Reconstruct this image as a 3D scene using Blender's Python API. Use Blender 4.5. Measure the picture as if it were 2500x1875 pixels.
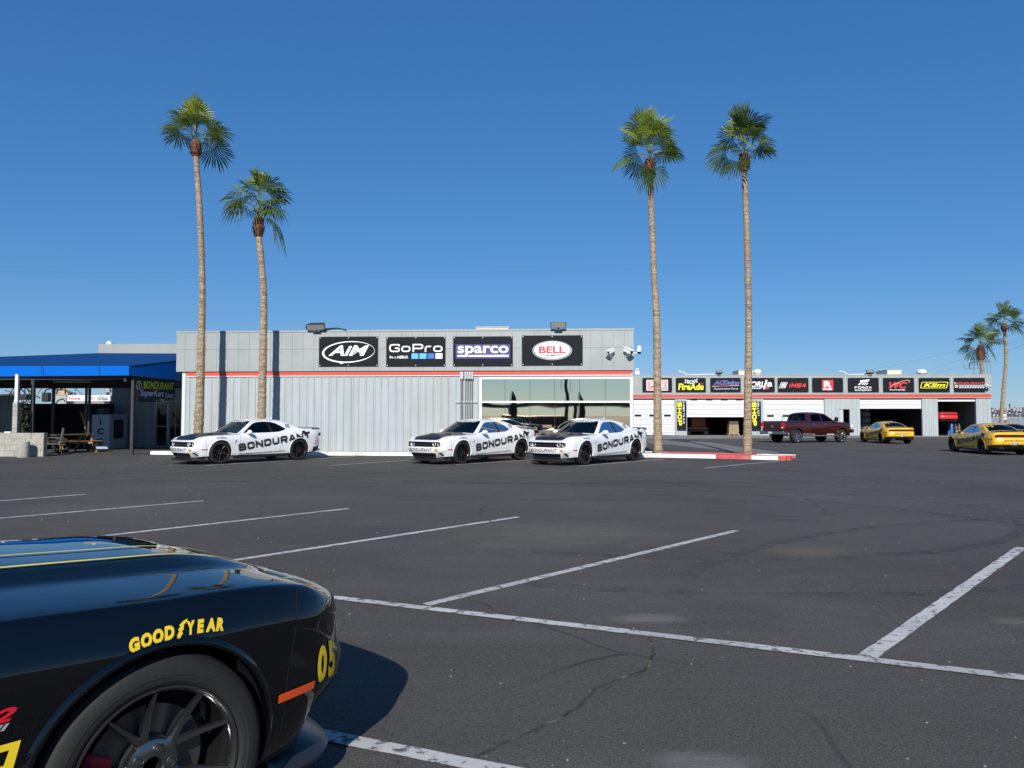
import bpy, bmesh, math, random
import numpy as np
from mathutils import Vector, Matrix, Quaternion
from mathutils.bvhtree import BVHTree
from mathutils.geometry import tessellate_polygon
R = math.radians
random.seed(7)
SC = bpy.context.scene
COL = SC.collection
for o in list(bpy.data.objects): bpy.data.objects.remove(o)

# ------------------------------------------------------------------ camera
F_PX, HZ, CAM_H = 1861.0, 1018.0, 1.5
PITCH = math.atan((HZ-937.5)/F_PX)
cd = bpy.data.cameras.new('camera'); cam = bpy.data.objects.new('camera', cd); COL.objects.link(cam)
cam.location = (0, 0, CAM_H); cam.rotation_euler = (math.pi/2+PITCH, 0, 0)
cd.sensor_fit = 'HORIZONTAL'; cd.sensor_width = 36; cd.lens = 36*F_PX/2500
cd.clip_start = 0.05; cd.clip_end = 9000
SC.camera = cam
# ------------------------------------------------------------------ sun, sky, exposure
SUN_EL, SUN_AZ = R(30), R(6.4)          # light travels towards +Y, SUN_AZ to the right
ld = Vector((math.sin(SUN_AZ)*math.cos(SUN_EL), math.cos(SUN_AZ)*math.cos(SUN_EL), -math.sin(SUN_EL)))
sd = bpy.data.lights.new('sun', 'SUN'); sun = bpy.data.objects.new('sun', sd); COL.objects.link(sun)
sd.energy = 4.6; sd.angle = R(0.53); sd.color = (1.0, 0.955, 0.88)
sun.rotation_euler = ld.to_track_quat('-Z', 'Y').to_euler()
W = bpy.data.worlds.new('World'); SC.world = W; W.use_nodes = True
nt = W.node_tree; nt.nodes.clear()
sk = nt.nodes.new('ShaderNodeTexSky'); sk.sky_type = 'NISHITA'; sk.sun_disc = False
sk.sun_elevation = SUN_EL; sk.sun_rotation = SUN_AZ + math.pi
sk.altitude = 340; sk.air_density = 1.0; sk.dust_density = 0.0; sk.ozone_density = 3.0
bg = nt.nodes.new('ShaderNodeBackground'); bg.inputs[1].default_value = 0.115
wo = nt.nodes.new('ShaderNodeOutputWorld')
gm = nt.nodes.new('ShaderNodeGamma'); gm.inputs[1].default_value = 0.60; vm = nt.nodes.new('ShaderNodeVectorMath'); vm.operation = 'MULTIPLY'; vm.inputs[1].default_value = (0.86, 1.11, 1.50)
hs = nt.nodes.new('ShaderNodeHueSaturation'); hs.inputs['Saturation'].default_value = 1.24; nt.links.new(sk.outputs[0], gm.inputs[0]); nt.links.new(gm.outputs[0], vm.inputs[0]); nt.links.new(vm.outputs[0], hs.inputs['Color']); nt.links.new(hs.outputs[0], bg.inputs[0]); nt.links.new(bg.outputs[0], wo.inputs[0])
SC.view_settings.view_transform = 'Standard'; SC.view_settings.look = 'None'
SC.view_settings.exposure = 0.20; SC.view_settings.gamma = 1.0
SC.render.engine = 'CYCLES'; SC.cycles.max_bounces = 8; SC.cycles.transparent_max_bounces = 12

# ------------------------------------------------------------------ measuring helpers
def sstep(a, b, x):
    t = min(1, max(0, (x-a)/(b-a))); return t*t*(3-2*t)
def gz(x, y):                            # the lot falls away slightly to the far right
    return -0.25*sstep(3, 20, x)*sstep(8, 20, y)
CP, SP = math.cos(PITCH), math.sin(PITCH)
def ray(px, py):
    a, b = (px-1250)/F_PX, (937.5-py)/F_PX
    d = Vector((a, CP-b*SP, SP+b*CP)); return d/d.y
def P(px, py, Y):
    return Vector((0, 0, CAM_H)) + ray(px, py)*Y
def G(px, py, dz=0.0):
    d = ray(px, py); z = dz
    for _ in range(6):
        t = (z-CAM_H)/d.z; p = Vector((0, 0, CAM_H))+d*t; z = gz(p.x, p.y)+dz
    return Vector((p.x, p.y, z))
def proj(p):
    v = Vector(p)-Vector((0, 0, CAM_H)); f = v.y*CP+v.z*SP; u = -v.y*SP+v.z*CP
    return 1250+F_PX*v.x/f, 937.5-F_PX*u/f
class Frame:                             # a facade: s along it, z up, local y into the building
    def __init__(s, o, ang):
        s.o = Vector(o); s.a = ang; s.t = Vector((math.cos(ang), math.sin(ang), 0)); s.n = Vector((-math.sin(ang), math.cos(ang), 0))
    def sz(s, px, py, off=0.0):
        d = ray(px, py); c = Vector((0, 0, CAM_H)); o = s.o+s.n*off
        k = (o-c).dot(s.n)/d.dot(s.n); q = c+d*k
        return (q-s.o).dot(s.t), q.z
    def w(s, a, y, z): return s.o+s.t*a+s.n*y+Vector((0, 0, z-s.o.z))
    def root(s, name, **k):
        return thing(name, loc=s.o, rot=s.a, **k)

# ------------------------------------------------------------------ naming helpers
def tag(o, label=None, cat=None, group=None, kind=None):
    if label: o['label'] = label
    if cat: o['category'] = cat
    if group: o['group'] = group
    if kind: o['kind'] = kind
    return o
def thing(name, label=None, cat=None, loc=(0, 0, 0), rot=0.0, group=None, kind=None):
    o = bpy.data.objects.new(name, None); COL.objects.link(o); o.empty_display_size = 0.2
    o.location = loc; o.rotation_euler = (0, 0, rot)
    return tag(o, label, cat, group, kind)
def copy_tree(o, parent=None, mats=None):
    c = o.copy(); COL.objects.link(c); c.parent = parent
    if mats and c.type == 'MESH':
        for sl in c.material_slots:
            if sl.material and sl.material.name in mats:
                nm = mats[sl.material.name]; sl.link = 'OBJECT'; sl.material = nm
    for ch in [x for x in bpy.data.objects if x.parent == o]: copy_tree(ch, c, mats)
    return c

# ------------------------------------------------------------------ mesh builder
class MB:
    def __init__(s): s.v = []; s.f = []; s.m = []
    def add(s, vs, fs, m=0):
        b = len(s.v); s.v += [tuple(v) for v in vs]
        for f in fs: s.f.append(tuple(b+i for i in f)); s.m.append(m)
        return s
    def box(s, x0, x1, y0, y1, z0, z1, m=0, M=None):
        vs = [Vector((x, y, z)) for x in (x0, x1) for y in (y0, y1) for z in (z0, z1)]
        if M is not None: vs = [M @ v for v in vs]
        return s.add(vs, [(0, 1, 3, 2), (4, 6, 7, 5), (0, 4, 5, 1), (2, 3, 7, 6), (0, 2, 6, 4), (1, 5, 7, 3)], m)
    def bbox(s, x0, x1, y0, y1, z0, z1, r=0.02, m=0, M=None):   # chamfered box
        x0, x1 = sorted((x0, x1)); y0, y1 = sorted((y0, y1)); z0, z1 = sorted((z0, z1))
        r = min(r, (x1-x0)*.45, (y1-y0)*.45, (z1-z0)*.45)
        bm = bmesh.new(); bmesh.ops.create_cube(bm, size=1)
        for v in bm.verts: v.co = Vector(((x0+x1)/2+v.co.x*(x1-x0), (y0+y1)/2+v.co.y*(y1-y0), (z0+z1)/2+v.co.z*(z1-z0)))
        bmesh.ops.bevel(bm, geom=list(bm.edges), offset=r, segments=2, profile=.5, affect='EDGES')
        s.bm(bm, m, M); return s
    def bm(s, bm, m=0, M=None):
        bm.verts.index_update(); b = len(s.v)
        for v in bm.verts: s.v.append(tuple(M @ v.co if M is not None else v.co))
        for f in bm.faces: s.f.append(tuple(b+v.index for v in f.verts)); s.m.append(m)
        bm.free(); return s
    def tube(s, pts, r, n=8, m=0, cap=True):
        pts = [Vector(p) for p in pts]; rs = r if isinstance(r, (list, tuple)) else [r]*len(pts)
        b = len(s.v); up = None
        for i, p in enumerate(pts):
            d = (pts[min(i+1, len(pts)-1)]-pts[max(i-1, 0)]).normalized()
            if up is None: up = d.orthogonal().normalized()
            up = (up-d*up.dot(d)).normalized(); q = d.cross(up)
            for k in range(n):
                a = 2*math.pi*k/n; s.v.append(tuple(p+(up*math.cos(a)+q*math.sin(a))*rs[i]))
        for i in range(len(pts)-1):
            for k in range(n):
                k2 = (k+1) % n; s.f.append((b+i*n+k, b+i*n+k2, b+(i+1)*n+k2, b+(i+1)*n+k)); s.m.append(m)
        if cap:
            s.f.append(tuple(b+k for k in range(n))[::-1]); s.m.append(m)
            e = b+(len(pts)-1)*n; s.f.append(tuple(e+k for k in range(n))); s.m.append(m)
        return s
    def lathe(s, prof, n=48, axis='z', o=(0, 0, 0), m=0, close=False, M=None):   # prof: (r, h)
        b = len(s.v); o = Vector(o)
        for (r, h) in prof:
            for k in range(n):
                a = 2*math.pi*k/n; c, t = r*math.cos(a), r*math.sin(a)
                v = o+(Vector((c, t, h)) if axis == 'z' else Vector((c, h, t)) if axis == 'y' else Vector((h, c, t)))
                s.v.append(tuple(M @ v if M is not None else v))
        L = len(prof)
        for i in range(L if close else L-1):
            i2 = (i+1) % L
            for k in range(n):
                k2 = (k+1) % n; f = (b+i*n+k, b+i*n+k2, b+i2*n+k2, b+i2*n+k)
                s.f.append(f if axis == 'z' or axis == 'x' else f[::-1]); s.m.append(m)
        return s
    def prism(s, poly, d0, d1, plane='xz', m=0, M=None):       # polygon extruded along the third axis
        def put(a, b, d):
            v = Vector((a, d, b)) if plane == 'xz' else Vector((a, b, d)) if plane == 'xy' else Vector((d, a, b))
            return M @ v if M is not None else v
        n = len(poly); vs = [put(a, b, d0) for a, b in poly]+[put(a, b, d1) for a, b in poly]
        fs = [tuple(range(n)), tuple(range(2*n-1, n-1, -1))]+[(i, i+n, (i+1) % n+n, (i+1) % n) for i in range(n)]
        return s.add(vs, fs, m)
    def build(s, name, mats, parent=None, smooth=None, loc=None, fix=True):
        me = bpy.data.meshes.new(name); me.from_pydata(s.v, [], s.f)
        if not isinstance(mats, (list, tuple)): mats = [mats]
        for x in mats: me.materials.append(x)
        me.polygons.foreach_set('material_index', s.m)
        if fix:
            bm = bmesh.new(); bm.from_mesh(me); bmesh.ops.recalc_face_normals(bm, faces=bm.faces); bm.to_mesh(me); bm.free()
        if smooth is not None:
            me.polygons.foreach_set('use_smooth', [True]*len(me.polygons)); me.set_sharp_from_angle(angle=R(smooth))
        o = bpy.data.objects.new(name, me); COL.objects.link(o); o.parent = parent
        if loc is not None: o.location = loc
        return o

# ------------------------------------------------------------------ materials
MATS = {}
def mat(name, col, rough=.6, metal=0.0, var=0.0, vscale=3.0, bump=0.0, bscale=60.0, coat=0.0, spec=.5, emit=None, dirt=None, stretch=None):
    if name in MATS: return MATS[name]
    m = bpy.data.materials.new(name); m.use_nodes = True; MATS[name] = m
    n = m.node_tree.nodes; l = m.node_tree.links; b = n['Principled BSDF']
    b.inputs['Base Color'].default_value = (*col, 1); b.inputs['Roughness'].default_value = rough
    b.inputs['Metallic'].default_value = metal; b.inputs['Specular IOR Level'].default_value = spec
    if coat: b.inputs['Coat Weight'].default_value = coat; b.inputs['Coat Roughness'].default_value = .02; b.inputs['Coat IOR'].default_value = 1.62
    if emit: b.inputs['Emission Color'].default_value = (*col, 1); b.inputs['Emission Strength'].default_value = emit
    if var or bump or dirt:
        tc = n.new('ShaderNodeTexCoord'); mp = n.new('ShaderNodeMapping'); l.new(tc.outputs['Object'], mp.inputs[0])
        if stretch: mp.inputs['Scale'].default_value = stretch
        if var:
            t = n.new('ShaderNodeTexNoise'); t.inputs['Scale'].default_value = vscale; t.inputs['Detail'].default_value = 6; l.new(mp.outputs[0], t.inputs[0])
            r = n.new('ShaderNodeMapRange'); r.inputs[1].default_value = .3; r.inputs[2].default_value = .7
            r.inputs[3].default_value = 1-var; r.inputs[4].default_value = 1+var; l.new(t.outputs[0], r.inputs[0])
            h = n.new('ShaderNodeMix'); h.data_type = 'RGBA'; h.blend_type = 'MULTIPLY'; h.inputs[0].default_value = 1
            h.inputs[6].default_value = (*col, 1); l.new(r.outputs[0], h.inputs[7])
            out = h.outputs[2]
            if dirt:
                t2 = n.new('ShaderNodeTexNoise'); t2.inputs['Scale'].default_value = vscale*.35; t2.inputs['Detail'].default_value = 8; l.new(mp.outputs[0], t2.inputs[0])
                r2 = n.new('ShaderNodeMapRange'); r2.inputs[1].default_value = .52; r2.inputs[2].default_value = .75; r2.inputs[3].default_value = 0; r2.inputs[4].default_value = .7; l.new(t2.outputs[0], r2.inputs[0])
                h2 = n.new('ShaderNodeMix'); h2.data_type = 'RGBA'; l.new(r2.outputs[0], h2.inputs[0]); l.new(out, h2.inputs[6]); h2.inputs[7].default_value = (*dirt, 1); out = h2.outputs[2]
            l.new(out, b.inputs['Base Color'])
        if bump:
            t = n.new('ShaderNodeTexNoise'); t.inputs['Scale'].default_value = bscale; t.inputs['Detail'].default_value = 5; l.new(mp.outputs[0], t.inputs[0])
            bp = n.new('ShaderNodeBump'); bp.inputs['Strength'].default_value = bump; bp.inputs['Distance'].default_value = .02
            l.new(t.outputs[0], bp.inputs['Height']); l.new(bp.outputs[0], b.inputs['Normal'])
    return m
M_grey = mat('grey_metal_siding', (.365, .405, .415), .5, var=.08, vscale=1.6, bump=.10, bscale=2.5, dirt=(.33, .335, .31), stretch=(2.2, 2.2, .4))
M_fascia = mat('grey_fascia', (.305, .335, .335), .5, var=.07, vscale=1.4, dirt=(.27, .28, .27), bump=.05, bscale=3)
M_seam = mat('seam_grey', (.18, .20, .21), .7)  # darker grey of the joints between fascia panels
M_red = mat('red_stripe', (.68, .062, .035), .5, var=.06, vscale=1.5)
M_white = mat('white_paint', (.80, .80, .78), .5, var=.03, vscale=2)
M_kerbwhite = mat('kerb_white', (.78, .77, .74), .6, var=.08, vscale=4, dirt=(.45, .43, .4))
M_kerbred = mat('kerb_red', (.55, .05, .055), .6, var=.1, vscale=5, dirt=(.4, .25, .22))
M_conc = mat('concrete', (.30, .29, .26), .85, var=.12, vscale=2.5, bump=.3, bscale=40)
M_apron = mat('apron_concrete', (.19, .175, .155), .85, var=.12, vscale=.6, bump=.2, bscale=30)
M_dirt = mat('island_soil', (.27, .21, .16), .95, var=.15, vscale=6, bump=.5, bscale=30)
M_block = mat('concrete_block', (.36, .345, .30), .9, var=.16, vscale=4, bump=.6, bscale=25, dirt=(.24, .22, .19))
M_black = mat('black_plastic', (.012, .012, .013), .55)
M_dark = mat('dark_steel', (.02, .02, .022), .5, var=.1)
M_int = mat('interior_dark', (.02, .02, .022), .8)
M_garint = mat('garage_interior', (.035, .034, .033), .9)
M_board = mat('sign_board', (.010, .012, .016), .6, var=.08, vscale=2, spec=.12)
M_lwhite = mat('lettering_white', (.85, .85, .85), .5)
M_steel = mat('galvanised', (.45, .46, .47), .4, metal=.6, var=.05)
M_cream = mat('cream_metal', (.62, .59, .48), .5, var=.05)
M_glassd = mat('dark_glass', (.01, .012, .014), .05)
M_rubber = mat('rubber', (.0115, .0115, .011), .75, var=.15, vscale=9, bump=.1, bscale=80)
# ------------------------------------------------------------------ flat shapes: (verts2d, faces, layer)
def text2d(s, w=None, h=None, shear=0.0, bold=0.0, sp=1.0, cx=0, cy=0, rot=0.0):
    c = bpy.data.curves.new('t', 'FONT'); c.body = s; c.shear = shear; c.offset = bold; c.space_character = sp
    c.resolution_u = 3; c.fill_mode = 'FRONT'
    o = bpy.data.objects.new('t', c); COL.objects.link(o)
    me = bpy.data.meshes.new_from_object(o.evaluated_get(bpy.context.evaluated_depsgraph_get()))
    vs = [(v.co.x, v.co.y) for v in me.vertices]; fs = [tuple(p.vertices) for p in me.polygons]
    bpy.data.objects.remove(o); bpy.data.curves.remove(c); bpy.data.meshes.remove(me)
    return fit(vs, fs, w, h, cx, cy, rot)
def fit(vs, fs, w, h, cx, cy, rot=0.0, lay=0):
    xs = [v[0] for v in vs]; ys = [v[1] for v in vs]
    x0, x1, y0, y1 = min(xs), max(xs), min(ys), max(ys)
    sx = w/(x1-x0) if w else None; sy = h/(y1-y0) if h else None
    sx = sx or sy; sy = sy or sx
    c, s = math.cos(rot), math.sin(rot); out = []
    for x, y in vs:
        a, b = (x-(x0+x1)/2)*sx, (y-(y0+y1)/2)*sy
        out.append((cx+a*c-b*s, cy+a*s+b*c))
    return out, fs, lay
GL = {  # square stroke letters on a unit box; 'r' rounds the corners, 'c' closes the stroke
 'A': [('', [(0, 0), (.40, 1), (.60, 1), (1, 0)]), ('', [(.17, .30), (.83, .30)])],
 'B': [('r', [(0, .5), (.92, .5), (.92, 1), (0, 1)]), ('r', [(0, .5), (1, .5), (1, 0), (0, 0)]), ('', [(0, -.12), (0, 1.12)])],
 'C': [('r', [(1, .75), (1, 1), (0, 1), (0, 0), (1, 0), (1, .25)])],
 'D': [('r', [(0, 0), (1, 0), (1, 1), (0, 1)]), ('', [(0, -.12), (0, 1.12)])],
 'E': [('', [(1, 1), (0, 1), (0, 0), (1, 0)]), ('', [(0, .5), (.9, .5)])],
 'F': [('', [(1, 1), (0, 1), (0, -.12)]), ('', [(0, .48), (.9, .48)])],
 'G': [('r', [(1, .75), (1, 1), (0, 1), (0, 0), (1, 0), (1, .48), (.55, .48)])],
 'H': [('', [(0, -.12), (0, 1.12)]), ('', [(1, -.12), (1, 1.12)]), ('', [(0, .5), (1, .5)])],
 'I': [('', [(.5, -.12), (.5, 1.12)])],
 'L': [('', [(0, 1.12), (0, 0), (1, 0)])],
 'M': [('', [(0, -.12), (0, 1), (.5, .25), (1, 1), (1, -.12)])],
 'N': [('', [(0, -.12), (0, 1), (1, 0), (1, 1.12)])],
 'O': [('rc', [(0, 0), (0, 1), (1, 1), (1, 0)])],
 'P': [('r', [(0, .42), (1, .42), (1, 1), (0, 1)]), ('', [(0, -.12), (0, 1.1)])],
 'R': [('r', [(0, .42), (1, .42), (1, 1), (0, 1)]), ('', [(0, -.12), (0, 1.1)]), ('', [(.5, .42), (1, -.12)])],
 'S': [('r', [(1, .78), (1, 1), (0, 1), (0, .5), (1, .5), (1, 0), (0, 0), (0, .22)])],
 'T': [('', [(-.08, 1), (1.08, 1)]), ('', [(.5, 1), (.5, -.12)])],
 'U': [('r', [(0, 1.12), (0, 0), (1, 0), (1, 1.12)])],
 'V': [('', [(0, 1.1), (.5, 0), (1, 1.1)])],
 'W': [('', [(0, 1.1), (.25, 0), (.5, .9), (.75, 0), (1, 1.1)])],
 'Z': [('', [(0, 1), (1, 1), (0, 0), (1, 0)])],
 'o': [('rc', [(0, 0), (0, .72), (.92, .72), (.92, 0)])],
 'r': [('r', [(0, -.12), (0, .72), (1, .72)])],
 'p': [('rc', [(0, 0), (0, .72), (.92, .72), (.92, 0)]), ('', [(0, .72), (0, -.42)])],
 's': [('r', [(.9, .72), (0, .72), (0, .36), (.9, .36), (.9, 0), (0, 0)])],
 'a': [('rc', [(0, 0), (0, .72), (.9, .72), (.9, 0)]), ('', [(.9, .80), (.9, -.1)])],
 'c': [('r', [(.9, .72), (0, .72), (0, 0), (.9, 0)])],
 '0': [('rc', [(0, 0), (0, 1), (1, 1), (1, 0)])],
 '2': [('r', [(0, 1), (1, 1), (1, .5), (0, .5), (0, 0), (1, 0)])],
 '.': [('', [(.35, 0), (.65, 0)])], ' ': [],
}
def roundp(p, closed, r):
    n = len(p); out = []
    for i in range(n):
        a = Vector(p[i])
        if not closed and i in (0, n-1): out.append(a); continue
        b, c = Vector(p[i-1]), Vector(p[(i+1) % n])
        d1, d2 = b-a, c-a; q = min(r, d1.length*.48, d2.length*.48)
        s, e = a+d1.normalized()*q, a+d2.normalized()*q
        for k in range(5):
            t = k/4; out.append(s*(1-t)**2+a*2*t*(1-t)+e*t*t)
    return out
def stroke(p, hw, closed=False, lay=0):
    p = [Vector(x) for x in p]; q = [p[0]]
    for a in p[1:]:
        if (a-q[-1]).length > 1e-6: q.append(a)
    if closed and (q[0]-q[-1]).length < 1e-6: q.pop()
    p = q; n = len(p); vs = []
    for i in range(n):
        if closed: a, b = p[i-1], p[(i+1) % n]
        else: a, b = (p[i-1] if i else None), (p[i+1] if i < n-1 else None)
        d1 = (p[i]-a).normalized() if a is not None else None; d2 = (b-p[i]).normalized() if b is not None else None
        if d1 is None: d1 = d2
        if d2 is None: d2 = d1
        n1, n2 = Vector((-d1.y, d1.x)), Vector((-d2.y, d2.x)); m = (n1+n2)
        m = m.normalized() if m.length > 1e-6 else n1; k = hw/max(.35, m.dot(n1))
        vs += [tuple(p[i]+m*k), tuple(p[i]-m*k)]
    fs = [(2*i, 2*i+1, 2*((i+1) % n)+1, 2*((i+1) % n)) for i in range(n if closed else n-1)]
    return vs, fs, lay
def sq_text(s, w, h, cx=0, cy=0, sw=.17, asp=1.25, gap=.28, shear=0.0, rot=0.0, rr=.28):
    """square extended lettering as strokes, one small layer per stroke"""
    x = 0; out = []
    for ch in s:
        gw = .45 if ch == 'I' else .5 if ch in '. ' else asp*.66 if ch == 'r' else asp*(.92 if ch.islower() else 1)
        a0 = gw-sw
        for i, (fl, pts) in enumerate(GL.get(ch, [])):
            pp = [(x+sw/2+u*a0, sw/2+v*(1-sw)) if ch != 'I' else (x+gw/2, sw/2+v*(1-sw)) for u, v in pts]
            pp = [(u, max(0, min(1, v)) if ch not in 'p' else v) for u, v in pp]
            cl = 'c' in fl
            if 'r' in fl: pp = roundp(pp, cl, rr)
            v, f, _ = stroke(pp, sw/2, cl)
            out.append([v, f, i % 3])
        x += gw+gap*(.8 if ch not in '. ' else .3)
    W_ = x-gap; c, t = math.cos(rot), math.sin(rot); res = []
    for v, f, l in out:
        vv = []
        for a, b in v:
            a2 = (a+shear*b-W_/2-shear*.5)*w/(W_+abs(shear)); b2 = (b-.5)*h
            vv.append((cx+a2*c-b2*t, cy+a2*t+b2*c))
        res.append((vv, f, l))
    return res
def poly2d(loops, lay=0):
    if not isinstance(loops[0][0], (tuple, list, Vector)): loops = [loops]
    flat = [tuple(p) for lp in loops for p in lp]
    tr = tessellate_polygon([[Vector((p[0], p[1], 0)) for p in lp] for lp in loops])
    return flat, [tuple(t) for t in tr], lay
def ell2d(cx, cy, rx, ry, n=40, rot=0.0):
    c, s = math.cos(rot), math.sin(rot)
    return [(cx+rx*math.cos(a)*c-ry*math.sin(a)*s, cy+rx*math.cos(a)*s+ry*math.sin(a)*c) for a in [2*math.pi*k/n for k in range(n)]]
def rect2d(x0, y0, x1, y1): return [(x0, y0), (x1, y0), (x1, y1), (x0, y1)]
def rrect(x0, y0, x1, y1, r, n=4, sh=0.0):
    out = []
    for cx, cy, a0 in ((x1-r, y0+r, -90), (x1-r, y1-r, 0), (x0+r, y1-r, 90), (x0+r, y0+r, 180)):
        for k in range(n+1):
            a = R(a0+90*k/n); out.append((cx+r*math.cos(a)+sh*(cy+r*math.sin(a)), cy+r*math.sin(a)))
    return out
def ring2d(o, i): return poly2d([o, i])
class Canvas:
    """flat lettering laid on a board; u,v fractions from the lower left"""
    def __init__(s, w, h): s.w, s.h = w, h; s.mb = MB(); s.mats = []; s.k = 0
    def _m(s, m):
        if m not in s.mats: s.mats.append(m)
        return s.mats.index(m)
    def put(s, shp, m):
        s.k += 1; mi = s._m(m)
        for vs, fs, lay in (shp if isinstance(shp, list) else [shp]):
            s.mb.add([(x-s.w/2, -(.004+.003*s.k+.0007*lay), y-s.h/2) for x, y in vs], fs, mi)
        return s
    def text(s, t, u0, v0, u1, v1, m, **k):
        return s.put(text2d(t, (u1-u0)*s.w, (v1-v0)*s.h, cx=(u0+u1)/2*s.w, cy=(v0+v1)/2*s.h, **k), m)
    def sq(s, t, u0, v0, u1, v1, m, **k):
        return s.put(sq_text(t, (u1-u0)*s.w, (v1-v0)*s.h, (u0+u1)/2*s.w, (v0+v1)/2*s.h, **k), m)
    def poly(s, pts, m):
        if isinstance(pts[0][0], (int, float)): pts = [pts]
        return s.put(poly2d([[(u*s.w, v*s.h) for u, v in lp] for lp in pts]), m)
# ------------------------------------------------------------------ asphalt
def asphalt():
    m = bpy.data.materials.new('asphalt'); m.use_nodes = True; n = m.node_tree.nodes; l = m.node_tree.links; b = n['Principled BSDF']
    tc = n.new('ShaderNodeTexCoord'); co = tc.outputs['Object']
    def noise(sc, det=6, rough=.6, src=None, dist=0):
        t = n.new('ShaderNodeTexNoise'); t.inputs['Scale'].default_value = sc; t.inputs['Detail'].default_value = det; t.inputs['Roughness'].default_value = rough
        t.inputs['Distortion'].default_value = dist; l.new(src or co, t.inputs[0]); return t.outputs[0]
    def rng(s, a, c, x, y):
        r = n.new('ShaderNodeMapRange'); r.inputs[1].default_value = a; r.inputs[2].default_value = c; r.inputs[3].default_value = x; r.inputs[4].default_value = y; l.new(s, r.inputs[0]); return r.outputs[0]
    def mth(op, a, c=None):
        q = n.new('ShaderNodeMath'); q.operation = op
        for i, x in enumerate((a, c)):
            if x is None: continue
            if isinstance(x, (int, float)): q.inputs[i].default_value = x
            else: l.new(x, q.inputs[i])
        return q.outputs[0]
    def mix(f, a, c):
        h = n.new('ShaderNodeMix'); h.data_type = 'RGBA'
        if isinstance(f, (int, float)): h.inputs[0].default_value = f
        else: l.new(f, h.inputs[0])
        for i, x in ((6, a), (7, c)):
            if isinstance(x, tuple): h.inputs[i].default_value = (*x, 1)
            else: l.new(x, h.inputs[i])
        return h.outputs[2]
    big = rng(noise(.22, 5), .35, .68, 0, 1)
    c = mix(big, (.108, .099, .089), (.152, .140, .125))
    mp = n.new('ShaderNodeMapping'); mp.inputs['Rotation'].default_value = (0, 0, R(-48)); mp.inputs['Scale'].default_value = (.12, 1.6, 1); l.new(co, mp.inputs[0])
    c = mix(rng(noise(.9, 7, .7, mp.outputs[0]), .52, .72, 0, .65), c, (.165, .157, .146))      # wheel-swept streaks
    c = mix(rng(noise(.55, 8, .7, None, .6), .56, .74, 0, .7), c, (.18, .17, .155))         # dusty worn patches
    c = mix(rng(noise(.35, 6, .6, mp.outputs[0], 1), .60, .75, 0, .6), c, (.055, .053, .052)) # sealed darker areas
    vor = n.new('ShaderNodeTexVoronoi'); vor.inputs['Scale'].default_value = 160; l.new(co, vor.inputs[0])   # aggregate
    agg = rng(vor.outputs['Distance'], 0, .6, 1.7, .45)
    fine = rng(noise(48, 5, .75), .3, .7, .62, 1.42)
    mul = n.new('ShaderNodeMix'); mul.data_type = 'RGBA'; mul.blend_type = 'MULTIPLY'; mul.inputs[0].default_value = .8
    l.new(c, mul.inputs[6]); l.new(mth('MULTIPLY', agg, fine), mul.inputs[7]); c = mul.outputs[2]
    sp = n.new('ShaderNodeTexVoronoi'); sp.inputs['Scale'].default_value = 2.6; sp.inputs['Randomness'].default_value = 1; l.new(co, sp.inputs[0])
    c = mix(rng(sp.outputs['Distance'], .018, .026, .9, 0), c, (.45, .43, .38)); sp2 = n.new('ShaderNodeTexVoronoi'); sp2.inputs['Scale'].default_value = 8; l.new(co, sp2.inputs[0]); c = mix(rng(sp2.outputs['Distance'], .03, .05, .8, 0), c, (.24, .225, .20)); c = mix(rng(noise(3.2, 9, .8), .56, .70, 0, .28), c, (.150, .140, .124)); c = mix(rng(noise(13, 5, .7), .58, .70, 0, .45), c, (.045, .043, .042)); c = mix(rng(noise(6, 7, .75, mp.outputs[0]), .60, .74, 0, .35), c, (.155, .145, .13))               # bits of grit
    # hairline cracks
    wv = n.new('ShaderNodeMix'); wv.data_type = 'VECTOR'; wv.inputs[0].default_value = .22
    nz = n.new('ShaderNodeTexNoise'); nz.inputs['Scale'].default_value = 1.3; nz.inputs['Detail'].default_value = 7; l.new(co, nz.inputs[0])
    l.new(co, wv.inputs[4]); l.new(nz.outputs[1], wv.inputs[5])
    vc = n.new('ShaderNodeTexVoronoi'); vc.feature = 'DISTANCE_TO_EDGE'; vc.inputs['Scale'].default_value = .19; l.new(wv.outputs[1], vc.inputs[0])
    cr = mth('MULTIPLY', rng(vc.outputs['Distance'], .0012, .0034, 1, 0), rng(noise(.3, 3), .50, .60, 0, .5))
    c = mix(cr, c, (.012, .012, .013))
    brk = rng(noise(2.6, 10, .82, mp.outputs[0], .8), .38, .62, .34, 1.35)
    def spot(x, y, rx, ry, a, col, w):
        nonlocal c
        q = n.new('ShaderNodeMapping'); q.vector_type = 'TEXTURE'; q.inputs['Location'].default_value = (x, y, 0); q.inputs['Rotation'].default_value = (0, 0, R(a)); q.inputs['Scale'].default_value = (rx, ry, 1)
        l.new(co, q.inputs[0]); sx = n.new('ShaderNodeSeparateXYZ'); l.new(q.outputs[0], sx.inputs[0])
        d = mth('SQRT', mth('ADD', mth('MULTIPLY', sx.outputs[0], sx.outputs[0]), mth('MULTIPLY', sx.outputs[1], sx.outputs[1])))
        d = mth('ADD', d, mth('ADD', mth('MULTIPLY', mth('SUBTRACT', noise(2.2, 9, .75), .5), 2.2), mth('MULTIPLY', mth('SUBTRACT', noise(14, 4, .7), .5), .9)))
        c = mix(mth('MULTIPLY', rng(d, .35, 1.15, w, 0), brk), c, col)
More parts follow.
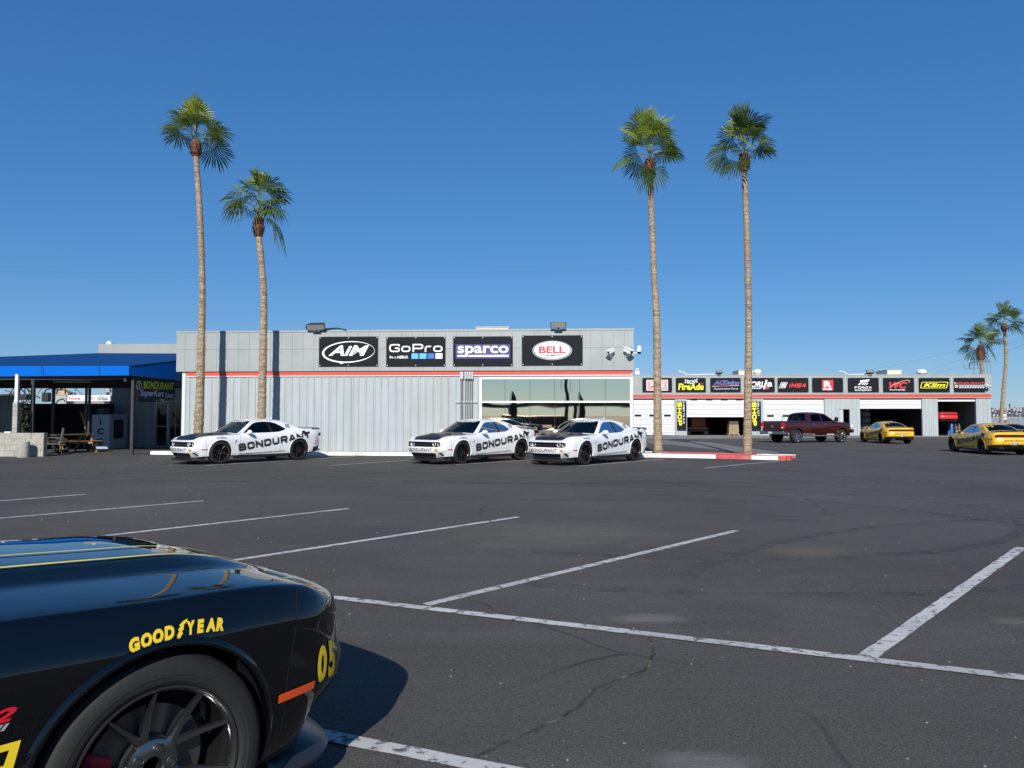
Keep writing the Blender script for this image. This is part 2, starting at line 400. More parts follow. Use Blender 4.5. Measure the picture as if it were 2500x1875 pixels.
    for px, py, rx, ry, col, w in ((1960, 1346, .42, .36, (.16, .115, .075), .8), (1585, 1512, .34, .16, (.24, .23, .21), .6), (1960, 1338, .75, .5, (.13, .12, .11), .5),
                                   (1360, 1305, 1.6, 1.0, (.17, .16, .135), .6), (2470, 1515, .25, .12, (.24, .20, .15), .6), (1725, 1862, .26, .10, (.25, .24, .22), .6),
                                   (1830, 1455, .5, .28, (.15, .14, .12), .4), (300, 1240, 2.2, .9, (.15, .135, .115), .5), (760, 1215, 1.6, .8, (.14, .13, .115), .5)):
        p = G(px, py); spot(p.x, p.y, rx, ry, 0, col, w)
    l.new(c, b.inputs['Base Color']); b.inputs['Roughness'].default_value = .88; b.inputs['Specular IOR Level'].default_value = .35
    bp = n.new('ShaderNodeBump'); bp.inputs['Strength'].default_value = .8; bp.inputs['Distance'].default_value = .008
    l.new(mth('SUBTRACT', mth('ADD', agg, fine), mth('MULTIPLY', cr, 3)), bp.inputs['Height']); l.new(bp.outputs[0], b.inputs['Normal'])
    return m
M_ASP = asphalt()
def ground():
    xs = sorted(set([-4000, -1500, -600, -250, -120, -60]+[x*2 for x in range(-20, 31)]+[90, 150, 300, 700, 1500, 4000]+[i for i in range(2, 22)]))
    ys = sorted(set([-4000, -1200, -400, -150, -70, -30, -12, -4]+[y for y in range(0, 24)]+[y*2 for y in range(12, 50)]+[120, 170, 300, 700, 1500, 4000]))
    mb = MB(); mb.v = [(x, y, gz(x, y)) for y in ys for x in xs]; nx = len(xs)
    for j in range(len(ys)-1):
        for i in range(nx-1): mb.f.append((j*nx+i, j*nx+i+1, (j+1)*nx+i+1, (j+1)*nx+i)); mb.m.append(0)
    return tag(mb.build('ground', M_ASP, smooth=60), kind='structure')
ground()
# desert hills on the horizon, all round
def hills():
    mb = MB(); n = 180; rows = 5
    for i in range(n+1):
        a = 2*math.pi*i/n
        h = 34+26*math.sin(a*3+1)+18*math.sin(a*7+2)+10*math.sin(a*17)+7*math.sin(a*31+.5)
        h *= (1.0 if math.cos(a) > 0 else 1.15); h = max(8, h)
        for k in range(rows):
            t = k/(rows-1); rr = 2600+t*700
            mb.v.append((rr*math.sin(a), rr*math.cos(a), -2+h*math.sin(t*math.pi/2)*(1+.12*math.sin(a*60+k))))
    for i in range(n):
        for k in range(rows-1): mb.f.append((i*rows+k, (i+1)*rows+k, (i+1)*rows+k+1, i*rows+k+1)); mb.m.append(0)
    tag(mb.build('hills', mat('desert_hill', (.16, .155, .16), .95, var=.2, vscale=.01), smooth=40), kind='structure')
hills()

# ------------------------------------------------------------------ painted markings (4 mm sheets that follow the ground)
def worn_paint(name, col, wear, tint=(.06, .06, .062)):
    m = bpy.data.materials.new(name); m.use_nodes = True; n = m.node_tree.nodes; l = m.node_tree.links; b = n['Principled BSDF']
    tc = n.new('ShaderNodeTexCoord')
    t = n.new('ShaderNodeTexNoise'); t.inputs['Scale'].default_value = 11; t.inputs['Detail'].default_value = 9; t.inputs['Roughness'].default_value = .72; l.new(tc.outputs['Object'], t.inputs[0])
    r = n.new('ShaderNodeMapRange'); r.inputs[1].default_value = wear; r.inputs[2].default_value = wear+.07; l.new(t.outputs[0], r.inputs[0])
    t2 = n.new('ShaderNodeTexNoise'); t2.inputs['Scale'].default_value = 1.2; l.new(tc.outputs['Object'], t2.inputs[0])
    r2 = n.new('ShaderNodeMapRange'); r2.inputs[1].default_value = .35; r2.inputs[2].default_value = .65; r2.inputs[3].default_value = .75; r2.inputs[4].default_value = 1.05; l.new(t2.outputs[0], r2.inputs[0])
    h0 = n.new('ShaderNodeMix'); h0.data_type = 'RGBA'; h0.blend_type = 'MULTIPLY'; h0.inputs[0].default_value = 1; h0.inputs[6].default_value = (*col, 1); l.new(r2.outputs[0], h0.inputs[7])
    h = n.new('ShaderNodeMix'); h.data_type = 'RGBA'; h.inputs[6].default_value = (*tint, 1); l.new(h0.outputs[2], h.inputs[7]); l.new(r.outputs[0], h.inputs[0])
    l.new(h.outputs[2], b.inputs['Base Color']); b.inputs['Roughness'].default_value = .8
    bp = n.new('ShaderNodeBump'); bp.inputs['Strength'].default_value = .4; bp.inputs['Distance'].default_value = .003; l.new(r.outputs[0], bp.inputs['Height']); l.new(bp.outputs[0], b.inputs['Normal'])
    return m
M_line = worn_paint('line_paint', (.56, .55, .53), .40, (.10, .095, .09))
M_line2 = worn_paint('faint_line_paint', (.30, .29, .28), .48, (.085, .08, .075))
def strip(a, b, w, name, m, dz=.004, ext=0):
    a = Vector((a.x, a.y, 0)); b = Vector((b.x, b.y, 0)); d = (b-a).normalized(); b = b+d*ext; q = Vector((-d.y, d.x, 0))*w/2
    n = max(1, int((b-a).length/.12)) if w > .05 else 8; mb = MB()
    rnd = random.Random(int(a.x*100)+int(b.y*37))
    for i in range(n+1):
        c = a+(b-a)*i/n; j1, j2 = rnd.uniform(-.004, .004), rnd.uniform(-.004, .004)
        for k, jj in ((1, j1), (-1, j2)):
            v = c+q*(k+jj*k/(w/2)); mb.v.append((v.x, v.y, gz(v.x, v.y)+dz))
    for i in range(n): mb.f.append((2*i, 2*i+1, 2*i+3, 2*i+2)); mb.m.append(0)
    return tag(mb.build(name, m), kind='structure')
for (x0, y0, x1, y1, w) in ((-60, 1228, 209, 1207, .1), (-120, 1276, 497, 1223, .1), (250, 1309, 850, 1242, .1), (560, 1370, 1266, 1262.5, .1), (1040, 1477, 1797, 1296, .1), (2113, 1607, 2494, 1337, .11)):
    strip(G(x0, y0), G(x1, y1), w, 'parking_line', M_line)
strip(G(700, 1447), G(2700, 1680), .105, 'parking_line', M_line, .008)
strip(G(560, 1752), G(1300, 1899), .10, 'parking_line', M_line, .008)
for (x0, y0, x1, y1) in ((500, 1137, 869, 1114), (808, 1136.5, 1000, 1123.5), (1112, 1134.5, 1288, 1123.5), (1413.5, 1138.4, 1620, 1121), (1721, 1143, 1915.6, 1124.5), (241, 1138, 432, 1126), (166, 1125.7, 391, 1113)):
    strip(G(x0, y0), G(x1, y1), .09, 'parking_line', M_line2 if x0 < 400 else M_line)
for (x0, y0, x1, y1) in ((2004, 1095, 2056, 1102), (2294, 1100, 2420, 1118), (2086, 1081.5, 2226, 1097), (2145, 1110, 2328, 1111), (2197, 1119.3, 2384, 1119.3), (2420, 1144.4, 2560, 1144.4), (2470, 1129.4, 2560, 1129.5), (2256, 1101, 2290, 1104)):
    strip(G(x0, y0), G(x1, y1), .085, 'parking_line', M_line2)
# the long open crack in the foreground
def crack(pts, w, seed):
    rnd = random.Random(seed); p = [G(*q) for q in pts]; c = []
    for i in range(len(p)-1):
        k = max(2, int((p[i+1]-p[i]).length/.03))
        for j in range(k): c.append(p[i]+(p[i+1]-p[i])*j/k)
    mb = MB(); off = 0
    for i, q in enumerate(c):
        d = (c[min(i+1, len(c)-1)]-c[max(i-1, 0)]).normalized(); s = Vector((-d.y, d.x, 0)); off = off*.8+rnd.uniform(-.010, .010)
        ww = w*rnd.uniform(.35, 1.2)*min(1, i/6, (len(c)-1-i)/6+.05); o = q+s*off
        for k, e in ((-1, 0), (1, 0)):
            v = o+s*k*ww/2; mb.v.append((v.x, v.y, gz(v.x, v.y)+.003))
    for i in range(len(c)-1): mb.f.append((2*i, 2*i+1, 2*i+3, 2*i+2)); mb.m.append(0)
    tag(mb.build('asphalt_crack', mat('crack_fill', (.04, .036, .03), .95, var=.6, vscale=16, dirt=(.34, .26, .17))), kind='structure')
crack([(1583, 1548), (1592, 1580), (1602, 1600), (1575, 1632), (1520, 1655), (1455, 1680), (1410, 1720), (1370, 1753), (1290, 1790), (1200, 1835), (1110, 1885)], .026, 1)
crack([(1592, 1580), (1578, 1640), (1500, 1668), (1430, 1712)], .005, 2)
crack([(828, 1480), (838, 1520), (826, 1545), (850, 1570), (900, 1590)], .007, 3)
crack([(1650, 1540), (1700, 1525), (1790, 1500)], .004, 4)

# faint tyre marks: thin worn sheets of rubber
def tyremat():
    m = bpy.data.materials.new('tyre_mark_rubber'); m.use_nodes = True; n = m.node_tree.nodes; l = m.node_tree.links; b = n['Principled BSDF']; b.inputs['Base Color'].default_value = (.035, .034, .034, 1); b.inputs['Roughness'].default_value = .8
    tc = n.new('ShaderNodeTexCoord'); t = n.new('ShaderNodeTexNoise'); t.inputs['Scale'].default_value = 3; t.inputs['Detail'].default_value = 10; t.inputs['Roughness'].default_value = .8; l.new(tc.outputs['Object'], t.inputs[0])
    r = n.new('ShaderNodeMapRange'); r.inputs[1].default_value = .42; r.inputs[2].default_value = .68; r.inputs[4].default_value = .38; l.new(t.outputs[0], r.inputs[0])
    tr = n.new('ShaderNodeBsdfTransparent'); mx = n.new('ShaderNodeMixShader'); l.new(r.outputs[0], mx.inputs[0]); l.new(tr.outputs[0], mx.inputs[1]); l.new(b.outputs[0], mx.inputs[2]); l.new(mx.outputs[0], n['Material Output'].inputs[0]); return m
M_tm = tyremat()
def tyre_mark(cx_, cy_, r_, a0, a1, w):
    mb = MB(); n = 60
    for i in range(n+1):
        a = R(a0+(a1-a0)*i/n)
        for q in (r_-w/2, r_+w/2): x, y = cx_+q*math.sin(a), cy_+q*math.cos(a); mb.v.append((x, y, gz(x, y)+.0022))
    for i in range(n): mb.f.append((2*i, 2*i+1, 2*i+3, 2*i+2)); mb.m.append(0)
    tag(mb.build('tyre_mark', M_tm), kind='structure')
for q in ((2.5, 13.5, 7.0, 110, 200, .2), (2.5, 13.5, 5.4, 115, 205, .2), (-2, 8, 9.5, 20, 95, .22), (-2, 8, 11.1, 22, 90, .22), (9, 3, 8.5, -60, -5, .2), (0, 60, 41, 165, 196, .25), (0, 60, 42.7, 165, 196, .25), (12, 30, 9, 190, 290, .22)): tyre_mark(*q)

# loose grit and chips lying on the asphalt
def grit():
    rnd = random.Random(21); mb = MB()
    for k in range(1500):
        Y = 3+27*rnd.random()**1.5; x = rnd.uniform(-.72, .72)*Y; s = rnd.choice((.0018, .0022, .003, .0035, .006))*(1+Y/11); z = gz(x, Y)+.0045; a = rnd.uniform(0, 6.28); m_ = rnd.choice((0, 0, 1, 1, 2))
        p = [(x+s*rnd.uniform(.6, 1.3)*math.cos(a+i*1.57), Y+s*rnd.uniform(.6, 1.3)*math.sin(a+i*1.57), z) for i in range(4)]
        mb.add(p+[(x, Y, z+s*.8)], [(0, 1, 4), (1, 2, 4), (2, 3, 4), (3, 0, 4)], m_)
    tag(mb.build('grit', [mat('grit_pale', (.27, .26, .24), .9), mat('grit_dark', (.02, .02, .02), .9), mat('grit_tan', (.20, .155, .10), .9)], fix=False), kind='stuff')
grit()

# ------------------------------------------------------------------ kerbs, pavement, apron
def sheet(pts, name, m, dz, h=0.0, kind='structure'):
    mb = MB(); v = [(p.x, p.y, gz(p.x, p.y)+dz) for p in pts]
    if h: mb.prism([(p.x, p.y) for p in pts], -.3, dz, 'xy')
    else:
        tr = tessellate_polygon([[Vector(p) for p in v]]); mb.add(v, [tuple(t) for t in tr])
    return tag(mb.build(name, m), kind=kind)
apr = [G(1560, 1063), G(2500, 1063), G(2500, 1066.5), G(2010, 1069), G(1790, 1071), G(1560, 1073)]
sheet(apr, 'garage_apron', mat('apron_light', (.22, .205, .18), .9, var=.15, vscale=.5, dirt=(.15, .14, .13)), .006)
sheet([G(1530, 1073.5), G(1688, 1074), G(1905, 1105), G(1870, 1106), G(1530, 1106)], 'driveway', M_apron, .004)
HK = .14
f0, f1 = G(367, 1109.8), G(1904, 1123.3)        # front foot of the kerb
kd = (f1-f0).normalized(); kn = Vector((-kd.y, kd.x, 0)); kn.z = 0
def kp(s, o): q = f0+kd*s+kn*o; return Vector((q.x, q.y, 0))
L0 = (Vector((f1.x, f1.y, 0))-Vector((f0.x, f0.y, 0))).length
def ks(px):                                     # distance along the kerb seen at column px
    lo, hi = -5, L0+8
    for _ in range(40):
        m_ = (lo+hi)/2
        if proj(kp(m_, 0)+Vector((0, 0, .07)))[0] < px: lo = m_
        else: hi = m_
    return lo
def kerb_run(s0, s1, o0, o1, m, name, ht=HK, cham=.02):
    n = max(1, int((s1-s0)/1.5)); mb = MB()
    for i in range(n+1):
        s = s0+(s1-s0)*i/n; base = gz(*kp(s, o0)[:2])
        for o, z in ((o0, -.2), (o0, ht-cham), (o0+cham, ht), (o1-.001, ht), (o1, -.2)):
            q = kp(s, o); mb.v.append((q.x, q.y, base+z))
    for i in range(n):
        for k in range(4): mb.f.append((i*5+k, (i+1)*5+k, (i+1)*5+k+1, i*5+k+1)); mb.m.append(0)
    mb.f += [(0, 1, 2, 3, 4), tuple(n*5+k for k in (4, 3, 2, 1, 0))]; mb.m += [0, 0]
    return tag(mb.build(name, m, smooth=30), kind='structure')
sA = ks(367)
KB = [ks(1585), ks(1748), ks(1834), ks(1900)]; SKEW = 1.25
kerb_run(0, KB[1]-.006, 0, .16, M_kerbwhite, 'kerb')
kerb_run(KB[1], KB[2]-.006, 0, .16, M_kerbred, 'kerb')
kerb_run(KB[2], KB[3]-.006, 0, .16, M_kerbwhite, 'kerb')
KW = 2.0                                        # island width
sI = ks(1560); KE = ks(1921)
kerb_run(KB[3], KE-.02, 0, .16, M_kerbred, 'kerb')
def arc_end():                                  # rounded end of the island
    mb = MB(); n = 14; c0 = KE; r1 = KW/2
    for i in range(n+1):
        a = -math.pi/2+math.pi*i/n; ca, sa = math.cos(a), math.sin(a)
        for rr, z in ((1.0, -.2), (1.0, HK-.02), (.98, HK), (.84, HK), (.838, -.2)):
            oo = r1+sa*r1*rr; q = kp(c0+ca*r1*rr*.60-SKEW*oo/KW, oo); mb.v.append((q.x, q.y, gz(q.x, q.y)+z))
    for i in range(n):
        for k in range(4): mb.f.append((i*5+k, (i+1)*5+k, (i+1)*5+k+1, i*5+k+1)); mb.m.append(0 if i in (0, 1, 2, 3) or i > 10 else 1)
    tag(mb.build('kerb', [M_kerbred, M_kerbwhite], smooth=30), kind='structure')
arc_end()
b1, b2, b3 = sI+1.0, sI+4.9, sI+5.6
kerb_run(sI, b1-.006, KW-.16, KW, M_kerbwhite, 'kerb'); kerb_run(b1, b2-.006, KW-.16, KW, M_kerbred, 'kerb')
kerb_run(b2, b3+.6-.006, KW-.16, KW, M_kerbwhite, 'kerb'); kerb_run(b3+.6, KE-SKEW-.02, KW-.16, KW, M_kerbred, 'kerb')
soil = [kp(sI, .165), kp(KE-.1, .165)]+[kp(KE+math.cos(a)*KW/2*.48-SKEW*(.5+.5*math.sin(a)*.8), KW/2+math.sin(a)*KW/2*.80) for a in [R(-80+160*i/8) for i in range(9)]]+[kp(KE-SKEW-.1, KW-.165), kp(sI, KW-.165)]
sheet([Vector((q.x, q.y, 0)) for q in soil], 'island_soil', M_dirt, HK-.03)

# ------------------------------------------------------------------ main building
a0 = P(890, 1018, 30.35); F1 = Frame((a0.x, a0.y, 0), R(-3.2))
s00, _ = F1.sz(443, 1018); F1 = Frame(F1.w(s00, 0, 0), R(-3.2))      # s = 0 at the left corner of the wall
S = lambda px, off=0: F1.sz(px, 1018, off)[0]
Z = lambda px, py, off=0: F1.sz(px, py, off)[1]
sR = S(1545); DEEP = 14.0; SL = S(428, -.13)
ZT, ZF, ZR = Z(1000, 808, -.13), Z(1000, 905.5, -.13), Z(1000, 917, -.05)   # roof edge, foot of the fascia, foot of the red stripe
sheet([kp(-.0, .165), kp(sI, .165), F1.w(sR, -.01, 0), F1.w(-.3, -.01, 0), F1.w(SL+.2, -.1, 0)], 'pavement', M_conc, HK-.004, h=1)
MBD = F1.root('main_building', label='long grey metal building with red stripe and mirrored windows', cat='building')
wx0, wx1 = S(1171), sR
zw1, zw0, zmul = Z(1350, 921), Z(1350, 1088), Z(1350, 981)
mb = MB()
mb.box(0, wx0, 0, .2, -.2, ZT-.1); mb.box(wx0, wx1, .0, .2, -.2, zw0); mb.box(wx0, wx1, .0, .2, zw1, ZT-.1)
mb.box(0, .2, .2, DEEP, -.2, ZT-.1); mb.box(wx1-.2, wx1, .2, DEEP, -.2, ZT-.1); mb.box(.2, wx1-.2, DEEP-.2, DEEP, -.2, ZT-.1)
x = .32; i = 0
while x < wx0-.05:                                  # raised ribs in pairs
    mb.prism([(x-.028, -.026), (x-.014, -.0), (x+.014, -.0), (x+.028, -.026)][::-1] if 0 else [(x-.03, .0), (x-.016, -.030), (x+.016, -.030), (x+.03, .0)], HK, ZR-.02, 'xy')
    if i % 3 == 1: mb.prism([(x+.07, .0), (x+.078, -.014), (x+.092, -.014), (x+.10, .0)], HK, ZR-.02, 'xy')
    x += .30; i += 1
mb.build('wall', M_grey, MBD)
mb = MB(); mb.box(0.03, .16, -.045, -.002, HK, ZF-.02); mb.build('corner_trim', mat('trim_light', (.58, .63, .65), .5), MBD)
mb = MB(); mb.box(SL, sR+.04, -.13, -.02, ZF, ZT-.02); mb.box(SL, SL+.2, -.02, DEEP, ZF, ZT-.02)
mb.box(SL-.02, sR+.06, -.15, .1, ZT-.018, ZT+.05)
fas = mb.build('fascia', M_fascia, MBD)
mb = MB(); x = SL+.35
while x < sR: mb.box(x-.006, x+.006, -.134, -.1305, ZF+.01, ZT-.05); x += .44
mb.box(SL+.01, sR, -.1335, -.1302, Z(1000, 851, -.13)-.008, Z(1000, 851, -.13)+.008)
mb.build('seam', M_seam, fas)
mb = MB(); mb.box(S(456), sR-.05, -.075, -.034, ZR+.02, ZF-.035); mb.build('red_stripe', M_red, MBD)
mb = MB(); mb.box(S(456), sR-.05, -.06, -.034, ZR-.02, ZR+.018); mb.build('drip_trim', M_white, MBD)
mb = MB(); mb.box(.2, sR-.2, .2, DEEP-.2, ZT-.45, ZT-.35); mb.build('roof', M_conc, MBD)
# mirrored windows
def mirror_mat():
    m = bpy.data.materials.new('mirror_glass'); m.use_nodes = True; n = m.node_tree.nodes; l = m.node_tree.links; b = n['Principled BSDF']
    b.inputs['Base Color'].default_value = (1.0, .80, .57, 1); b.inputs['Metallic'].default_value = 1; b.inputs['Roughness'].default_value = .015
    tc = n.new('ShaderNodeTexCoord'); mp = n.new('ShaderNodeMapping'); mp.inputs['Scale'].default_value = (.55, 1, 1.3); l.new(tc.outputs['Object'], mp.inputs[0])
    t = n.new('ShaderNodeTexNoise'); t.inputs['Scale'].default_value = 1.0; t.inputs['Detail'].default_value = 1.0; l.new(mp.outputs[0], t.inputs[0])
    bp = n.new('ShaderNodeBump'); bp.inputs['Strength'].default_value = .25; bp.inputs['Distance'].default_value = .009; l.new(t.outputs[0], bp.inputs['Height']); l.new(bp.outputs[0], b.inputs['Normal'])
    return m
M_mirror = mirror_mat()
fr = MB(); t_ = .09
fr.box(wx0, wx0+t_, -.05, .03, zw0, zw1); fr.box(wx1-t_-.02, wx1-.0, -.05, .03, zw0, zw1)
fr.box(wx0+t_, wx1-t_-.02, -.05, .03, zw1-.07, zw1); fr.box(wx0+t_, wx1-t_-.02, -.05, .03, zw0, zw0+.07); fr.box(wx0+t_, wx1-t_-.02, -.045, .03, zmul-.035, zmul+.035)
win = fr.build('window', M_white, MBD)
cx = [wx0+t_]+[S(p) for p in (1233, 1294, 1354.5, 1415.5, 1478)]+[wx1-t_-.02]
for i in range(6):
    for (za, zb) in ((zw0+.07, zmul-.035), (zmul+.035, zw1-.07)):
        pm = MB(); rr = random.Random(i*3+int(za*10)); n1, n2 = 8, 5
        pm.box(cx[i]+.008, cx[i+1]-.008, .002, .014, za, zb)
        o = pm.build('pane', M_mirror, win); o.rotation_euler = (0, 0, 0)
for i in range(1, 6):
    for za, zb in ((zw0+.07, zmul-.035), (zmul+.035, zw1-.07)): mb = MB(); mb.box(cx[i]-.0075, cx[i]+.0075, -.004, .02, za, zb); mb.build('glazing_bar', M_dark, win)
# conduits down the wall
for k, px in enumerate((1127.5, 1137, 1142.5, 1148, 1153.5)):
    r = .045 if k == 0 else .02; s = S(px); mb = MB(); mb.tube([(s, -.09, .3), (s, -.09, Z(px, 925, -.09))], r, 10)
    c = mb.build('conduit', mat('conduit_grey', (.16, .17, .18), .5), MBD, smooth=40)
    mb = MB(); mb.bbox(s-(.075 if k == 0 else .045), s+(.075 if k == 0 else .045), -.15, -.03, Z(px, 925, -.09)-.02, Z(px, 908, -.09), .02); mb.build('cap', M_steel, c)
mb = MB(); s0_, s1_ = S(1112), S(1167); mb.box(s0_, s1_, -.068, -.032, Z(1140, 982)-.02, Z(1140, 979)+.02); mb.build('strut_rail', M_steel, MBD)
mb = MB(); mb.bbox(sR+.065, sR+.25, -.26, -.08, Z(1550, 916), Z(1550, 906), .03); mb.bbox(sR+.09, sR+.22, -.3, -.08, Z(1550, 905.8), Z(1550, 901), .03); mb.build('junction_box', M_white, MBD)

# ------------------------------------------------------------------ garage
b0 = P(2000, 1018, 70.0); F2 = Frame((b0.x, b0.y, -.25), R(-3.2)); q = F2.sz(1546, 1018)[0]; F2 = Frame(F2.w(q-8, 0, -.25), R(-3.2))
S2 = lambda px, off=0: F2.sz(px, 1018, off)[0]
Z2 = lambda px, py, off=0: F2.sz(px, py, off)[1]+.25        # height in the garage's own frame
GB = F2.root('garage_building', label='long grey workshop building with open roller doors and red stripe', cat='building')
gR = S2(2420); gT, gF, gS, gD = Z2(1985, 916, -.2), Z2(1985, 963.5, -.2), Z2(1985, 971, -.05), Z2(1985, 974)
piers = [(0, S2(1546.7)), (S2(1648.4), S2(1677)), (S2(1822), S2(1864.5)), (S2(2013.6), S2(2047)), (S2(2076), S2(2100)), (S2(2252), S2(2290)), (S2(2384), gR)]
zdoor = Z2(2061, 997.5)
mb = MB()
for a, b in piers:
    mb.box(a, b, 0, .25, 0, gD)
    x = a+.25
    while x < b-.1: mb.prism([(x-.03, .0), (x-.016, -.03), (x+.016, -.03), (x+.03, 0)], .02, gD, 'xy'); x += .36
mb.box(S2(2047), S2(2076), 0, .25, zdoor, gD)
mb.box(0, gR, 0, .25, gD, gT-.1); mb.box(gR-.25, gR, .25, 16, 0, gT-.1); mb.box(0, .25, .25, 16, 0, gT-.1)
mb.build('wall', M_grey, GB)
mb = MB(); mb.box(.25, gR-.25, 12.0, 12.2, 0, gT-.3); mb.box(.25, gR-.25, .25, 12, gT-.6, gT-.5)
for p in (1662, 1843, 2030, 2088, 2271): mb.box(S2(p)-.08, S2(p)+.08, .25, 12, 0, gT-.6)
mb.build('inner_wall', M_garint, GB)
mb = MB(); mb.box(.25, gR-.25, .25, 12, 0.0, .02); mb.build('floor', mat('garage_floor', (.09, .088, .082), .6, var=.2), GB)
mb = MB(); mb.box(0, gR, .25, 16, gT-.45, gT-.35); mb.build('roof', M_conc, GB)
mb = MB(); mb.box(-.2, gR+.02, -.2, -.02, gF, gT-.02); mb.box(-.2, gR+.04, -.22, .1, gT-.018, gT+.05); fas = mb.build('fascia', M_fascia, GB)
mb = MB(); mb.box(0, gR-.02, -.16, -.035, gS+.03, gF-.02); mb.build('red_stripe', M_red, GB)
mb = MB(); mb.box(0, gR-.02, -.13, -.035, gS-.04, gS+.026); mb.build('drip_trim', mat('trim_pink', (.5, .42, .4), .6), GB)
M_door = mat('door_white', (.68, .69, .70), .5, var=.03, vscale=.6)
def roller(p0, p1, pyb, label=None, wins=None, rows=None):
    a, b = S2(p0), S2(p1); zt = gD-.03; zb = Z2((p0+p1)/2, pyb, .15) if pyb < 1055 else .02
    mb = MB(); z = zt; rh = .235
    while z > zb+.05:
        z0 = max(zb, z-rh); mb.bbox(a+.02, b-.02, .14, .2, z0+.011, z-.011, .012); z -= rh
    d = mb.build('roller_door', M_door, GB)
    if wins:
        for px, py in wins:
            s = S2(px, .14); zz = Z2(px, py, .14); w = .32; f = MB()
            f.prism(rrect(s-w, zz-.085, s+w, zz+.085, .07), .125, .139, 'xz'); f.build('pane', M_glassd, d)
    return d
roller(1546.7, 1648.4, 1060, wins=[(1557.5, 1014.6), (1593.5, 1014.6), (1629.5, 1014.6)])
d2 = roller(1677, 1822, 1018.7, wins=[(1695, 975.5), (1732, 975.5), (1769, 975.5), (1805, 975.5)])
roller(1864.5, 2013.6, 1060, wins=[(1881, 1015.3), (1918.5, 1015.3), (1956, 1015.3), (1993, 1015.3)])
roller(2100, 2252, 998); roller(2290, 2384, 980.5)
mb = MB(); a, b = S2(2047), S2(2076)
mb.box(a, a+.07, -.03, .2, 0, zdoor-.07); mb.box(b-.07, b, -.03, .2, 0, zdoor-.07); mb.box(a, b, -.03, .2, zdoor-.07, zdoor); mb.build('door_frame', M_steel, GB)
mb = MB(); mb.box(a+.09, S2(2059), .02, .07, .02, zdoor-.08); dd = mb.build('door', mat('grey_door', (.42, .45, .47), .5), GB)
mb = MB(); mb.tube([(S2(2058), -.03, 1.05), (S2(2058), -.03, 1.2)], .02, 8); mb.build('handle', M_steel, dd)

# ------------------------------------------------------------------ building behind the canopy
a2 = P(243, 1018, 38.0); F3 = Frame((a2.x, a2.y, 0), R(-3.2)); S3 = lambda px, off=0: F3.sz(px, 1018, off)[0]; Z3 = lambda px, py, off=0: F3.sz(px, py, off)[1]
KBD = F3.root('canopy_building', label='grey corrugated building behind the blue canopy, glass door at right', cat='building')
kT = Z3(330, 841); s1, s2, sd0, sd1 = S3(272), S3(452), S3(380), S3(411); zdt = Z3(395, 981)
mb = MB(); mb.box(s1, sd0, 0, .2, -.1, kT-.05); mb.box(sd1, s2, 0, .2, -.1, kT-.05); mb.box(sd0, sd1, 0, .2, zdt, kT-.05); mb.box(s1, s1+.2, .2, 8, -.1, kT-.05); mb.box(s1+.2, s2, 7.8, 8, -.1, kT-.05)
x = s1+.2
while x < s2:
    if x < sd0-.05 or x > sd1+.05: mb.prism([(x-.035, .0), (x-.018, -.035), (x+.018, -.035), (x+.035, 0)], 0, Z3(330, 888), 'xy')
    x += .31
mb.build('wall', M_grey, KBD)
mb = MB(); mb.box(S3(243), s2, -.25, -.005, Z3(330, 868), kT); mb.box(S3(243), s1-.01, -.005, 6, Z3(330, 868), kT); mb.build('parapet', M_fascia, KBD)
mb = MB(); f_ = .07
for (xa, xb, za, zb_) in ((sd0, sd0+f_, 0, zdt), (sd1-f_, sd1, 0, zdt), (sd0+f_, sd1-f_, zdt-f_, zdt), (sd0+f_, sd1-f_, 0, .1), (sd0+f_, sd1-f_, 1.0, 1.06)): mb.box(xa, xb, -.02, .08, za, zb_)
dr = mb.build('door', mat('aluminium', (.35, .37, .40), .35, metal=.7), KBD)
mb = MB(); mb.box(sd0+f_, sd1-f_, .02, .035, .1, 1.0); mb.box(sd0+f_, sd1-f_, .02, .035, 1.06, zdt-f_); mb.build('pane', M_glassd, dr)
mb = MB(); mb.box(S3(415), S3(440), -.03, .01, .2, Z3(425, 985)); mb.build('window', M_glassd, KBD)
# ------------------------------------------------------------------ signs on the fascias
C_BLUE = mat('sign_blue', (.025, .045, .32), .5); C_PUR = mat('sign_violet', (.045, .04, .22), .5); C_RED = mat('sign_red', (.62, .035, .045), .5)
C_YEL = mat('sign_yellow', (.85, .80, .03), .5); C_LB = mat('sign_light_blue', (.10, .45, .88), .5); C_MB = mat('sign_mid_blue', (.02, .13, .50), .5)
C_SIL = mat('sign_silver', (.55, .56, .58), .3, metal=.7); C_GB = mat('sign_grey_blue', (.30, .36, .48), .5); LW = M_lwhite; LK = mat('sign_black', (.015, .015, .017), .5)
def sign(root_frame, x0, y0, x1, y1, label, draw, group, zoff=0.0, off=None, fr=None, th=.03):
    off = (-.132 if root_frame is F1 else -.202) if off is None else off
    a, zt = root_frame.sz(x0, y0, off); b, _ = root_frame.sz(x1, y0, off); _, zb = root_frame.sz((x0+x1)/2, y1, off); _, zt = root_frame.sz((x0+x1)/2, y0, off)
    w, h = b-a, zt-zb
    o = thing('sign', label, 'sign', root_frame.w((a+b)/2, off-th/2, (zt+zb)/2), root_frame.a, group)
    mb = MB(); mb.bbox(-w/2, w/2, -th/2, th/2, -h/2, h/2, .006)
    for u in (-.48, 0, .48):
        for v in (-.46, .46): mb.lathe([(0, -.006), (.02, -.004), (.022, 0)], 8, 'y', (u*w, -th/2-.001, v*h), m=1)
    mb.build('board', [M_board, M_steel], o)
    c = Canvas(w, h); draw(c)
    if c.mb.f: l = c.mb.build('lettering', c.mats, o, fix=False); l.location = (0, -th/2+.002, 0)
    return o
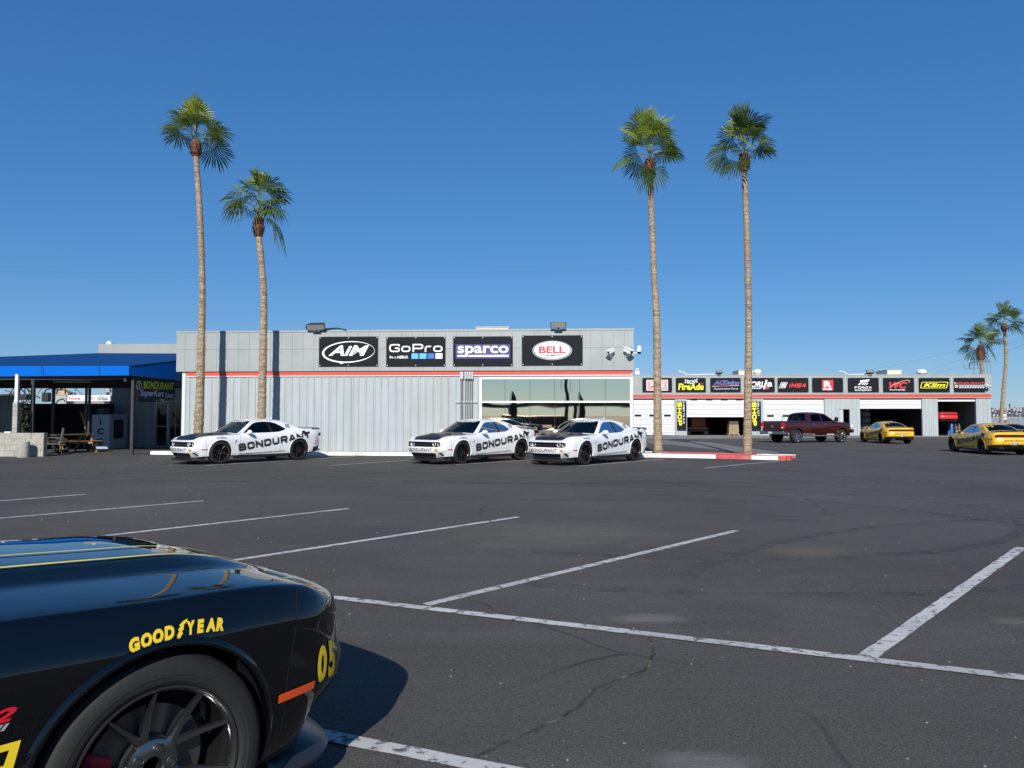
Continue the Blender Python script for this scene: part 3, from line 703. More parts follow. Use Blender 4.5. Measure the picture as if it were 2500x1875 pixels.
def d_aim(c):
    o = ell2d(.50, .485, .445, .36, 60, 0); i = ell2d(.515, .49, .425, .325, 60, 0)
    k = .055
    o = [(x, y+k*(x-.5)*1.6) for x, y in o]; i = [(x, y+k*(x-.5)*1.6) for x, y in i]
    c.poly([o, i], LW); c.poly([(.30, .19), (.46, .135), (.38, .085)], LW)
    c.text('AiM', .16, .36, .85, .71, LW, shear=.35, bold=.03)
def d_gopro(c):
    c.sq('GoPro', .05, .49, .955, .76, LW, sw=.17, asp=1.2, gap=.2, rr=.35)
    c.text('Be a', .06, .28, .17, .36, LW, bold=.01); c.text('HERO.', .185, .27, .375, .365, LW, shear=.2, bold=.03)
    for k, m in enumerate((C_LB, C_LB, C_MB, LW)): c.poly(rect2d(.43+k*.135, .26, .545+k*.135, .44), m)
def d_sparco(c):
    c.poly(rect2d(.045, .26, .955, .735), C_PUR); c.text('sparco', .075, .33, .93, .69, LW, bold=.022)
    c.poly(rect2d(.075, .32, .215, .38), LW); c.poly(rect2d(.26, .32, .93, .38), LW)
def d_bell(c):
    c.poly(ell2d(.5, .5, .325, .32), C_SIL); c.poly(ell2d(.5, .5, .312, .30), LK); c.poly(ell2d(.5, .505, .298, .285), LW)
    c.text('BELL', .28, .40, .72, .64, C_RED, bold=.035); c.text('HELMETS', .375, .30, .625, .37, LK, bold=.02); c.text('\u00ae', .735, .40, .75, .43, LK)
M1 = 'four black sponsor signs on the main building'
sign(F1, 779.5, 822, 923.5, 895, 'black sign with white oval ring around slanted AiM letters', d_aim, M1)
sign(F1, 943.5, 822.5, 1088, 895, 'black GoPro sign with four small blue and white squares', d_gopro, M1)
sign(F1, 1106.5, 821.5, 1252, 894.5, 'black sign with violet panel reading sparco', d_sparco, M1)
sign(F1, 1274, 819, 1422.5, 892.5, 'black sign with white oval reading BELL HELMETS in red', d_bell, M1)
def d_ps(c):
    c.poly(rect2d(.14, .13, .86, .86), LW); c.poly(rect2d(.17, .17, .83, .82), C_RED); c.poly(rect2d(.19, .30, .81, .68), LW); c.poly(rect2d(.205, .33, .795, .65), C_RED)
    c.text('PERFORMANCE', .20, .71, .80, .79, LW, bold=.02); c.sq('FS', .25, .37, .75, .61, LW, sw=.24, asp=1.9, gap=.4); c.text('HOMESTEAD', .20, .20, .80, .27, LW, bold=.02)
def d_fire(c):
    for s in (0, 1):
        for i in range(5):
            for j in range(3):
                if (i+j) % 2: continue
                u = (.30+i*.04 if not s else .52+i*.04); v = .58+j*.085+(.02*i if s else .02*(4-i))+(0)
                c.poly([(u, v), (u+.04, v+(.02 if s else -.02)), (u+.045, v+.085+(.02 if s else -.02)), (u+.005, v+.085)], LW)
    c.text('FireAde', .08, .17, .92, .62, C_YEL, shear=.1, bold=.03); c.text('Fs', .24, .62, .29, .68, C_RED, bold=.03); c.text('2000', .80, .55, .93, .62, C_RED, bold=.03)
def d_acd(c):
    c.text('ACDelco', .115, .52, .955, .82, C_GB, shear=.3, bold=.05); c.text('ACDelco', .125, .53, .945, .81, C_BLUE, shear=.3, bold=.025)
    c.poly([(.06, .42), (.94, .50), (.94, .47), (.06, .44)], LW); c.poly([(.06, .42), (.5, .455), (.94, .475), (.94, .455), (.06, .385)], C_RED)
    c.text('Automotive Parts', .11, .19, .91, .34, C_GB, bold=.03)
def d_borla(c):
    c.text('BORL', .08, .36, .66, .76, LW, shear=.2, bold=.03); c.poly([(.62, .22), (.68, .22), (.76, .86), (.70, .86)], LW); c.text('a', .74, .40, .92, .70, LW, shear=.1, bold=.025)
    c.text('EXHAUST', .14, .24, .58, .34, LW, shear=.2, bold=.03); c.poly([(.66, .24), (.80, .24), (.82, .38), (.68, .38)], C_RED)
def d_imsa(c):
    for a, b, m in ((.03, .24, LW), (.045, .225, LK)):
        e = .0 if m is LW else .025
        c.poly([(a, .30+e), (b, .30+e), (b+.09, .70-e), (a+.09, .70-e)], m)
    for k in range(3): c.poly([(.09+k*.05, .36), (.12+k*.05, .36), (.18+k*.05, .64), (.15+k*.05, .64)], LW)
    c.sq('IMSA', .34, .34, .95, .62, C_RED, sw=.26, asp=1.1, gap=.16, shear=.35)
def d_racer(c):
    c.poly(rect2d(.32, .14, .68, .86), C_RED); c.text('R', .38, .36, .63, .78, LW, bold=.05); c.text('RACER', .355, .17, .64, .29, LW, bold=.05)
def d_forza(c):
    c.poly([(.39, .82), (.70, .90), (.69, .80), (.62, .70), (.42, .68)], LW); c.poly([(.32, .52), (.40, .66), (.46, .66), (.38, .50)], LW)
    for k in range(3): c.poly([(.44+k*.065, .52), (.475+k*.065, .52), (.535+k*.065, .64), (.49+k*.065, .64)], LW)
    c.sq('FORZA', .22, .26, .76, .41, LW, sw=.22, asp=1.3, gap=.3); c.text('MOTORSPORT.', .22, .11, .77, .20, LW, bold=.035)
def d_wc(c):
    c.text('WC', .20, .26, .78, .72, C_RED, shear=.3, bold=.04)
    sw_ = [(.15, .30), (.40, .62), (.62, .80), (.80, .88), (.87, .80), (.84, .66), (.82, .66), (.835, .78), (.79, .83), (.62, .75), (.42, .56)]
    c.poly(sw_, mat('sign_pale_red', (.66, .25, .2), .5)); c.text('World Challenge', .20, .13, .71, .22, LW, shear=.15, bold=.035)
def d_klim(c):
    sh = .13
    c.poly([[(u+sh*(v-.5), v) for u, v in rrect(.07, .29, .93, .72, .06)], [(u+sh*(v-.5), v) for u, v in rrect(.095, .325, .905, .685, .045)]], C_YEL)
    c.text('Klim', .15, .38, .86, .64, C_YEL, shear=.3, bold=.03)
def d_bond(c):
    c.poly(rect2d(.03, .55, .045, .72), LW); c.sq('BONDURANT', .055, .56, .97, .71, C_RED, sw=.26, asp=1.3, gap=.22)
    c.poly([ell2d(.085, .42, .055, .10), ell2d(.085, .42, .04, .075)], LW); c.poly(rect2d(.05, .43, .12, .45), LW); c.poly(rect2d(.078, .34, .092, .43), LW)
    c.poly(rect2d(.16, .49, .97, .51), LW); c.text('SCHOOL OF HIGH PERFORMANCE DRIVING', .16, .42, .97, .475, LW, bold=.02); c.poly(rect2d(.16, .385, .97, .40), LW)
    for k in range(10): c.poly([(.16+k*.082, .30), (.20+k*.082, .30), (.245+k*.082, .365), (.195+k*.082, .365)], LW)
G2 = 'ten black sponsor signs on the workshop fascia'
for (a, b, lab, dr_) in (
    (1568, 1640.5, 'black sign with red and white square logo behind the palm trunk', d_ps),
    (1649.5, 1723, 'black sign with yellow FireAde lettering and chequered flags', d_fire),
    (1733.5, 1808, 'black sign with blue ACDelco Automotive Parts lettering', d_acd),
    (1817, 1891, 'black sign with white borla exhaust lettering partly behind palm trunk', d_borla),
    (1898, 1973.5, 'black sign with striped emblem and red IMSA lettering', d_imsa),
    (1982, 2058, 'black sign with red square and white letter R', d_racer),
    (2069, 2145, 'black sign with white FORZA MOTORSPORT lettering', d_forza),
    (2155, 2231, 'black sign with red WC letters and small World Challenge', d_wc),
    (2242, 2318, 'black sign with yellow framed Klim lettering', d_klim),
    (2327.5, 2404, 'black sign with red BONDURANT lettering at far right', d_bond)):
    sign(F2, a, 922.5, b, 958.3, lab, dr_, G2)
def vshop(t2, sp2, asp):
    def d(c):
        c.put(sq_text('SHOP', .80*c.h, .46*c.w, .30*c.w, .58*c.h, sw=.26, asp=1.0, gap=.16, rot=-math.pi/2), C_YEL)
        c.put(sq_text(t2, sp2*c.h, .17*c.w, .72*c.w, (.985-sp2/2)*c.h, sw=.22, asp=1.0, gap=.25, rot=-math.pi/2), LW)
    return d
G3 = 'vertical black shop name banners between the roller doors'
sign(F2, 1652, 980, 1675.3, 1051, 'vertical black banner reading VIPER TA 2.0 SHOP', vshop('VIPER TA 2.0', .74, 1), G3, off=-.05)
sign(F2, 1834, 980, 1857.5, 1052, 'vertical black banner reading HELLCAT SHOP right of the palm trunk', vshop('HELLCAT', .48, 1), G3, off=-.05)

# ------------------------------------------------------------------ roof and wall equipment
def floodlight(fr, px, py_top, py_bot, w, label, off=-.2, tilt=25, up=False):
    s, zb = fr.sz(px, py_bot, off); _, zt = fr.sz(px, py_top, off); h = zt-zb
    o = thing('floodlight', label, 'floodlight', fr.w(s, off, zb), fr.a, 'floodlights on the roofs')
    M = Matrix.Translation((0, 0, h*.62)) @ Matrix.Rotation(R(tilt), 4, 'X')
    mb = MB(); hh = h*.36
    mb.add([M @ Vector(v) for v in [(-w/2, -.16, -hh), (w/2, -.16, -hh), (w/2, -.16, hh), (-w/2, -.16, hh), (-w*.36, .2, -hh*.7), (w*.36, .2, -hh*.7), (w*.36, .2, hh*.7), (-w*.36, .2, hh*.7)]],
           [(0, 1, 2, 3), (4, 7, 6, 5), (0, 4, 5, 1), (1, 5, 6, 2), (2, 6, 7, 3), (3, 7, 4, 0)])
    hd = mb.build('housing', mat('bronze_metal', (.05, .045, .04), .5), o)
    mb = MB(); mb.box(-w*.44, w*.44, -.168, -.163, -hh*.88, hh*.88, M=M); mb.build('lens', mat('flood_lens', (.22, .21, .18), .25), hd)
    mb = MB(); mb.tube([(0, 0, -.05), (0, .02, h*.4)], .035, 8); mb.box(-.16, .16, -.1, .1, -.05, .0); mb.build('bracket', M_dark, o)
    return o
fl = floodlight(F1, 773, 789, 807, .78, 'brown floodlight on main roof above the AiM sign')
mb = MB(); s, z = F1.sz(795, 806.5, -.1); p = F1.w(s, -.1, z); mb.tube([(.2, 0, .03), (.8, .1, .10), (1.2, .0, .02)], [.05, .03, .02], 6); mb.tube([(-.3, 0, .0), (-.45, -.05, .12), (-.2, -.05, .16)], .012, 6); mb.build('cable', M_dark, fl)
floodlight(F1, 1363, 785.5, 804, .62, 'brown floodlight on main roof above the BELL sign', tilt=12)
floodlight(F2, 1755, 904.5, 916, .62, 'small floodlight on workshop roof above the blue lettered sign', tilt=-30)
floodlight(F2, 2123.5, 904, 916, .70, 'small floodlight on workshop roof above the FORZA sign', tilt=-30)
def ac(fr, x0, x1, y0, y1, dep, label):
    a, zt = fr.sz(x0, y0, 1.2); b, _ = fr.sz(x1, y0, 1.2); zb = fr.sz(x0, y1, 1.2)[1]-.5
    o = thing('air_conditioner', label, 'rooftop unit', fr.w((a+b)/2, 1.2, zb), fr.a, 'cream rooftop units'); w = b-a; h = zt-zb
    mb = MB(); mb.bbox(-w/2, w/2, 0, dep, 0, h, .03); mb.build('casing', M_cream, o)
    mb = MB(); mb.box(-.01, .01, -.004, -.001, .05, h-.05); mb.box(-w/2-.02, w/2+.02, -.03, dep+.02, h, h+.03); mb.build('lid', M_cream, o)
ac(F1, 1162, 1243, 800, 808, 2.5, 'cream rooftop unit on the main building above the sparco sign')
ac(F2, 1803, 1840, 904.5, 917, 2.5, 'cream rooftop unit on the workshop roof behind the palm trunk')
ac(F2, 2166, 2201, 903.5, 917, 2.5, 'cream rooftop unit on the workshop roof above the red WC sign')
def vent(fr, px, py0, py1, r, label):
    s, zt = fr.sz(px, py0, 1); zb = fr.sz(px, py1, 1)[1]-.5; h = zt-zb
    o = thing('roof_vent', label, 'roof vent', fr.w(s, 1, zb), fr.a, 'white roof vents')
    mb = MB(); mb.lathe([(r*.75, 0), (r*.75, h-.62), (r*1.0, h-.6), (r*1.0, h-.5)], 20); mb.build('neck', M_white, o, smooth=40)
    mb = MB(); mb.lathe([(r*.7, h-.5), (r*1.1, h-.36), (r*1.15, h-.2), (r*.8, h-.05), (0, h)], 20); mb.build('cap', M_white, o, smooth=40)
vent(F2, 1849.5, 901.5, 917, .33, 'white round roof vent just right of the palm trunk')
vent(F2, 2250, 901.5, 917, .38, 'white round roof vent above the yellow Klim sign')
vent(F3, 267, 832, 842, .14, 'small white roof vent on the low roof behind the blue canopy')
def gooseneck(px, label, ln=2.0):
    s, z = F2.sz(px, 916, .3); o = thing('roof_pipe', label, 'pipe', F2.w(s, .3, z), F2.a, 'thin white pipes on the workshop roof')
    mb = MB(); mb.tube([(-.7, 0, .38), (-.3, 0, .30), (0, 0, .1), (0, 0, -.1)], .05, 8); mb.build('bend', M_white, o, smooth=40)
    mb = MB(); mb.tube([(.1, 0, .06), (ln, 0, .10), (ln+.05, 0, -.1)], .035, 8); mb.build('pipe', M_white, o, smooth=40)
gooseneck(1675, 'thin bent white roof pipe left of the small floodlight on the workshop', 3.0); gooseneck(2068, 'thin bent white roof pipe above the FORZA sign', 2.2)
def sec_cam(fr, px, py, yaw, label, off=None, sc=1.0):
    off = (-.135 if fr is F1 else -.205) if off is None else off
    s, z = fr.sz(px, py, off-.25)
    o = thing('security_camera', label, 'security camera', fr.w(s, off, z-.12), fr.a, 'white security cameras on the walls')
    mb = MB(); mb.bbox(-.08, .08, -.03, 0, -.10, .10, .01); mb.tube([(0, -.02, 0), (0, -.16, .0), (0, -.22, .08)], .022, 8); mb.build('bracket', M_white, o)
    M = Matrix.Translation((0, -.26, .13)) @ Matrix.Rotation(R(yaw), 4, 'Z') @ Matrix.Rotation(R(22), 4, 'X') @ Matrix.Scale(sc*.72, 4)
    mb = MB(); mb.bbox(-.10, .10, -.26, .22, -.08, .09, .02, M=M); mb.bbox(-.12, .12, -.33, .23, .092, .115, .008, M=M); b = mb.build('body', M_white, o)
    mb = MB(); mb.lathe([(.0, -.268), (.055, -.266), (.06, -.262)], 16, 'y', M=M); mb.build('lens', M_glassd, b)
    return o
sec_cam(F1, 1492, 858, -40, 'left one of the two white security cameras right of the BELL sign')
sec_cam(F1, 1533, 857, 35, 'right one of the two white security cameras right of the BELL sign', sc=1.2)
sec_cam(F2, 2410, 943, 20, 'white security camera right of the last workshop sign', sc=1.6)
s, z = F1.sz(1553, 860, -.2); o = thing('dome_camera', 'white dome camera on an arm at the main building corner', 'security camera', F1.w(sR+.0, -.2, z), F1.a)
mb = MB(); mb.tube([(.04, 0, -.03), (.18, 0, -.03), (.24, 0, .02), (.24, 0, .16)], .02, 8); mb.build('arm', M_white, o, smooth=40)
mb = MB(); mb.lathe([(0, .26), (.06, .25), (.09, .16), (.09, .02)], 16, o=(.24, 0, 0)); mb.build('housing', M_white, o, smooth=40)
mb = MB(); mb.lathe([(.085, .02), (.07, -.05), (0, -.08)], 16, o=(.24, 0, 0)); mb.build('lens', M_glassd, o, smooth=40)
# roof access ladder with guard rails
s, z = F2.sz(2372, 916, 6); o = thing('roof_ladder', 'grey guard rail cage on the workshop roof in front of the shorter far palm', 'guard rail', F2.w(F2.sz(2374, 916, 2)[0], 2, z-.3), F2.a)
M_rail = mat('rail_steel', (.20, .24, .27), .5, metal=.3)
w1 = F2.sz(2413, 916, 2)[0]-F2.sz(2384, 916, 2)[0]; hh = Z2(2390, 887, 2)-Z2(2390, 916, 2)+.3
for yy in (0, .8):
    mb = MB(); mb.tube([(.6, yy, -.3), (.6, yy, hh*.95), (.5, yy, hh), (-.2, yy, hh), (-.32, yy, hh*.9), (-.32, yy, hh*.6), (-.2, yy, hh*.52), (.58, yy, hh*.52)], .03, 6); mb.build('grab_rail', M_rail, o, smooth=50)
mb = MB(); mb.tube([(.6, 0, hh), (.6+w1, 0, hh)], .05, 6); mb.tube([(.6, 0, hh-.12), (.6+w1, 0, hh-.12)], .03, 6); mb.build('top_rail', M_rail, o)
for k in (.35, .72, 1.0):
    mb = MB(); mb.tube([(.6+w1*k, 0, -.3), (.6+w1*k, 0, hh)], .03, 6); mb.build('post', M_rail, o)

# ------------------------------------------------------------------ blue canopy
M_blue = mat('blue_fabric', (.0, .12, .52), .9, spec=.15, var=.03, vscale=1, bump=.15, bscale=4, stretch=(1, 1, .3))
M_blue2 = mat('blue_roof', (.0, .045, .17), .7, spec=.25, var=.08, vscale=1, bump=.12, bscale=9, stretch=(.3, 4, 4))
CAN = thing('canopy', 'blue canopy with bright blue front valance on dark steel posts', 'canopy', (0, 0, 0))
ZFc = 30.0
A = P(315, 893, ZFc); B = P(315, 916.5, ZFc); A0 = Vector((-32, ZFc+.6, A.z+.0)); B0 = Vector((-32, ZFc+.6, P(0, 923, ZFc).z))
xb = P(433, 900, 32.9).x; Cc = Vector((xb, 32.9, P(433, 879.5, 32.9).z)); D = Vector((xb, 32.9, P(433, 926, 32.9).z))
R0 = P(243, 862, 36.5); R1 = P(432, 863, 36.5)
L0p = Vector((-32, 33.5, A.z+.12))
mb = MB(); th = Vector((0, .05, 0)); mb.add([A0, A, B, B0, A0+th, A+th, B+th, B0+th], [(0, 1, 2, 3), (7, 6, 5, 4), (0, 4, 5, 1), (3, 2, 6, 7), (1, 5, 6, 2), (0, 3, 7, 4)])
mb.build('valance', M_blue, CAN)
mb = MB(); th = Vector((-.05, 0.02, 0)); A_, B_ = A+Vector((0, .052, 0)), B+Vector((0, .052, 0)); mb.add([A_, Cc, D, B_, A_+th, Cc+th, D+th, B_+th], [(0, 1, 2, 3), (7, 6, 5, 4), (0, 4, 5, 1), (3, 2, 6, 7), (1, 5, 6, 2), (0, 3, 7, 4)])
mb.build('side_valance', M_blue, CAN)
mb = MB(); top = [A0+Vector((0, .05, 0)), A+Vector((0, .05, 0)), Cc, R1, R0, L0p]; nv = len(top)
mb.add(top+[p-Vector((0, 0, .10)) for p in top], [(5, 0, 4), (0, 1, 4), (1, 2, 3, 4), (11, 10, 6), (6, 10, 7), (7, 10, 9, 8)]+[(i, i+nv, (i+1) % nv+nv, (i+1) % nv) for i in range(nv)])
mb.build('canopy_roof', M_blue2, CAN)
# seams of the valance and the dark steel under it
mb = MB()
for px in (103, 243): p = P(px, 900, ZFc+.05); mb.box(p.x-.008, p.x+.008, ZFc-.004, ZFc+.03, B.z+.02, A.z-.01)
mb.build('seam', mat('blue_seam', (.01, .10, .42), .8), CAN)
mb = MB(); zb = B.z+.02
for y, z0, z1 in ((30.3, zb-.18, zb), (33.2, zb-.22, zb), (36.0, zb-.3, zb)): mb.box(-32, A.x-.3, y, y+.12, z0, z1)
x = -31.5
while x < A.x: mb.box(x, x+.08, 30.42, 36.0, zb-.13, zb-.01); x += 1.6
mb.box(A.x-.3, A.x-.2, 30.2, 36.5, zb-.25, zb)
mb.box(-32, A.x-.2, 33.4, 36.6, zb-.06, zb-.02)
mb.build('underframe', M_dark, CAN)
def post(px, Zd, w, m, zt=None, name='post'):
    p = P(px, 1000, Zd); mb = MB(); mb.box(p.x-w/2, p.x+w/2, Zd-w/2, Zd+w/2, 0, zt or zb-.2); mb.box(p.x-w*.9, p.x+w*.9, Zd-w*.9, Zd+w*.9, 0, .015); return mb.build(name, m, CAN)
M_post = mat('post_steel', (.028, .028, .032), .5)
post(324, 30.35, .11, M_post); post(80, 30.36, .12, M_post, zt=zb-.18); post(218, 33.2, .085, M_post); post(130, 36.1, .11, mat('post_grey', (.16, .165, .19), .5)); post(210, 36.3, .09, mat('post_grey', (.16, .165, .19), .5))
for (px, py, Zd, ln) in ((176, 931, 31.0, 2.1), (322, 926, 30.7, .5), (290, 934, 33.5, 1.6)):
    p = P(px, py, Zd); mb = MB(); mb.bbox(p.x-ln*.35, p.x+ln*.35, p.y-.08, p.y+.08, p.z-.05, p.z+.04, .02)
    tag(mb.build('tube_light', mat('tube_fixture', (.30, .29, .27), .5)), {176: 'long fluorescent fixture under the canopy left of the corner post', 322: 'short lamp fixture at the canopy corner post', 290: 'dim fluorescent fixture deep under the canopy'}[px], 'lamp fixture', 'lamp fixtures under the canopy')
# banner under the side valance
bx0, bz1 = P(329, 921, 30.6), P(329, 921, 30.6).z
v0 = P(329, 921, 30.6); v1 = P(427, 925, 33.0); bot = P(329, 980.5, 30.6).z; t1 = v1.z
dirb = Vector((v1.x-v0.x, v1.y-v0.y, 0)); Lb = dirb.length
ban = thing('kart_school_banner', 'dark banner reading BONDURANT SuperKart School under the canopy side', 'banner', (v0.x+dirb.x/2, v0.y+dirb.y/2, (v0.z+bot)/2), math.atan2(dirb.y, dirb.x))
hb = v0.z-bot; mb = MB(); mb.box(-Lb/2, Lb/2, -.01, .01, -hb/2, hb/2); mb.build('banner_cloth', mat('banner_dark', (.05, .052, .055), .6), ban)
M_by = mat('banner_yellow', (.88, .80, .05), .6); M_bg = mat('banner_grey', (.72, .74, .78), .6)
c = Canvas(Lb, hb); c.text('BONDURANT', .20, .55, .97, .88, M_by, shear=.12, bold=.04); c.text('SuperKart', .12, .16, .72, .52, M_bg, shear=.25, bold=.03); c.text('School', .74, .22, .95, .44, M_bg, shear=.2, bold=.02)
c.poly([ell2d(.09, .68, .065, .18), ell2d(.09, .68, .05, .145)], M_bg); c.poly(rect2d(.055, .82, .125, .86), M_by); c.poly(rect2d(.08, .66, .10, .84), M_by); c.poly([(.04, .52), (.085, .68), (.095, .68), (.06, .52)], M_bg); c.poly([(.14, .52), (.095, .68), (.085, .68), (.12, .52)], M_bg)
c.text('Phoenix', .60, .11, .70, .15, M_bg); c.text('1,200', .62, .02, .70, .08, M_bg); c.text('#bondurantracing', .73, .03, .94, .06, M_bg)
l = c.mb.build('lettering', c.mats, ban, fix=False); l.location = (0, -.009, 0)

# ------------------------------------------------------------------ things under and left of the canopy
z0w = G(50, 1115).y
def X(px, Y): return P(px, 1018, Y).x
w_ = thing('block_wall', 'low pale concrete block wall at the left edge, in front of the canopy', 'wall', (X(50, z0w), z0w, 0))
mb = MB(); x0, x1 = -34-w_.location.x, X(108, z0w)-w_.location.x; wh = P(50, 1057, z0w).z
rnd = random.Random(4)
for r_ in range(4):
    x = x0+(.2 if r_ % 2 else 0)
    while x < x1-.01:
        xe = min(x+.4, x1); j = rnd.uniform(-.008, .008); mb.bbox(x+.003, xe-.003, j, .24+j, r_*wh/4+.002, (r_+1)*wh/4-.002, .008); x += .4
mb.box(x0+.01, x1-.01, .02, .22, 0, wh-.01); mb.build('blockwork', M_block, w_)
zc = z0w-.45; p = P(59.5, 1018, zc); r_ = .205; o = thing('concrete_planter', 'round concrete drum standing against the low block wall', 'planter', (p.x, zc+.0, 0))
mb = MB(); h_ = P(59, 1078, zc).z; mb.lathe([(r_*.98, 0), (r_, .02), (r_, h_-.02), (r_*.97, h_), (r_*.85, h_), (r_*.83, h_-.06), (0, h_-.06)], 32); mb.build('drum', M_block, o, smooth=35)
pz = 29.6; o = thing('block_pillar', 'tall concrete block pillar with white post behind the low wall', 'pillar', (X(40, pz), pz, 0)); mb = MB()
ht = P(40, 982, pz).z
for i in range(12): mb.bbox(-.095+rnd.uniform(-.004, .004), .095, -.1, .1, i*ht/12+.002, (i+1)*ht/12-.002, .01)
mb.build('blockwork', M_block, o); mb = MB(); mb.box(-.055, .055, -.055, .055, ht, B.z+.02); mb.build('post', M_white, o)
o = thing('paper_bag', 'small white packet lying on the low block wall', 'packet', (X(21, z0w+.1), z0w+.12, wh)); mb = MB(); mb.bbox(-.13, .13, -.06, .06, 0.002, .05, .015); mb.build('packet', M_white, o)
# creeper beside the pillar
mb = MB(); rnd = random.Random(9)
for k in range(260):
    c_ = Vector((X(48, 30.4)+rnd.uniform(0, .35), 30.4+rnd.uniform(-.15, .2), rnd.uniform(.4, 2.15))); u = Vector((rnd.uniform(-1, 1), rnd.uniform(-1, 1), rnd.uniform(-1, 1))).normalized()*.05; v = u.orthogonal().normalized()*.035
    mb.add([c_-u, c_+v, c_+u, c_-v], [(0, 1, 2, 3)])
vine = thing('climbing_plant', 'dark leafy climber beside the concrete block pillar', 'plant', (0, 0, 0)); mb.build('leaves', mat('vine_leaf', (.03, .045, .02), .5), vine, fix=False)
mb = MB(); mb.tube([(X(50, 30.4), 30.45, 0), (X(52, 30.4), 30.45, 1.2), (X(50, 30.4), 30.45, 2.2)], .015, 5); mb.build('stem', mat('stem_brown', (.08, .05, .03), .8), vine)
# corrugated metal fence at far left
o = thing('metal_fence', 'grey green corrugated metal fence at the left edge', 'fence', (X(0, 34), 34, 0)); mb = MB(); x0, x1 = -12, X(34, 34)-X(0, 34); ft = P(10, 969, 34).z
x = x0; k = 0; pv = []
while x < x1: pv.append((x, 0 if k % 4 < 2 else .05)); x += .085; k += 1
mb.prism(pv+[(p[0], p[1]+.01) for p in pv[::-1]], 0, ft, 'xy'); mb.box(x0, x1, -.03, .08, ft, ft+.06, 0); mb.build('panel', mat('fence_green', (.20, .22, .20), .6, var=.2, vscale=1.5), o)
o = thing('screen_fence', 'black mesh screen fence at the back under the canopy', 'fence', (X(150, 36.8), 36.8, 0)); mb = MB(); x0, x1 = X(34, 36.8)-o.location.x, X(275, 36.8)-o.location.x; mb.box(x0, x1, 0, .03, 0, P(150, 985.5, 36.8).z); mb.build('screen', mat('black_mesh', (.012, .012, .012), .9), o)
mb = MB()
for k in range(6): x = x0+(x1-x0)*k/5; mb.tube([(x, .06, 0), (x, .06, P(150, 985.5, 36.8).z)], .03, 6)
mb.build('post', M_dark, o)
# ice box
yi = 35.2; o = thing('ice_machine', 'pale blue ice box lettered ICE in the canopy shade', 'ice box', (X(246, yi), yi, 0)); wi = X(268, yi)-X(223.5, yi); hi = P(245, 1011.5, yi).z
mb = MB(); mb.bbox(-wi/2, wi/2, 0, 1.6, .02, hi, .03); mb.build('cabinet', mat('ice_blue', (.38, .46, .56), .4), o)
c = Canvas(wi, hi)
for ch, v in (('I', .80), ('C', .52), ('E', .22)): c.text(ch, (.46 if ch == 'I' else .33), v-.10, (.54 if ch == 'I' else .67), v+.09, LK, bold=.06)
l = c.mb.build('lettering', LK, o, fix=False); l.location = (0, -.001, hi/2)
mb = MB(); mb.bbox(wi/2+.001, wi/2+.03, .35, 1.2, .5, hi-.25, .01); mb.build('door', M_dark, o)
mb = MB(); mb.bbox(-.3, .05, .2, .7, hi+.001, hi+.28, .03); tag(mb.build('carton', mat('carton', (.10, .11, .12), .8), loc=o.location), 'dark box on top of the ice machine', 'box')
# picnic table seen from its end
M_wood = mat('pine_wood', (.34, .19, .085), .7, var=.2, vscale=6, stretch=(1, 1, .2)); M_woodd = mat('old_wood', (.16, .08, .045), .7, var=.2)
yt = 32.2; px_ = X(172, yt); o = thing('picnic_table', 'wooden picnic table with crossed legs in the canopy shade', 'picnic table', (px_, yt, 0))
Mr = Matrix.Rotation(R(-22), 4, 'Z')
for yy in (-.75, .75):
    for sg in (-1, 1):
        mb = MB(); mb.prism([(sg*.62-.06, 0), (sg*.62+.06, 0), (-sg*.02+.06+sg*.22, .74), (-sg*.02-.06+sg*.22, .74)], yy-.02+.02*sg, yy+.02+.02*sg, 'xz', M=Mr); mb.build('leg', M_wood, o)
    mb = MB(); mb.box(-.75, .75, yy-.06, yy-.021, .36, .46, M=Mr); mb.build('brace', M_wood, o)
mb = MB()
for k in range(5): mb.bbox(-.38+k*.155, -.235+k*.155, -.95, .95, .741, .78, .006, M=Mr)
mb.build('table_top', M_woodd, o)
for sg in (-1, 1):
    mb = MB(); mb.bbox(sg*.66-.13, sg*.66+.13, -.95, .95, .461, .5, .006, M=Mr); mb.build('bench', M_wood, o)
o = thing('leaning_board', 'long pale plank leaning behind the picnic table beside the ice box', 'plank', (X(228, 33.4), 33.4, 0)); mb = MB(); mb.add([Vector(v) for v in [(.0, -.1, .0), (.14, -.1, 0), (-.75, .4, 1.75), (-.83, .4, 1.75), (.0, -.04, .0), (.14, -.04, 0), (-.75, .46, 1.75), (-.83, .46, 1.75)]], [(0, 1, 2, 3), (7, 6, 5, 4), (0, 4, 5, 1), (1, 5, 6, 2), (2, 6, 7, 3), (3, 7, 4, 0)]); mb.build('plank', M_wood, o)
# garden chair
yc = 30.6; o = thing('patio_chair', 'dark metal patio chair beside the low block wall', 'chair', (X(132, yc), yc, 0), R(25)); M_ch = mat('chair_metal', (.10, .115, .11), .5)
mb = MB(); mb.bbox(-.26, .26, -.26, .26, .40, .44, .02); mb.build('seat', M_ch, o)
mb = MB(); mb.tube([(.24, -.24, .42), (.30, -.24, .75), (.34, -.2, 1.05), (.34, .2, 1.05), (.30, .24, .75), (.24, .24, .42)], .022, 8)
for k in range(5): mb.tube([(.25, -.16+.08*k, .44), (.34, -.16+.08*k, 1.04)], .010, 5)
mb.build('backrest', M_ch, o, smooth=50)
for sx in (-.24, .24):
    for sy in (-.24, .24): mb = MB(); mb.tube([(sx, sy, .42), (sx*1.15, sy*1.1, 0)], .018, 6); mb.build('leg', M_ch, o)
for sy in (-.27, .27): mb = MB(); mb.tube([(.28, sy, .66), (-.1, sy, .68), (-.28, sy, .62), (-.24, sy, .42)], .016, 6); mb.build('armrest', M_ch, o, smooth=50)
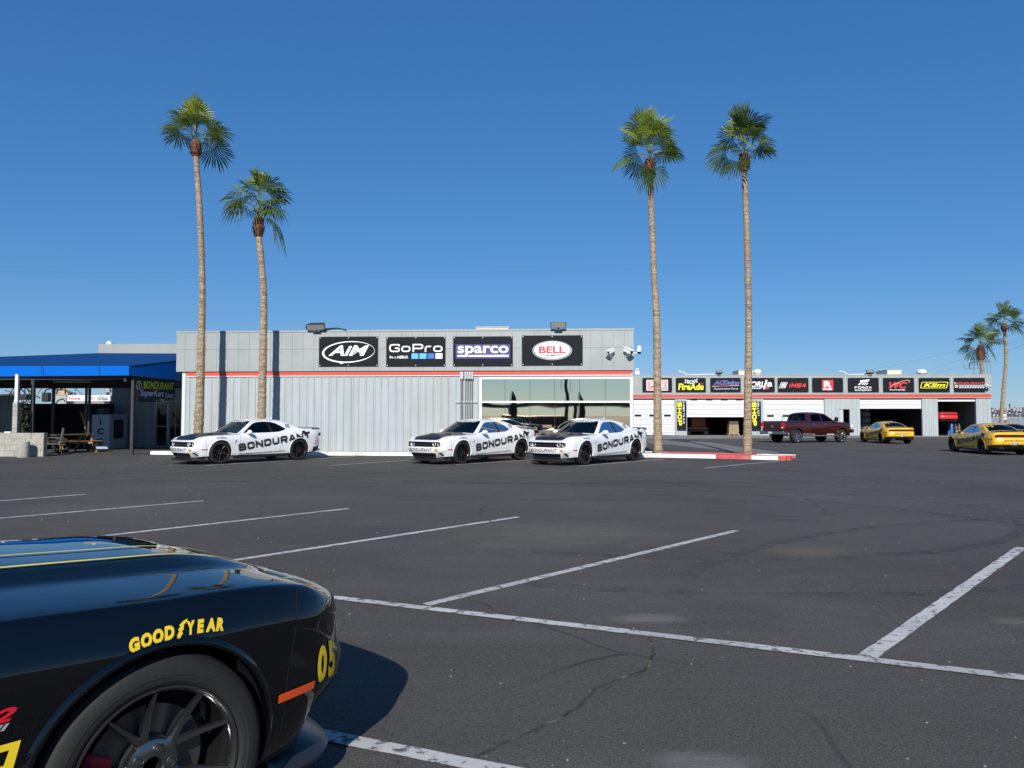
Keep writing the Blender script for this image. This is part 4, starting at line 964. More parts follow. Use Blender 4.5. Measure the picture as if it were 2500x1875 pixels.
yc2 = 31.4; o = thing('tyre', 'black tyre standing behind the patio chair under the canopy', 'tyre', (X(152, yc2), yc2, .33), R(20)); mb = MB(); mb.lathe([(.19, -.1), (.27, -.13), (.33, -.1), (.34, 0), (.33, .1), (.27, .13), (.19, .1)], 32, 'y'); mb.build('tread', M_rubber, o, smooth=40)

# far left: sign trailer, stacked frames and wires beyond the screen fence
yr = 43.5
def wbox(x0, x1, y0, y1, Y): a, b = P(x0, y0, Y), P(x1, y1, Y); return a.x, b.x, b.z, a.z
x0, x1, zb_, zt_ = wbox(164, 269, 965, 980, yr)
o = thing('sign_trailer', 'long white trailer side board with red and black lettering beyond the fence', 'trailer', ((x0+x1)/2, yr, 0)); w_t = x1-x0; mb = MB(); mb.bbox(-w_t/2, w_t/2, 0, .6, zb_, zt_, .03); mb.build('side_board', M_white, o)
mb = MB(); mb.box(-w_t/2+.1, w_t/2-.1, .1, .5, zb_-.5, zb_); mb.build('chassis', M_dark, o)
for k in range(8):
    mb = MB(); mb.lathe([(0, -.04), (.13, -.03), (.22, 0), (.25, .1)], 20, 'y', (-w_t/2+.55+k*(w_t-1)/7.5, 0.0, zb_-.2)); mb.build('wheel', mat('grey_wheel', (.20, .20, .21), .6), o, smooth=40)
c = Canvas(w_t, zt_-zb_); c.text('Rotunda', .04, .28, .31, .72, C_RED, bold=.02); c.text('O', .55, .3, .60, .7, C_PUR, bold=.02); c.text('No', .615, .45, .65, .6, LK); c.text('Bondurant', .73, .76, .92, .9, LK); c.text('COMMERCIAL', .69, .5, .95, .66, LK, bold=.01); c.text('CAR DRIER', .69, .2, .95, .44, LK, bold=.01)
l = c.mb.build('lettering', c.mats, o, fix=False); l.location = (0, -.002, (zt_+zb_)/2)
x0, x1, zb_, zt_ = wbox(131, 162, 965, 983, 45); o = thing('grey_trailer', 'pale grey trailer with a tan tarpaulin left of the white lettered trailer', 'trailer', ((x0+x1)/2, 45, 0)); w_t = x1-x0; mb = MB(); mb.bbox(-w_t/2, w_t/2, 0, .5, zb_-.4, zt_, .05); mb.build('box', mat('trailer_grey', (.36, .40, .38), .5), o)
mb = MB(); mb.add([Vector(v) for v in [(-w_t/2-.1, 0, zt_), (w_t/2+.1, 0, zt_+.02), (w_t/2, .3, zt_+.3), (0, .5, zt_+.55), (-w_t/2, .3, zt_+.25), (-w_t/2-.1, .6, zt_), (w_t/2+.1, .6, zt_)]], [(0, 1, 2, 3, 4), (1, 6, 2), (0, 4, 5), (4, 3, 5), (3, 2, 6), (3, 6, 5)]); mb.build('tarpaulin', mat('tan_tarp', (.40, .30, .19), .8, var=.2), o)
def lattice(name, lab, pts, Y, r=.03):
    base = P(*pts[0][0], Y); o = thing(name, lab, 'frame', (base.x, Y, 0), 0, 'dark tube frames beyond the fence'); mb = MB()
    for i, ln in enumerate(pts):
        q = [P(x, y, Y+(.15*(i % 3)))-Vector((base.x, Y, 0)) for x, y in ln]; mb.tube(q, r, 5)
    mb.build('tube_frame', M_dark, o, smooth=50)
lattice('race_kart', 'stack of dark tube frames and rods behind the white post', [[(20, 968), (38, 940), (22, 926)], [(30, 926), (52, 950), (72, 972)], [(28, 966), (50, 935)], [(38, 968), (38, 935)], [(48, 930), (48, 966), (54, 970)], [(62, 936), (60, 966)], [(48, 930), (62, 945), (85, 965), (98, 972)], [(12, 953), (24, 956), (30, 966)], [(64, 941), (75, 969)], [(62, 936), (40, 966)]], 40)
mb = MB(); a = P(22, 964, 40); b = P(116, 964, 40); a.z -= .1; mb.bbox(a.x-.5, a.x+.9, 40, 40.5, 2.4, P(20, 962, 40).z, .05); mb.bbox(P(101, 960, 40).x, P(118, 960, 40).x, 40, 40.3, 2.3, P(110, 958, 40).z, .05)
tag(mb.build('engine_block', M_dark), 'dark machinery blocks on the stacked tube frames', 'machinery')
lattice('dune_buggy', 'dark buggy roll cage beside the tan tarpaulin', [[(103, 968), (112, 952), (126, 948), (130, 955)], [(138, 962), (145, 930), (158, 930), (160, 962)], [(145, 938), (158, 938)], [(134, 952), (145, 935)], [(160, 952), (172, 958), (185, 960), (183, 966)], [(150, 952), (158, 938)], [(138, 952), (160, 952), (175, 966)], [(148, 930), (148, 952)]], 44, .04)
def wire(p, q, r, lab, name='guy_wire', cat='wire', grp=None, sag=0.0, m=None):
    mb = MB(); n = 16; mb.tube([p+(q-p)*i/n-Vector((0, 0, sag*4*(i/n)*(1-i/n))) for i in range(n+1)], r, 5); tag(mb.build(name, m or M_dark), lab, cat, grp)
gw = 'thin wires seen under the canopy'
wire(P(168, 936, 38), P(204, 966, 38), .012, 'thin dark wire slanting down right beyond the fence', grp=gw); wire(P(194, 940, 38), P(182, 955, 38), .012, 'short thin dark wire leaning left beyond the fence', grp=gw)
wire(P(113, 932, 37.5), P(92, 962, 37.5), .014, 'pale thin wire slanting beside the dark canopy post', grp=gw, m=M_white); wire(P(259, 938, 37.5), P(275, 958, 37.5), .02, 'pale thin wire beside the corrugated wall edge', grp=gw, m=M_white)
o = thing('utility_pole', 'small dark utility pole far beyond the white trailer', 'pole', (P(262, 1018, 90).x, 90, 0)); mb = MB(); zt_ = P(262, 945, 90).z; mb.tube([(0, 0, 0), (0, 0, zt_)], .14, 8); mb.build('post', M_dark, o); mb = MB(); mb.bbox(-.3, .3, -.2, .2, zt_-.7, zt_-.05, .1); mb.build('transformer', M_steel, o)

# ------------------------------------------------------------------ far right: grandstand, sign, poles, cables
yg = 150.0; M_gs = mat('stand_dark', (.045, .055, .075), .8, var=.15, vscale=.3)
gx0, gx1 = P(2380, 1018, yg).x, P(2700, 1018, yg).x; o = thing('grandstand', 'long dark grandstand with rows of seats at far right', 'grandstand', (gx0, yg, -.3)); gw_ = gx1-gx0; gh = P(2450, 1001, yg+16).z+.3
mb = MB(); n = 14
for i in range(n): mb.box(0, gw_, i*1.1, 16, 1.8+(gh-1.8)*i/n, 1.8+(gh-1.8)*(i+1)/n)
mb.build('terrace', M_gs, o)
mb = MB(); rnd = random.Random(3)
for i in range(n):
    for k in range(int(gw_/.75)):
        if rnd.random() < .22: x = k*.75; mb.box(x, x+.34, i*1.1+.3, i*1.1+.55, 1.8+(gh-1.8)*(i+1)/n, 1.8+(gh-1.8)*(i+1)/n+.32)
tag(mb.build('seats', mat('seat_pale', (.42, .42, .44), .6), o), kind='stuff')
mb = MB()
for k in range(int(gw_/6)):
    x = k*6.0; mb.add([(x, -.02, 1.9), (x+.5, -.02, 1.9), (x+5.5, 15.3, gh+.1), (x+5.0, 15.3, gh+.1), (x, .02, 1.9+.12), (x+.5, .02, 2.02), (x+5.5, 15.3, gh+.2), (x+5, 15.3, gh+.2)], [(0, 1, 2, 3), (4, 7, 6, 5), (0, 4, 5, 1), (1, 5, 6, 2), (2, 6, 7, 3), (3, 7, 4, 0)])
mb.build('stair', mat('stair_tan', (.22, .20, .19), .8), o)
mb = MB(); mb.box(0, gw_, -.3, -.2, 0, 1.7); mb.build('front_wall', mat('stand_wall', (.20, .22, .25), .7), o)
o = thing('mesh_fence', 'pale chain link fence with posts in front of the far grandstand', 'fence', (gx0-3, yg-14, -.3)); mb = MB()
for k in range(60): mb.tube([(k*1.2, 0, 0), (k*1.2, 0, 2.5)], .05, 5)
for z_ in (.15, .9, 1.6, 2.4): mb.tube([(0, 0, z_), (72, 0, z_)], .035, 4)
mb.build('post', M_steel, o)
o = thing('tan_building', 'small tan building above the grandstand left of the far palm trunk', 'building', (P(2437, 1018, 260).x, 260, 0)); mb = MB(); zt_ = P(2437, 997.5, 260).z; mb.box(-1.8, 8, 0, 8, 0, zt_); mb.build('wall', mat('tan_wall', (.42, .38, .32), .8), o); mb = MB(); mb.box(-2, 8.2, -.2, 8.2, zt_, zt_+.3); mb.build('roof', M_conc, o)
ys = 60; o = thing('white_sign', 'small white panel sign on a pole beside the far palm trunk', 'sign', (P(2454, 1018, ys).x, ys, -.3))
for k, (y0, y1) in enumerate(((1012, 1017), (1020, 1024.5))):
    mb = MB(); mb.bbox(-.12, .10, 0, .03, P(2450, y1, ys).z+.3, P(2450, y0, ys).z+.3, .005); mb.build('board', M_white, o)
mb = MB(); mb.tube([(0.05, .06, 0), (.05, .06, P(2450, 1011, ys).z+.3)], .04, 6); mb.build('post', M_dark, o)
for px, pt, lab in ((2466, 986, 'thin far utility pole above the grandstand'), (2478, 993, 'far utility pole with a small transformer above the grandstand')):
    o = thing('utility_pole', lab, 'pole', (P(px, 1018, 300).x, 300, 0), 0, 'far poles above the grandstand'); mb = MB(); zt_ = P(px, pt, 300).z; mb.tube([(0, 0, 0), (0, 0, zt_)], .2, 6); mb.build('post', M_dark, o)
    mb = MB(); mb.box(-1.1 if px == 2478 else -.3, 1.1 if px == 2478 else .3, -.1, .1, zt_-.8, zt_-.55); mb.build('crossarm', M_dark, o)
yl = 95; o = thing('lamp_post', 'thin grey lamp post in front of the grandstand at the right edge', 'lamp post', (P(2491, 1018, yl).x, yl, -.3)); zt_ = P(2491, 1011, yl).z+.3; mb = MB(); mb.tube([(0, 0, 0), (0, 0, zt_)], .06, 6); mb.build('post', M_steel, o); mb = MB(); mb.bbox(-.3, .3, -.15, .15, zt_, zt_+.12, .03); mb.build('lamp_head', M_steel, o)
M_cab = mat('cable_grey', (.10, .12, .15), .6)
cg = 'power cables crossing the sky'
for k, ((x0, y0), (x1, y1)) in enumerate((((2040, 905), (2620, 768)), ((2080, 934), (2620, 779)), ((2140, 933), (2620, 793)))):
    wire(P(x0, y0+8, 120), P(x1, y1, 75), .007, ['upper of three power cables rising to the right edge', 'middle of three power cables rising to the right edge', 'lower of three power cables rising to the right edge'][k], 'power_cable', 'cable', cg, .9, M_cab)
wire(P(-150, 660, 60), P(1700, 655, 60), .006, 'very faint cable high across the sky', 'power_cable', 'cable', cg, .3, M_cab)

# ------------------------------------------------------------------ things inside the workshop
def inroot(name, lab, cat, px, y, grp=None, z=.02, rot=0): return thing(name, lab, cat, F2.w(F2.sz(px, 1018, y)[0], y, z-.25), F2.a+R(rot), grp)
M_or = mat('orange_paint', (.42, .11, .035), .5, var=.15); M_card = mat('cardboard', (.30, .22, .13), .8, var=.08)
o = inroot('work_cart', 'orange flat work cart with orange crate in the half open workshop bay', 'cart', 1703, 3.2)
mb = MB(); mb.bbox(-1.0, 1.05, 0, 1.3, .55, .74, .02); mb.build('deck', M_or, o); mb = MB(); mb.box(-.7, .8, .1, 1.2, .30, .54); mb.build('chassis', M_dark, o)
for sx in (-.85, .85):
    for sy in (.15, 1.15): mb = MB(); mb.lathe([(0, -.05), (.2, -.05), (.2, .05), (0, .05)], 18, 'y', (sx, sy, .21)); mb.build('wheel', mat('grey_wheel', (.2, .2, .21), .6), o, smooth=40)
o = inroot('orange_crate', 'tall orange cabinet resting on the orange cart', 'cabinet', 1707, 3.4, z=.02); mb = MB(); mb.bbox(-.75, .62, 0, 1.0, .742, 1.62, .04); mb.build('cabinet', M_or, o); mb = MB(); mb.bbox(-.2, .55, -.02, -.004, .8, 1.55, .005); mb.build('door', mat('orange_door', (.36, .10, .04), .6), o)
o = inroot('pallet', 'pale wooden pallet under cardboard boxes in the half open bay', 'pallet', 1792, .35); mb = MB()
for k in range(5): mb.bbox(-.5, .5, k*.22, k*.22+.12, .12, .14, .004)
for x_ in (-.48, -.04, .40): mb.bbox(x_, x_+.08, 0, 1.0, .02, .119, .004)
mb.bbox(-.5, .5, 0, .1, 0, .018, .004); mb.build('slats', mat('pallet_wood', (.55, .40, .24), .7, var=.15), o)
for k, (z0_, z1_, w_b, lab) in enumerate(((.142, .74, .46, 'large cardboard box on the pale pallet'), (.742, 1.02, .44, 'middle flat cardboard box stacked on the pallet'), (1.022, 1.34, .42, 'top dark cardboard box stacked on the pallet'))):
    mb = MB(); mb.bbox(-w_b, w_b, .1, .9, z0_, z1_, .01); x = mb.build('cardboard_box', M_card if k < 2 else mat('dark_card', (.09, .06, .045), .8)); x.location = o.location; x.rotation_euler = o.rotation_euler; tag(x, lab, 'box', 'cardboard boxes stacked on the pallet')
M_bag = mat('grey_bags', (.15, .15, .16), .7, var=.25, vscale=2)
for k in range(5):
    o = inroot('stacked_tyre_bundle', 'grey wrapped tyre bundle in the wide open bay, %s of five' % ['lowest', 'second lowest', 'middle', 'second highest', 'topmost'][k], 'tyre bundle', 2110, 3.6, 'grey wrapped bundles stacked in the open bay', z=.02+k*.58); mb = MB()
    mb.lathe([(.35, 0), (.52, .06), (.58, .28), (.52, .5), (.35, .56), (0, .56)], 20); mb.build('bundle', M_bag, o, smooth=40)
for px, y, lab in ((2165, 7, 'left black tool cabinet deep inside the wide open bay'), (2205, 8, 'right black tool cabinet deep inside the wide open bay')):
    o = inroot('tool_cabinet', lab, 'cabinet', px, y, 'tool cabinets in the open bay'); mb = MB(); mb.bbox(-1, 1, 0, .8, 0, 1.5, .03); mb.build('body', mat('tool_grey', (.07, .07, .075), .5), o)
    for k in range(4): mb = MB(); mb.bbox(-.9, .9, -.03, -.002, .15+k*.33, .42+k*.33, .01); mb.build('drawer', mat('drawer_grey', (.12, .12, .125), .4), o)
for px, h_, r_, lab, m_ in ((2316, 1.05, .14, 'short blue gas cylinder left in the red car bay', mat('cyl_blue', (.03, .12, .34), .4)), (2322, 1.25, .17, 'taller blue gas cylinder beside the short one in the red car bay', mat('cyl_blue', (.03, .12, .34), .4)), (2333, .95, .15, 'dark gas cylinder right of the blue ones', mat('cyl_dark', (.06, .06, .06), .5)), (2341, 1.0, .10, 'thin grey gas cylinder at the right of the cylinder row', mat('cyl_grey', (.12, .12, .12), .5))):
    o = inroot('gas_cylinder', lab, 'gas cylinder', px, 2.6, 'gas cylinders in the red car bay'); mb = MB(); mb.lathe([(r_, 0), (r_, h_-.15), (r_*.7, h_-.05), (r_*.3, h_)], 20); mb.build('bottle', m_, o, smooth=40); mb = MB(); mb.lathe([(.035, h_), (.035, h_+.1), (0, h_+.1)], 10); mb.build('valve', M_steel, o)
o = inroot('car_lift', 'two post lift holding up the red car inside the workshop', 'car lift', 2312, 5.0)
for sx in (-1.65, 1.65): mb = MB(); mb.bbox(sx-.14, sx+.14, -.15, .15, 0, 3.6, .02); mb.build('post', mat('lift_blue', (.02, .04, .12), .5), o)
for sx in (-1, 1):
    for yy in (-1.3, 1.3): mb = MB(); mb.tube([(sx*1.5, 0, 1.72), (sx*.7, yy, 1.74)], .06, 6); mb.build('arm', M_dark, o)

# ------------------------------------------------------------------ behind the camera: what the mirrored windows show
nW = Vector((math.sin(F1.a), -math.cos(F1.a), 0))
def mirror_pt(px, py, dist):                       # where a thing seen in the window really stands
    d = ray(px, py); c0 = Vector((0, 0, CAM_H)); k = (F1.o-c0).dot(nW)/d.dot(nW); q = c0+d*k
    d2 = d-nW*2*d.dot(nW); return q+d2*dist
M_ban = mat('flag_black', (.012, .012, .013), .7)
for px, lab in ((1246, 'left black feather flag mirrored in the window'), (1411, 'right black feather flag mirrored in the window')):
    p = mirror_pt(px, 1018, 40); o = thing('feather_flag', lab, 'flag', (p.x, p.y, 0), R(5), 'black feather flags across the lot'); zt_ = mirror_pt(px, 953, 40).z
    mb = MB(); mb.tube([(0, 0, 0), (0, 0, zt_*.8), (.1, 0, zt_)], .025, 6); mb.build('pole', M_steel, o)
    mb = MB(); mb.prism([(.03, .8), (.6, 1.0), (.72, zt_*.5), (.5, zt_*.8), (.12, zt_)], -.006, .006, 'xz'); mb.build('cloth', M_ban, o)
p = mirror_pt(1383, 1018, 42); o = thing('palm_tree', 'dark palm trunk with hanging strips mirrored in the window', 'palm tree', (p.x, p.y, 0)); mb = MB(); mb.tube([(0, 0, 0), (0.05, 0, 3), (0, 0, 5.6)], [.20, .16, .14], 12); mb.build('trunk', mat('far_trunk', (.05, .045, .04), .9), o, smooth=40)
mb = MB()
for sg in (-1, 1): mb.tube([(sg*.2, 0, 5.2), (sg*.45, 0, 4.8), (sg*.4, 0, 3.9)], .015, 5)
mb.build('hanging_strip', M_dark, o)
o = thing('pit_canopy', 'long dark shade roof on posts across the lot, mirrored in the window', 'canopy', (-14, -34, 0), R(-4)); mb = MB(); mb.box(-26, 24, -5, 5, 2.75, 3.15); mb.build('roof', M_dark, o)
for k in range(7): mb = MB(); mb.box(-25.6+k*8, -25.2+k*8, -.2, .2, 0, 2.74); mb.build('post', M_dark, o)
o = thing('dark_trailer', 'dark maroon race trailer parked across the lot, mirrored in the window', 'trailer', (-4, -26, 0), R(-8)); mb = MB(); mb.bbox(-3.5, 3.5, 0, 2.5, .5, 1.75, .15); mb.build('body', mat('maroon_dark', (.035, .008, .010), .4), o)
for sx in (-2.4, -1.5, 2.4): mb = MB(); mb.lathe([(0, -.1), (.42, -.1), (.42, .1), (0, .1)], 20, 'y', (sx, 2.52, .42)); mb.build('wheel', M_rubber, o, smooth=40)
o = thing('dark_trailer', 'long black race trailer parked across the lot, mirrored left in the window', 'trailer', (-19, -24, 0), R(-8)); mb = MB(); mb.bbox(-4, 4, 0, 2.5, .5, 1.6, .15); mb.build('body', mat('trailer_black', (.015, .015, .017), .3), o)
for sx in (-2.4, -1.5, 2.4): mb = MB(); mb.lathe([(0, -.1), (.42, -.1), (.42, .1), (0, .1)], 20, 'y', (sx, 2.52, .42)); mb.build('wheel', M_rubber, o, smooth=40)

# ------------------------------------------------------------------ palms
def leafmat(name, col):
    m = bpy.data.materials.new(name); m.use_nodes = True; n = m.node_tree.nodes; l = m.node_tree.links; b = n['Principled BSDF']; b.inputs['Base Color'].default_value = (*col, 1); b.inputs['Roughness'].default_value = .42
    tr = n.new('ShaderNodeBsdfTranslucent'); tr.inputs[0].default_value = (col[0]*1.5, col[1]*1.4, col[2]*.6, 1); mx = n.new('ShaderNodeMixShader'); mx.inputs[0].default_value = .30
    l.new(b.outputs[0], mx.inputs[1]); l.new(tr.outputs[0], mx.inputs[2]); l.new(mx.outputs[0], n['Material Output'].inputs[0]); return m
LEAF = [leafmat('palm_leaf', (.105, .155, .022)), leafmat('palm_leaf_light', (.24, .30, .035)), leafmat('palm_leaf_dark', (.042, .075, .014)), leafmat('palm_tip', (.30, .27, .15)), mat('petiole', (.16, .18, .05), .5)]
def trunkmat():
    m = bpy.data.materials.new('palm_bark'); m.use_nodes = True; n = m.node_tree.nodes; l = m.node_tree.links; b = n['Principled BSDF']; b.inputs['Roughness'].default_value = .9
    tc = n.new('ShaderNodeTexCoord'); mp = n.new('ShaderNodeMapping'); mp.inputs['Scale'].default_value = (1.5, 1.5, 9); l.new(tc.outputs['Object'], mp.inputs[0])
    t = n.new('ShaderNodeTexNoise'); t.inputs['Scale'].default_value = 1.4; t.inputs['Detail'].default_value = 7; t.inputs['Roughness'].default_value = .7; l.new(mp.outputs[0], t.inputs[0])
    t2 = n.new('ShaderNodeTexNoise'); t2.inputs['Scale'].default_value = 22; t2.inputs['Detail'].default_value = 5; l.new(tc.outputs['Object'], t2.inputs[0])
    cr = n.new('ShaderNodeValToRGB'); e = cr.color_ramp.elements; e[0].position = .34; e[0].color = (.19, .135, .085, 1); e[1].position = .64; e[1].color = (.50, .385, .255, 1); l.new(t.outputs[0], cr.inputs[0])
    r = n.new('ShaderNodeMapRange'); r.inputs[1].default_value = .35; r.inputs[2].default_value = .62; r.inputs[3].default_value = .5; r.inputs[4].default_value = 1.15; l.new(t2.outputs[0], r.inputs[0])
    h = n.new('ShaderNodeMix'); h.data_type = 'RGBA'; h.blend_type = 'MULTIPLY'; h.inputs[0].default_value = 1; l.new(cr.outputs[0], h.inputs[6]); l.new(r.outputs[0], h.inputs[7]); l.new(h.outputs[2], b.inputs['Base Color'])
    ad = n.new('ShaderNodeMath'); ad.operation = 'ADD'; l.new(t.outputs[0], ad.inputs[0]); l.new(t2.outputs[0], ad.inputs[1])
    bp = n.new('ShaderNodeBump'); bp.inputs['Strength'].default_value = .8; bp.inputs['Distance'].default_value = .03; l.new(ad.outputs[0], bp.inputs['Height']); l.new(bp.outputs[0], b.inputs['Normal']); return m
M_bark = trunkmat(); M_boot = mat('palm_boots', (.15, .065, .036), .9, var=.4, vscale=5, bump=.8, bscale=14, stretch=(3, 3, 1))
def fan(mb, base, az, el, plen, L, rnd, droop, mi, spread=105, nseg=22, fold=.25):
    d = Vector((math.sin(az)*math.cos(el), math.cos(az)*math.cos(el), math.sin(el))); mid = base+d*plen*.55+Vector((0, 0, .02)); el2 = el-R(12+rnd.uniform(0, 22))*(1 if el < 1.2 else .2)
    d2 = Vector((math.sin(az)*math.cos(el2), math.cos(az)*math.cos(el2), math.sin(el2))); c = mid+d2*plen*.45
    mb.tube([base, mid, c], [.022, .016, .012], 5, 4, cap=False)
    side = Vector((math.cos(az), -math.sin(az), 0)); rl = rnd.uniform(-.9, .9); nrm = d2.cross(side).normalized(); side = (side*math.cos(rl)+nrm*math.sin(rl)).normalized(); up = side.cross(d2).normalized()
    if up.z < 0: up = -up
    for k in range(nseg):
        ph = R(-spread+2*spread*k/(nseg-1)); dph = R(2*spread/(nseg-1))*.62; Lk = L*(1-.22*abs(ph)/R(spread))*rnd.uniform(.9, 1.08)
        dirk = d2*math.cos(ph)+side*math.sin(ph); perp = -d2*math.sin(ph)+side*math.cos(ph); lift = up*(abs(math.sin(ph))*fold)
        rr = (.02, .36, .68, .83, .93, 1.0); b = len(mb.v); dj = droop*rnd.uniform(.7, 1.4); sj = rnd.uniform(-.08, .08)
        for r_ in rr:
            hw = Lk*r_*math.tan(dph/2)*1.03 if r_ <= .68 else Lk*.68*math.tan(dph/2)*(1-((r_-.68)/.33)**1.5)*1.05
            q = c+(dirk+lift)*Lk*r_+perp*sj*max(0, r_-.5)*Lk
            q = q-Vector((0, 0, dj*Lk*max(0, r_-.38)**1.7*1.5)) - d2*dj*.25*Lk*max(0, r_-.45)**2
            mb.v += [tuple(q-perp*hw), tuple(q+up*hw*.55), tuple(q+perp*hw)]
        for j in range(5):
            i0 = b+3*j
            mb.f += [(i0, i0+1, i0+4, i0+3), (i0+1, i0+2, i0+5, i0+4)]; mm = 3 if j == 4 and rnd.random() < .55 else mi; mb.m += [mm, mm]
def palm(name_lab, path, Zb, widths, crown, seed, L=.95, nleaf=24, droop=.55, boot=(.26, .55), light=.35, grp='tall palm trees near the kerb', basez=None, extra=(), rise=.40, dropmin=-14):
    """path: photo points of the trunk from the foot to the crown base"""
    base = G(*path[0][:2], path[0][2] if len(path[0]) > 2 else 0) if basez is None else Vector((P(path[0][0], 1018, Zb).x, Zb, basez))
    Y = base.y; o = thing('palm_tree', name_lab, 'palm tree', base, 0, grp); rnd = random.Random(seed)
    pts = [Vector((0, 0, -.25))]+[P(x, y, Y)-base for x, y in path[1:]]
    sm = []; rs = []
    for i in range(len(pts)-1):
        p0, p1, p2, p3 = pts[max(i-1, 0)], pts[i], pts[i+1], pts[min(i+2, len(pts)-1)]; k = max(2, int((p2-p1).length/.11))
        for j in range(k):
            t = j/k; sm.append(.5*((2*p1)+(-p0+p2)*t+(2*p0-5*p1+4*p2-p3)*t*t+(-p0+3*p1-3*p2+p3)*t**3)); u = (i+t)/(len(pts)-1)
            w0 = .86*np.interp(u, np.linspace(0, 1, len(widths)), widths); rs.append(w0/2*(1+rnd.uniform(-.06, .06)+(.05 if (len(sm) % 3) == 0 else 0)))
    sm.append(pts[-1]); rs.append(.43*widths[-1])
    mb = MB(); mb.tube(sm, rs, 16); mb.build('trunk', M_bark, o, smooth=60)
    top = pts[-1]; br, bl = boot
    mb = MB(); prof = []
    for i in range(15):
        t = i/14; prof.append((widths[-1]/2+.01+(br-widths[-1]/2)*math.sin(min(1, t*1.9)*math.pi/2)*(1-.65*max(0, t-.45)/.55)+rnd.uniform(-.015, .02), -.12+t*bl))
    mb.lathe(prof, 16, o=top); 
    for k in range(190):
        a = rnd.uniform(0, 6.28); t = rnd.random(); r_ = br*(.78+.22*math.sin(t*3))*(1-.5*max(0, t-.5)); b_ = top+Vector((math.cos(a)*r_*.9, math.sin(a)*r_*.9, -.12+t*bl*.85)); u = Vector((math.cos(a), math.sin(a), rnd.uniform(.2, 1.2))).normalized(); s_ = u.cross(Vector((0, 0, 1))).normalized()*.03
        mb.add([b_-s_, b_+s_, b_+u*rnd.uniform(.06, .17)], [(0, 1, 2)])
    mb.build('boots', M_boot, o, fix=False, smooth=50)
    mb = MB(); cb = top+Vector((0, 0, bl-.2)); lv = []
    for i in range(nleaf):
        t = i/(nleaf-1); el = R(dropmin+(88-dropmin)*t**.85); az = i*2.39996+rnd.uniform(-.75, .75); el += R(rnd.uniform(-14, 14)); lv.append((az, el))
    for i, (az, el) in enumerate(lv):
        t = i/(nleaf-1); pl = crown*(.42+.20*math.cos(el)+rnd.uniform(-.12, .12)); h_ = cb+Vector((0, 0, .04+rise*t*crown))
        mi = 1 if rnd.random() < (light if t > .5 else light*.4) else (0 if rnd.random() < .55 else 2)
        fan(mb, h_, az, el, pl, L*rnd.uniform(.85, 1.1), rnd, droop*(1.1-.75*t)*rnd.uniform(.8, 1.2), mi, spread=rnd.uniform(78, 112) if t < .85 else 50, fold=.22 if t < .8 else .5)
    for az, el, pl, lf, mi in extra: fan(mb, cb, R(az), R(el), pl, lf, rnd, droop*1.2, mi)
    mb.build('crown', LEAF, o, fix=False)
    return o
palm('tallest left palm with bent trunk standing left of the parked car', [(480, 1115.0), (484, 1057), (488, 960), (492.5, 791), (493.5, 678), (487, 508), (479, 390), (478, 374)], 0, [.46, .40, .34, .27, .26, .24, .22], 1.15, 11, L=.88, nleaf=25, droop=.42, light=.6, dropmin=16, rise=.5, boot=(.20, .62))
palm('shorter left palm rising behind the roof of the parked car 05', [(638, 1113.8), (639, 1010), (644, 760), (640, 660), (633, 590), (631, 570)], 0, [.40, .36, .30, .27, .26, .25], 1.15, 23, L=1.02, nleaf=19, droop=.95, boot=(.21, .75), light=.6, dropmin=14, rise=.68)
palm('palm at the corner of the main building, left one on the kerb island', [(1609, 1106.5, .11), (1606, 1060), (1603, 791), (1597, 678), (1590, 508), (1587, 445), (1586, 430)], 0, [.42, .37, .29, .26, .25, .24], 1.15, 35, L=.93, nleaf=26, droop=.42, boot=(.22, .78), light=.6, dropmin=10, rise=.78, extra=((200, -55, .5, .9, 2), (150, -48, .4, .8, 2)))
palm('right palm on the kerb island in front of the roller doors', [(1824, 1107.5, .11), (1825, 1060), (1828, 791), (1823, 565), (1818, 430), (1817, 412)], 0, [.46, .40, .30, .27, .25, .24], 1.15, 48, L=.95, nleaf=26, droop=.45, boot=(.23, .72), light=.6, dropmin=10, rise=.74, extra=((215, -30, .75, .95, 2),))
FG = 'two far palms beyond the workshop'
palm('taller far palm with thin curved trunk at the right edge', [(2443, 1018), (2446, 1020), (2450, 950), (2456, 880), (2453, 815), (2452, 808)], 86, [.55, .50, .42, .40, .36], 1.75, 57, L=1.5, nleaf=20, droop=.6, boot=(.32, .85), light=.3, grp=FG, basez=-.25)
palm('shorter far palm with shaggy skirt behind the guard rail', [(2399, 1018), (2399, 960), (2398, 900), (2395, 882), (2395, 880)], 82, [.7, .6, .5, .45, .42], 1.7, 66, L=1.55, nleaf=18, droop=.5, boot=(.42, 1.75), light=.15, grp=FG, basez=-.25)
# ------------------------------------------------------------------ vehicles
def paint(name, col, coat=1.0, rough=.35, flake=0.0):
    m = mat(name, col, rough, coat=coat); return m
M_pw = paint('paint_white', (.80, .81, .82)); M_py = paint('paint_yellow', (.80, .46, .015)); M_pk = mat('paint_black', (.0015, .002, .003), .3, coat=1.0, spec=0.0); M_pk.node_tree.nodes['Principled BSDF'].inputs['Coat IOR'].default_value = 1.62
M_pr = paint('paint_red', (.70, .02, .02)); M_pm = paint('paint_maroon', (.038, .0015, .003), rough=.3)
M_sat = mat('satin_black', (.012, .012, .014), .32); M_chrome = mat('chrome', (.75, .75, .76), .12, metal=1); M_rimk = mat('rim_black', (.03, .03, .032), .22, metal=.75); M_gun = mat('rim_gunmetal', (.20, .20, .205), .19, metal=.95)
M_trim = mat('trim_black', (.010, .010, .011), .45); M_well = mat('wheel_well', (.006, .006, .006), .9); M_cal = mat('caliper_red', (.45, .015, .02), .35); M_disc = mat('brake_disc', (.10, .10, .10), .4, metal=.8)
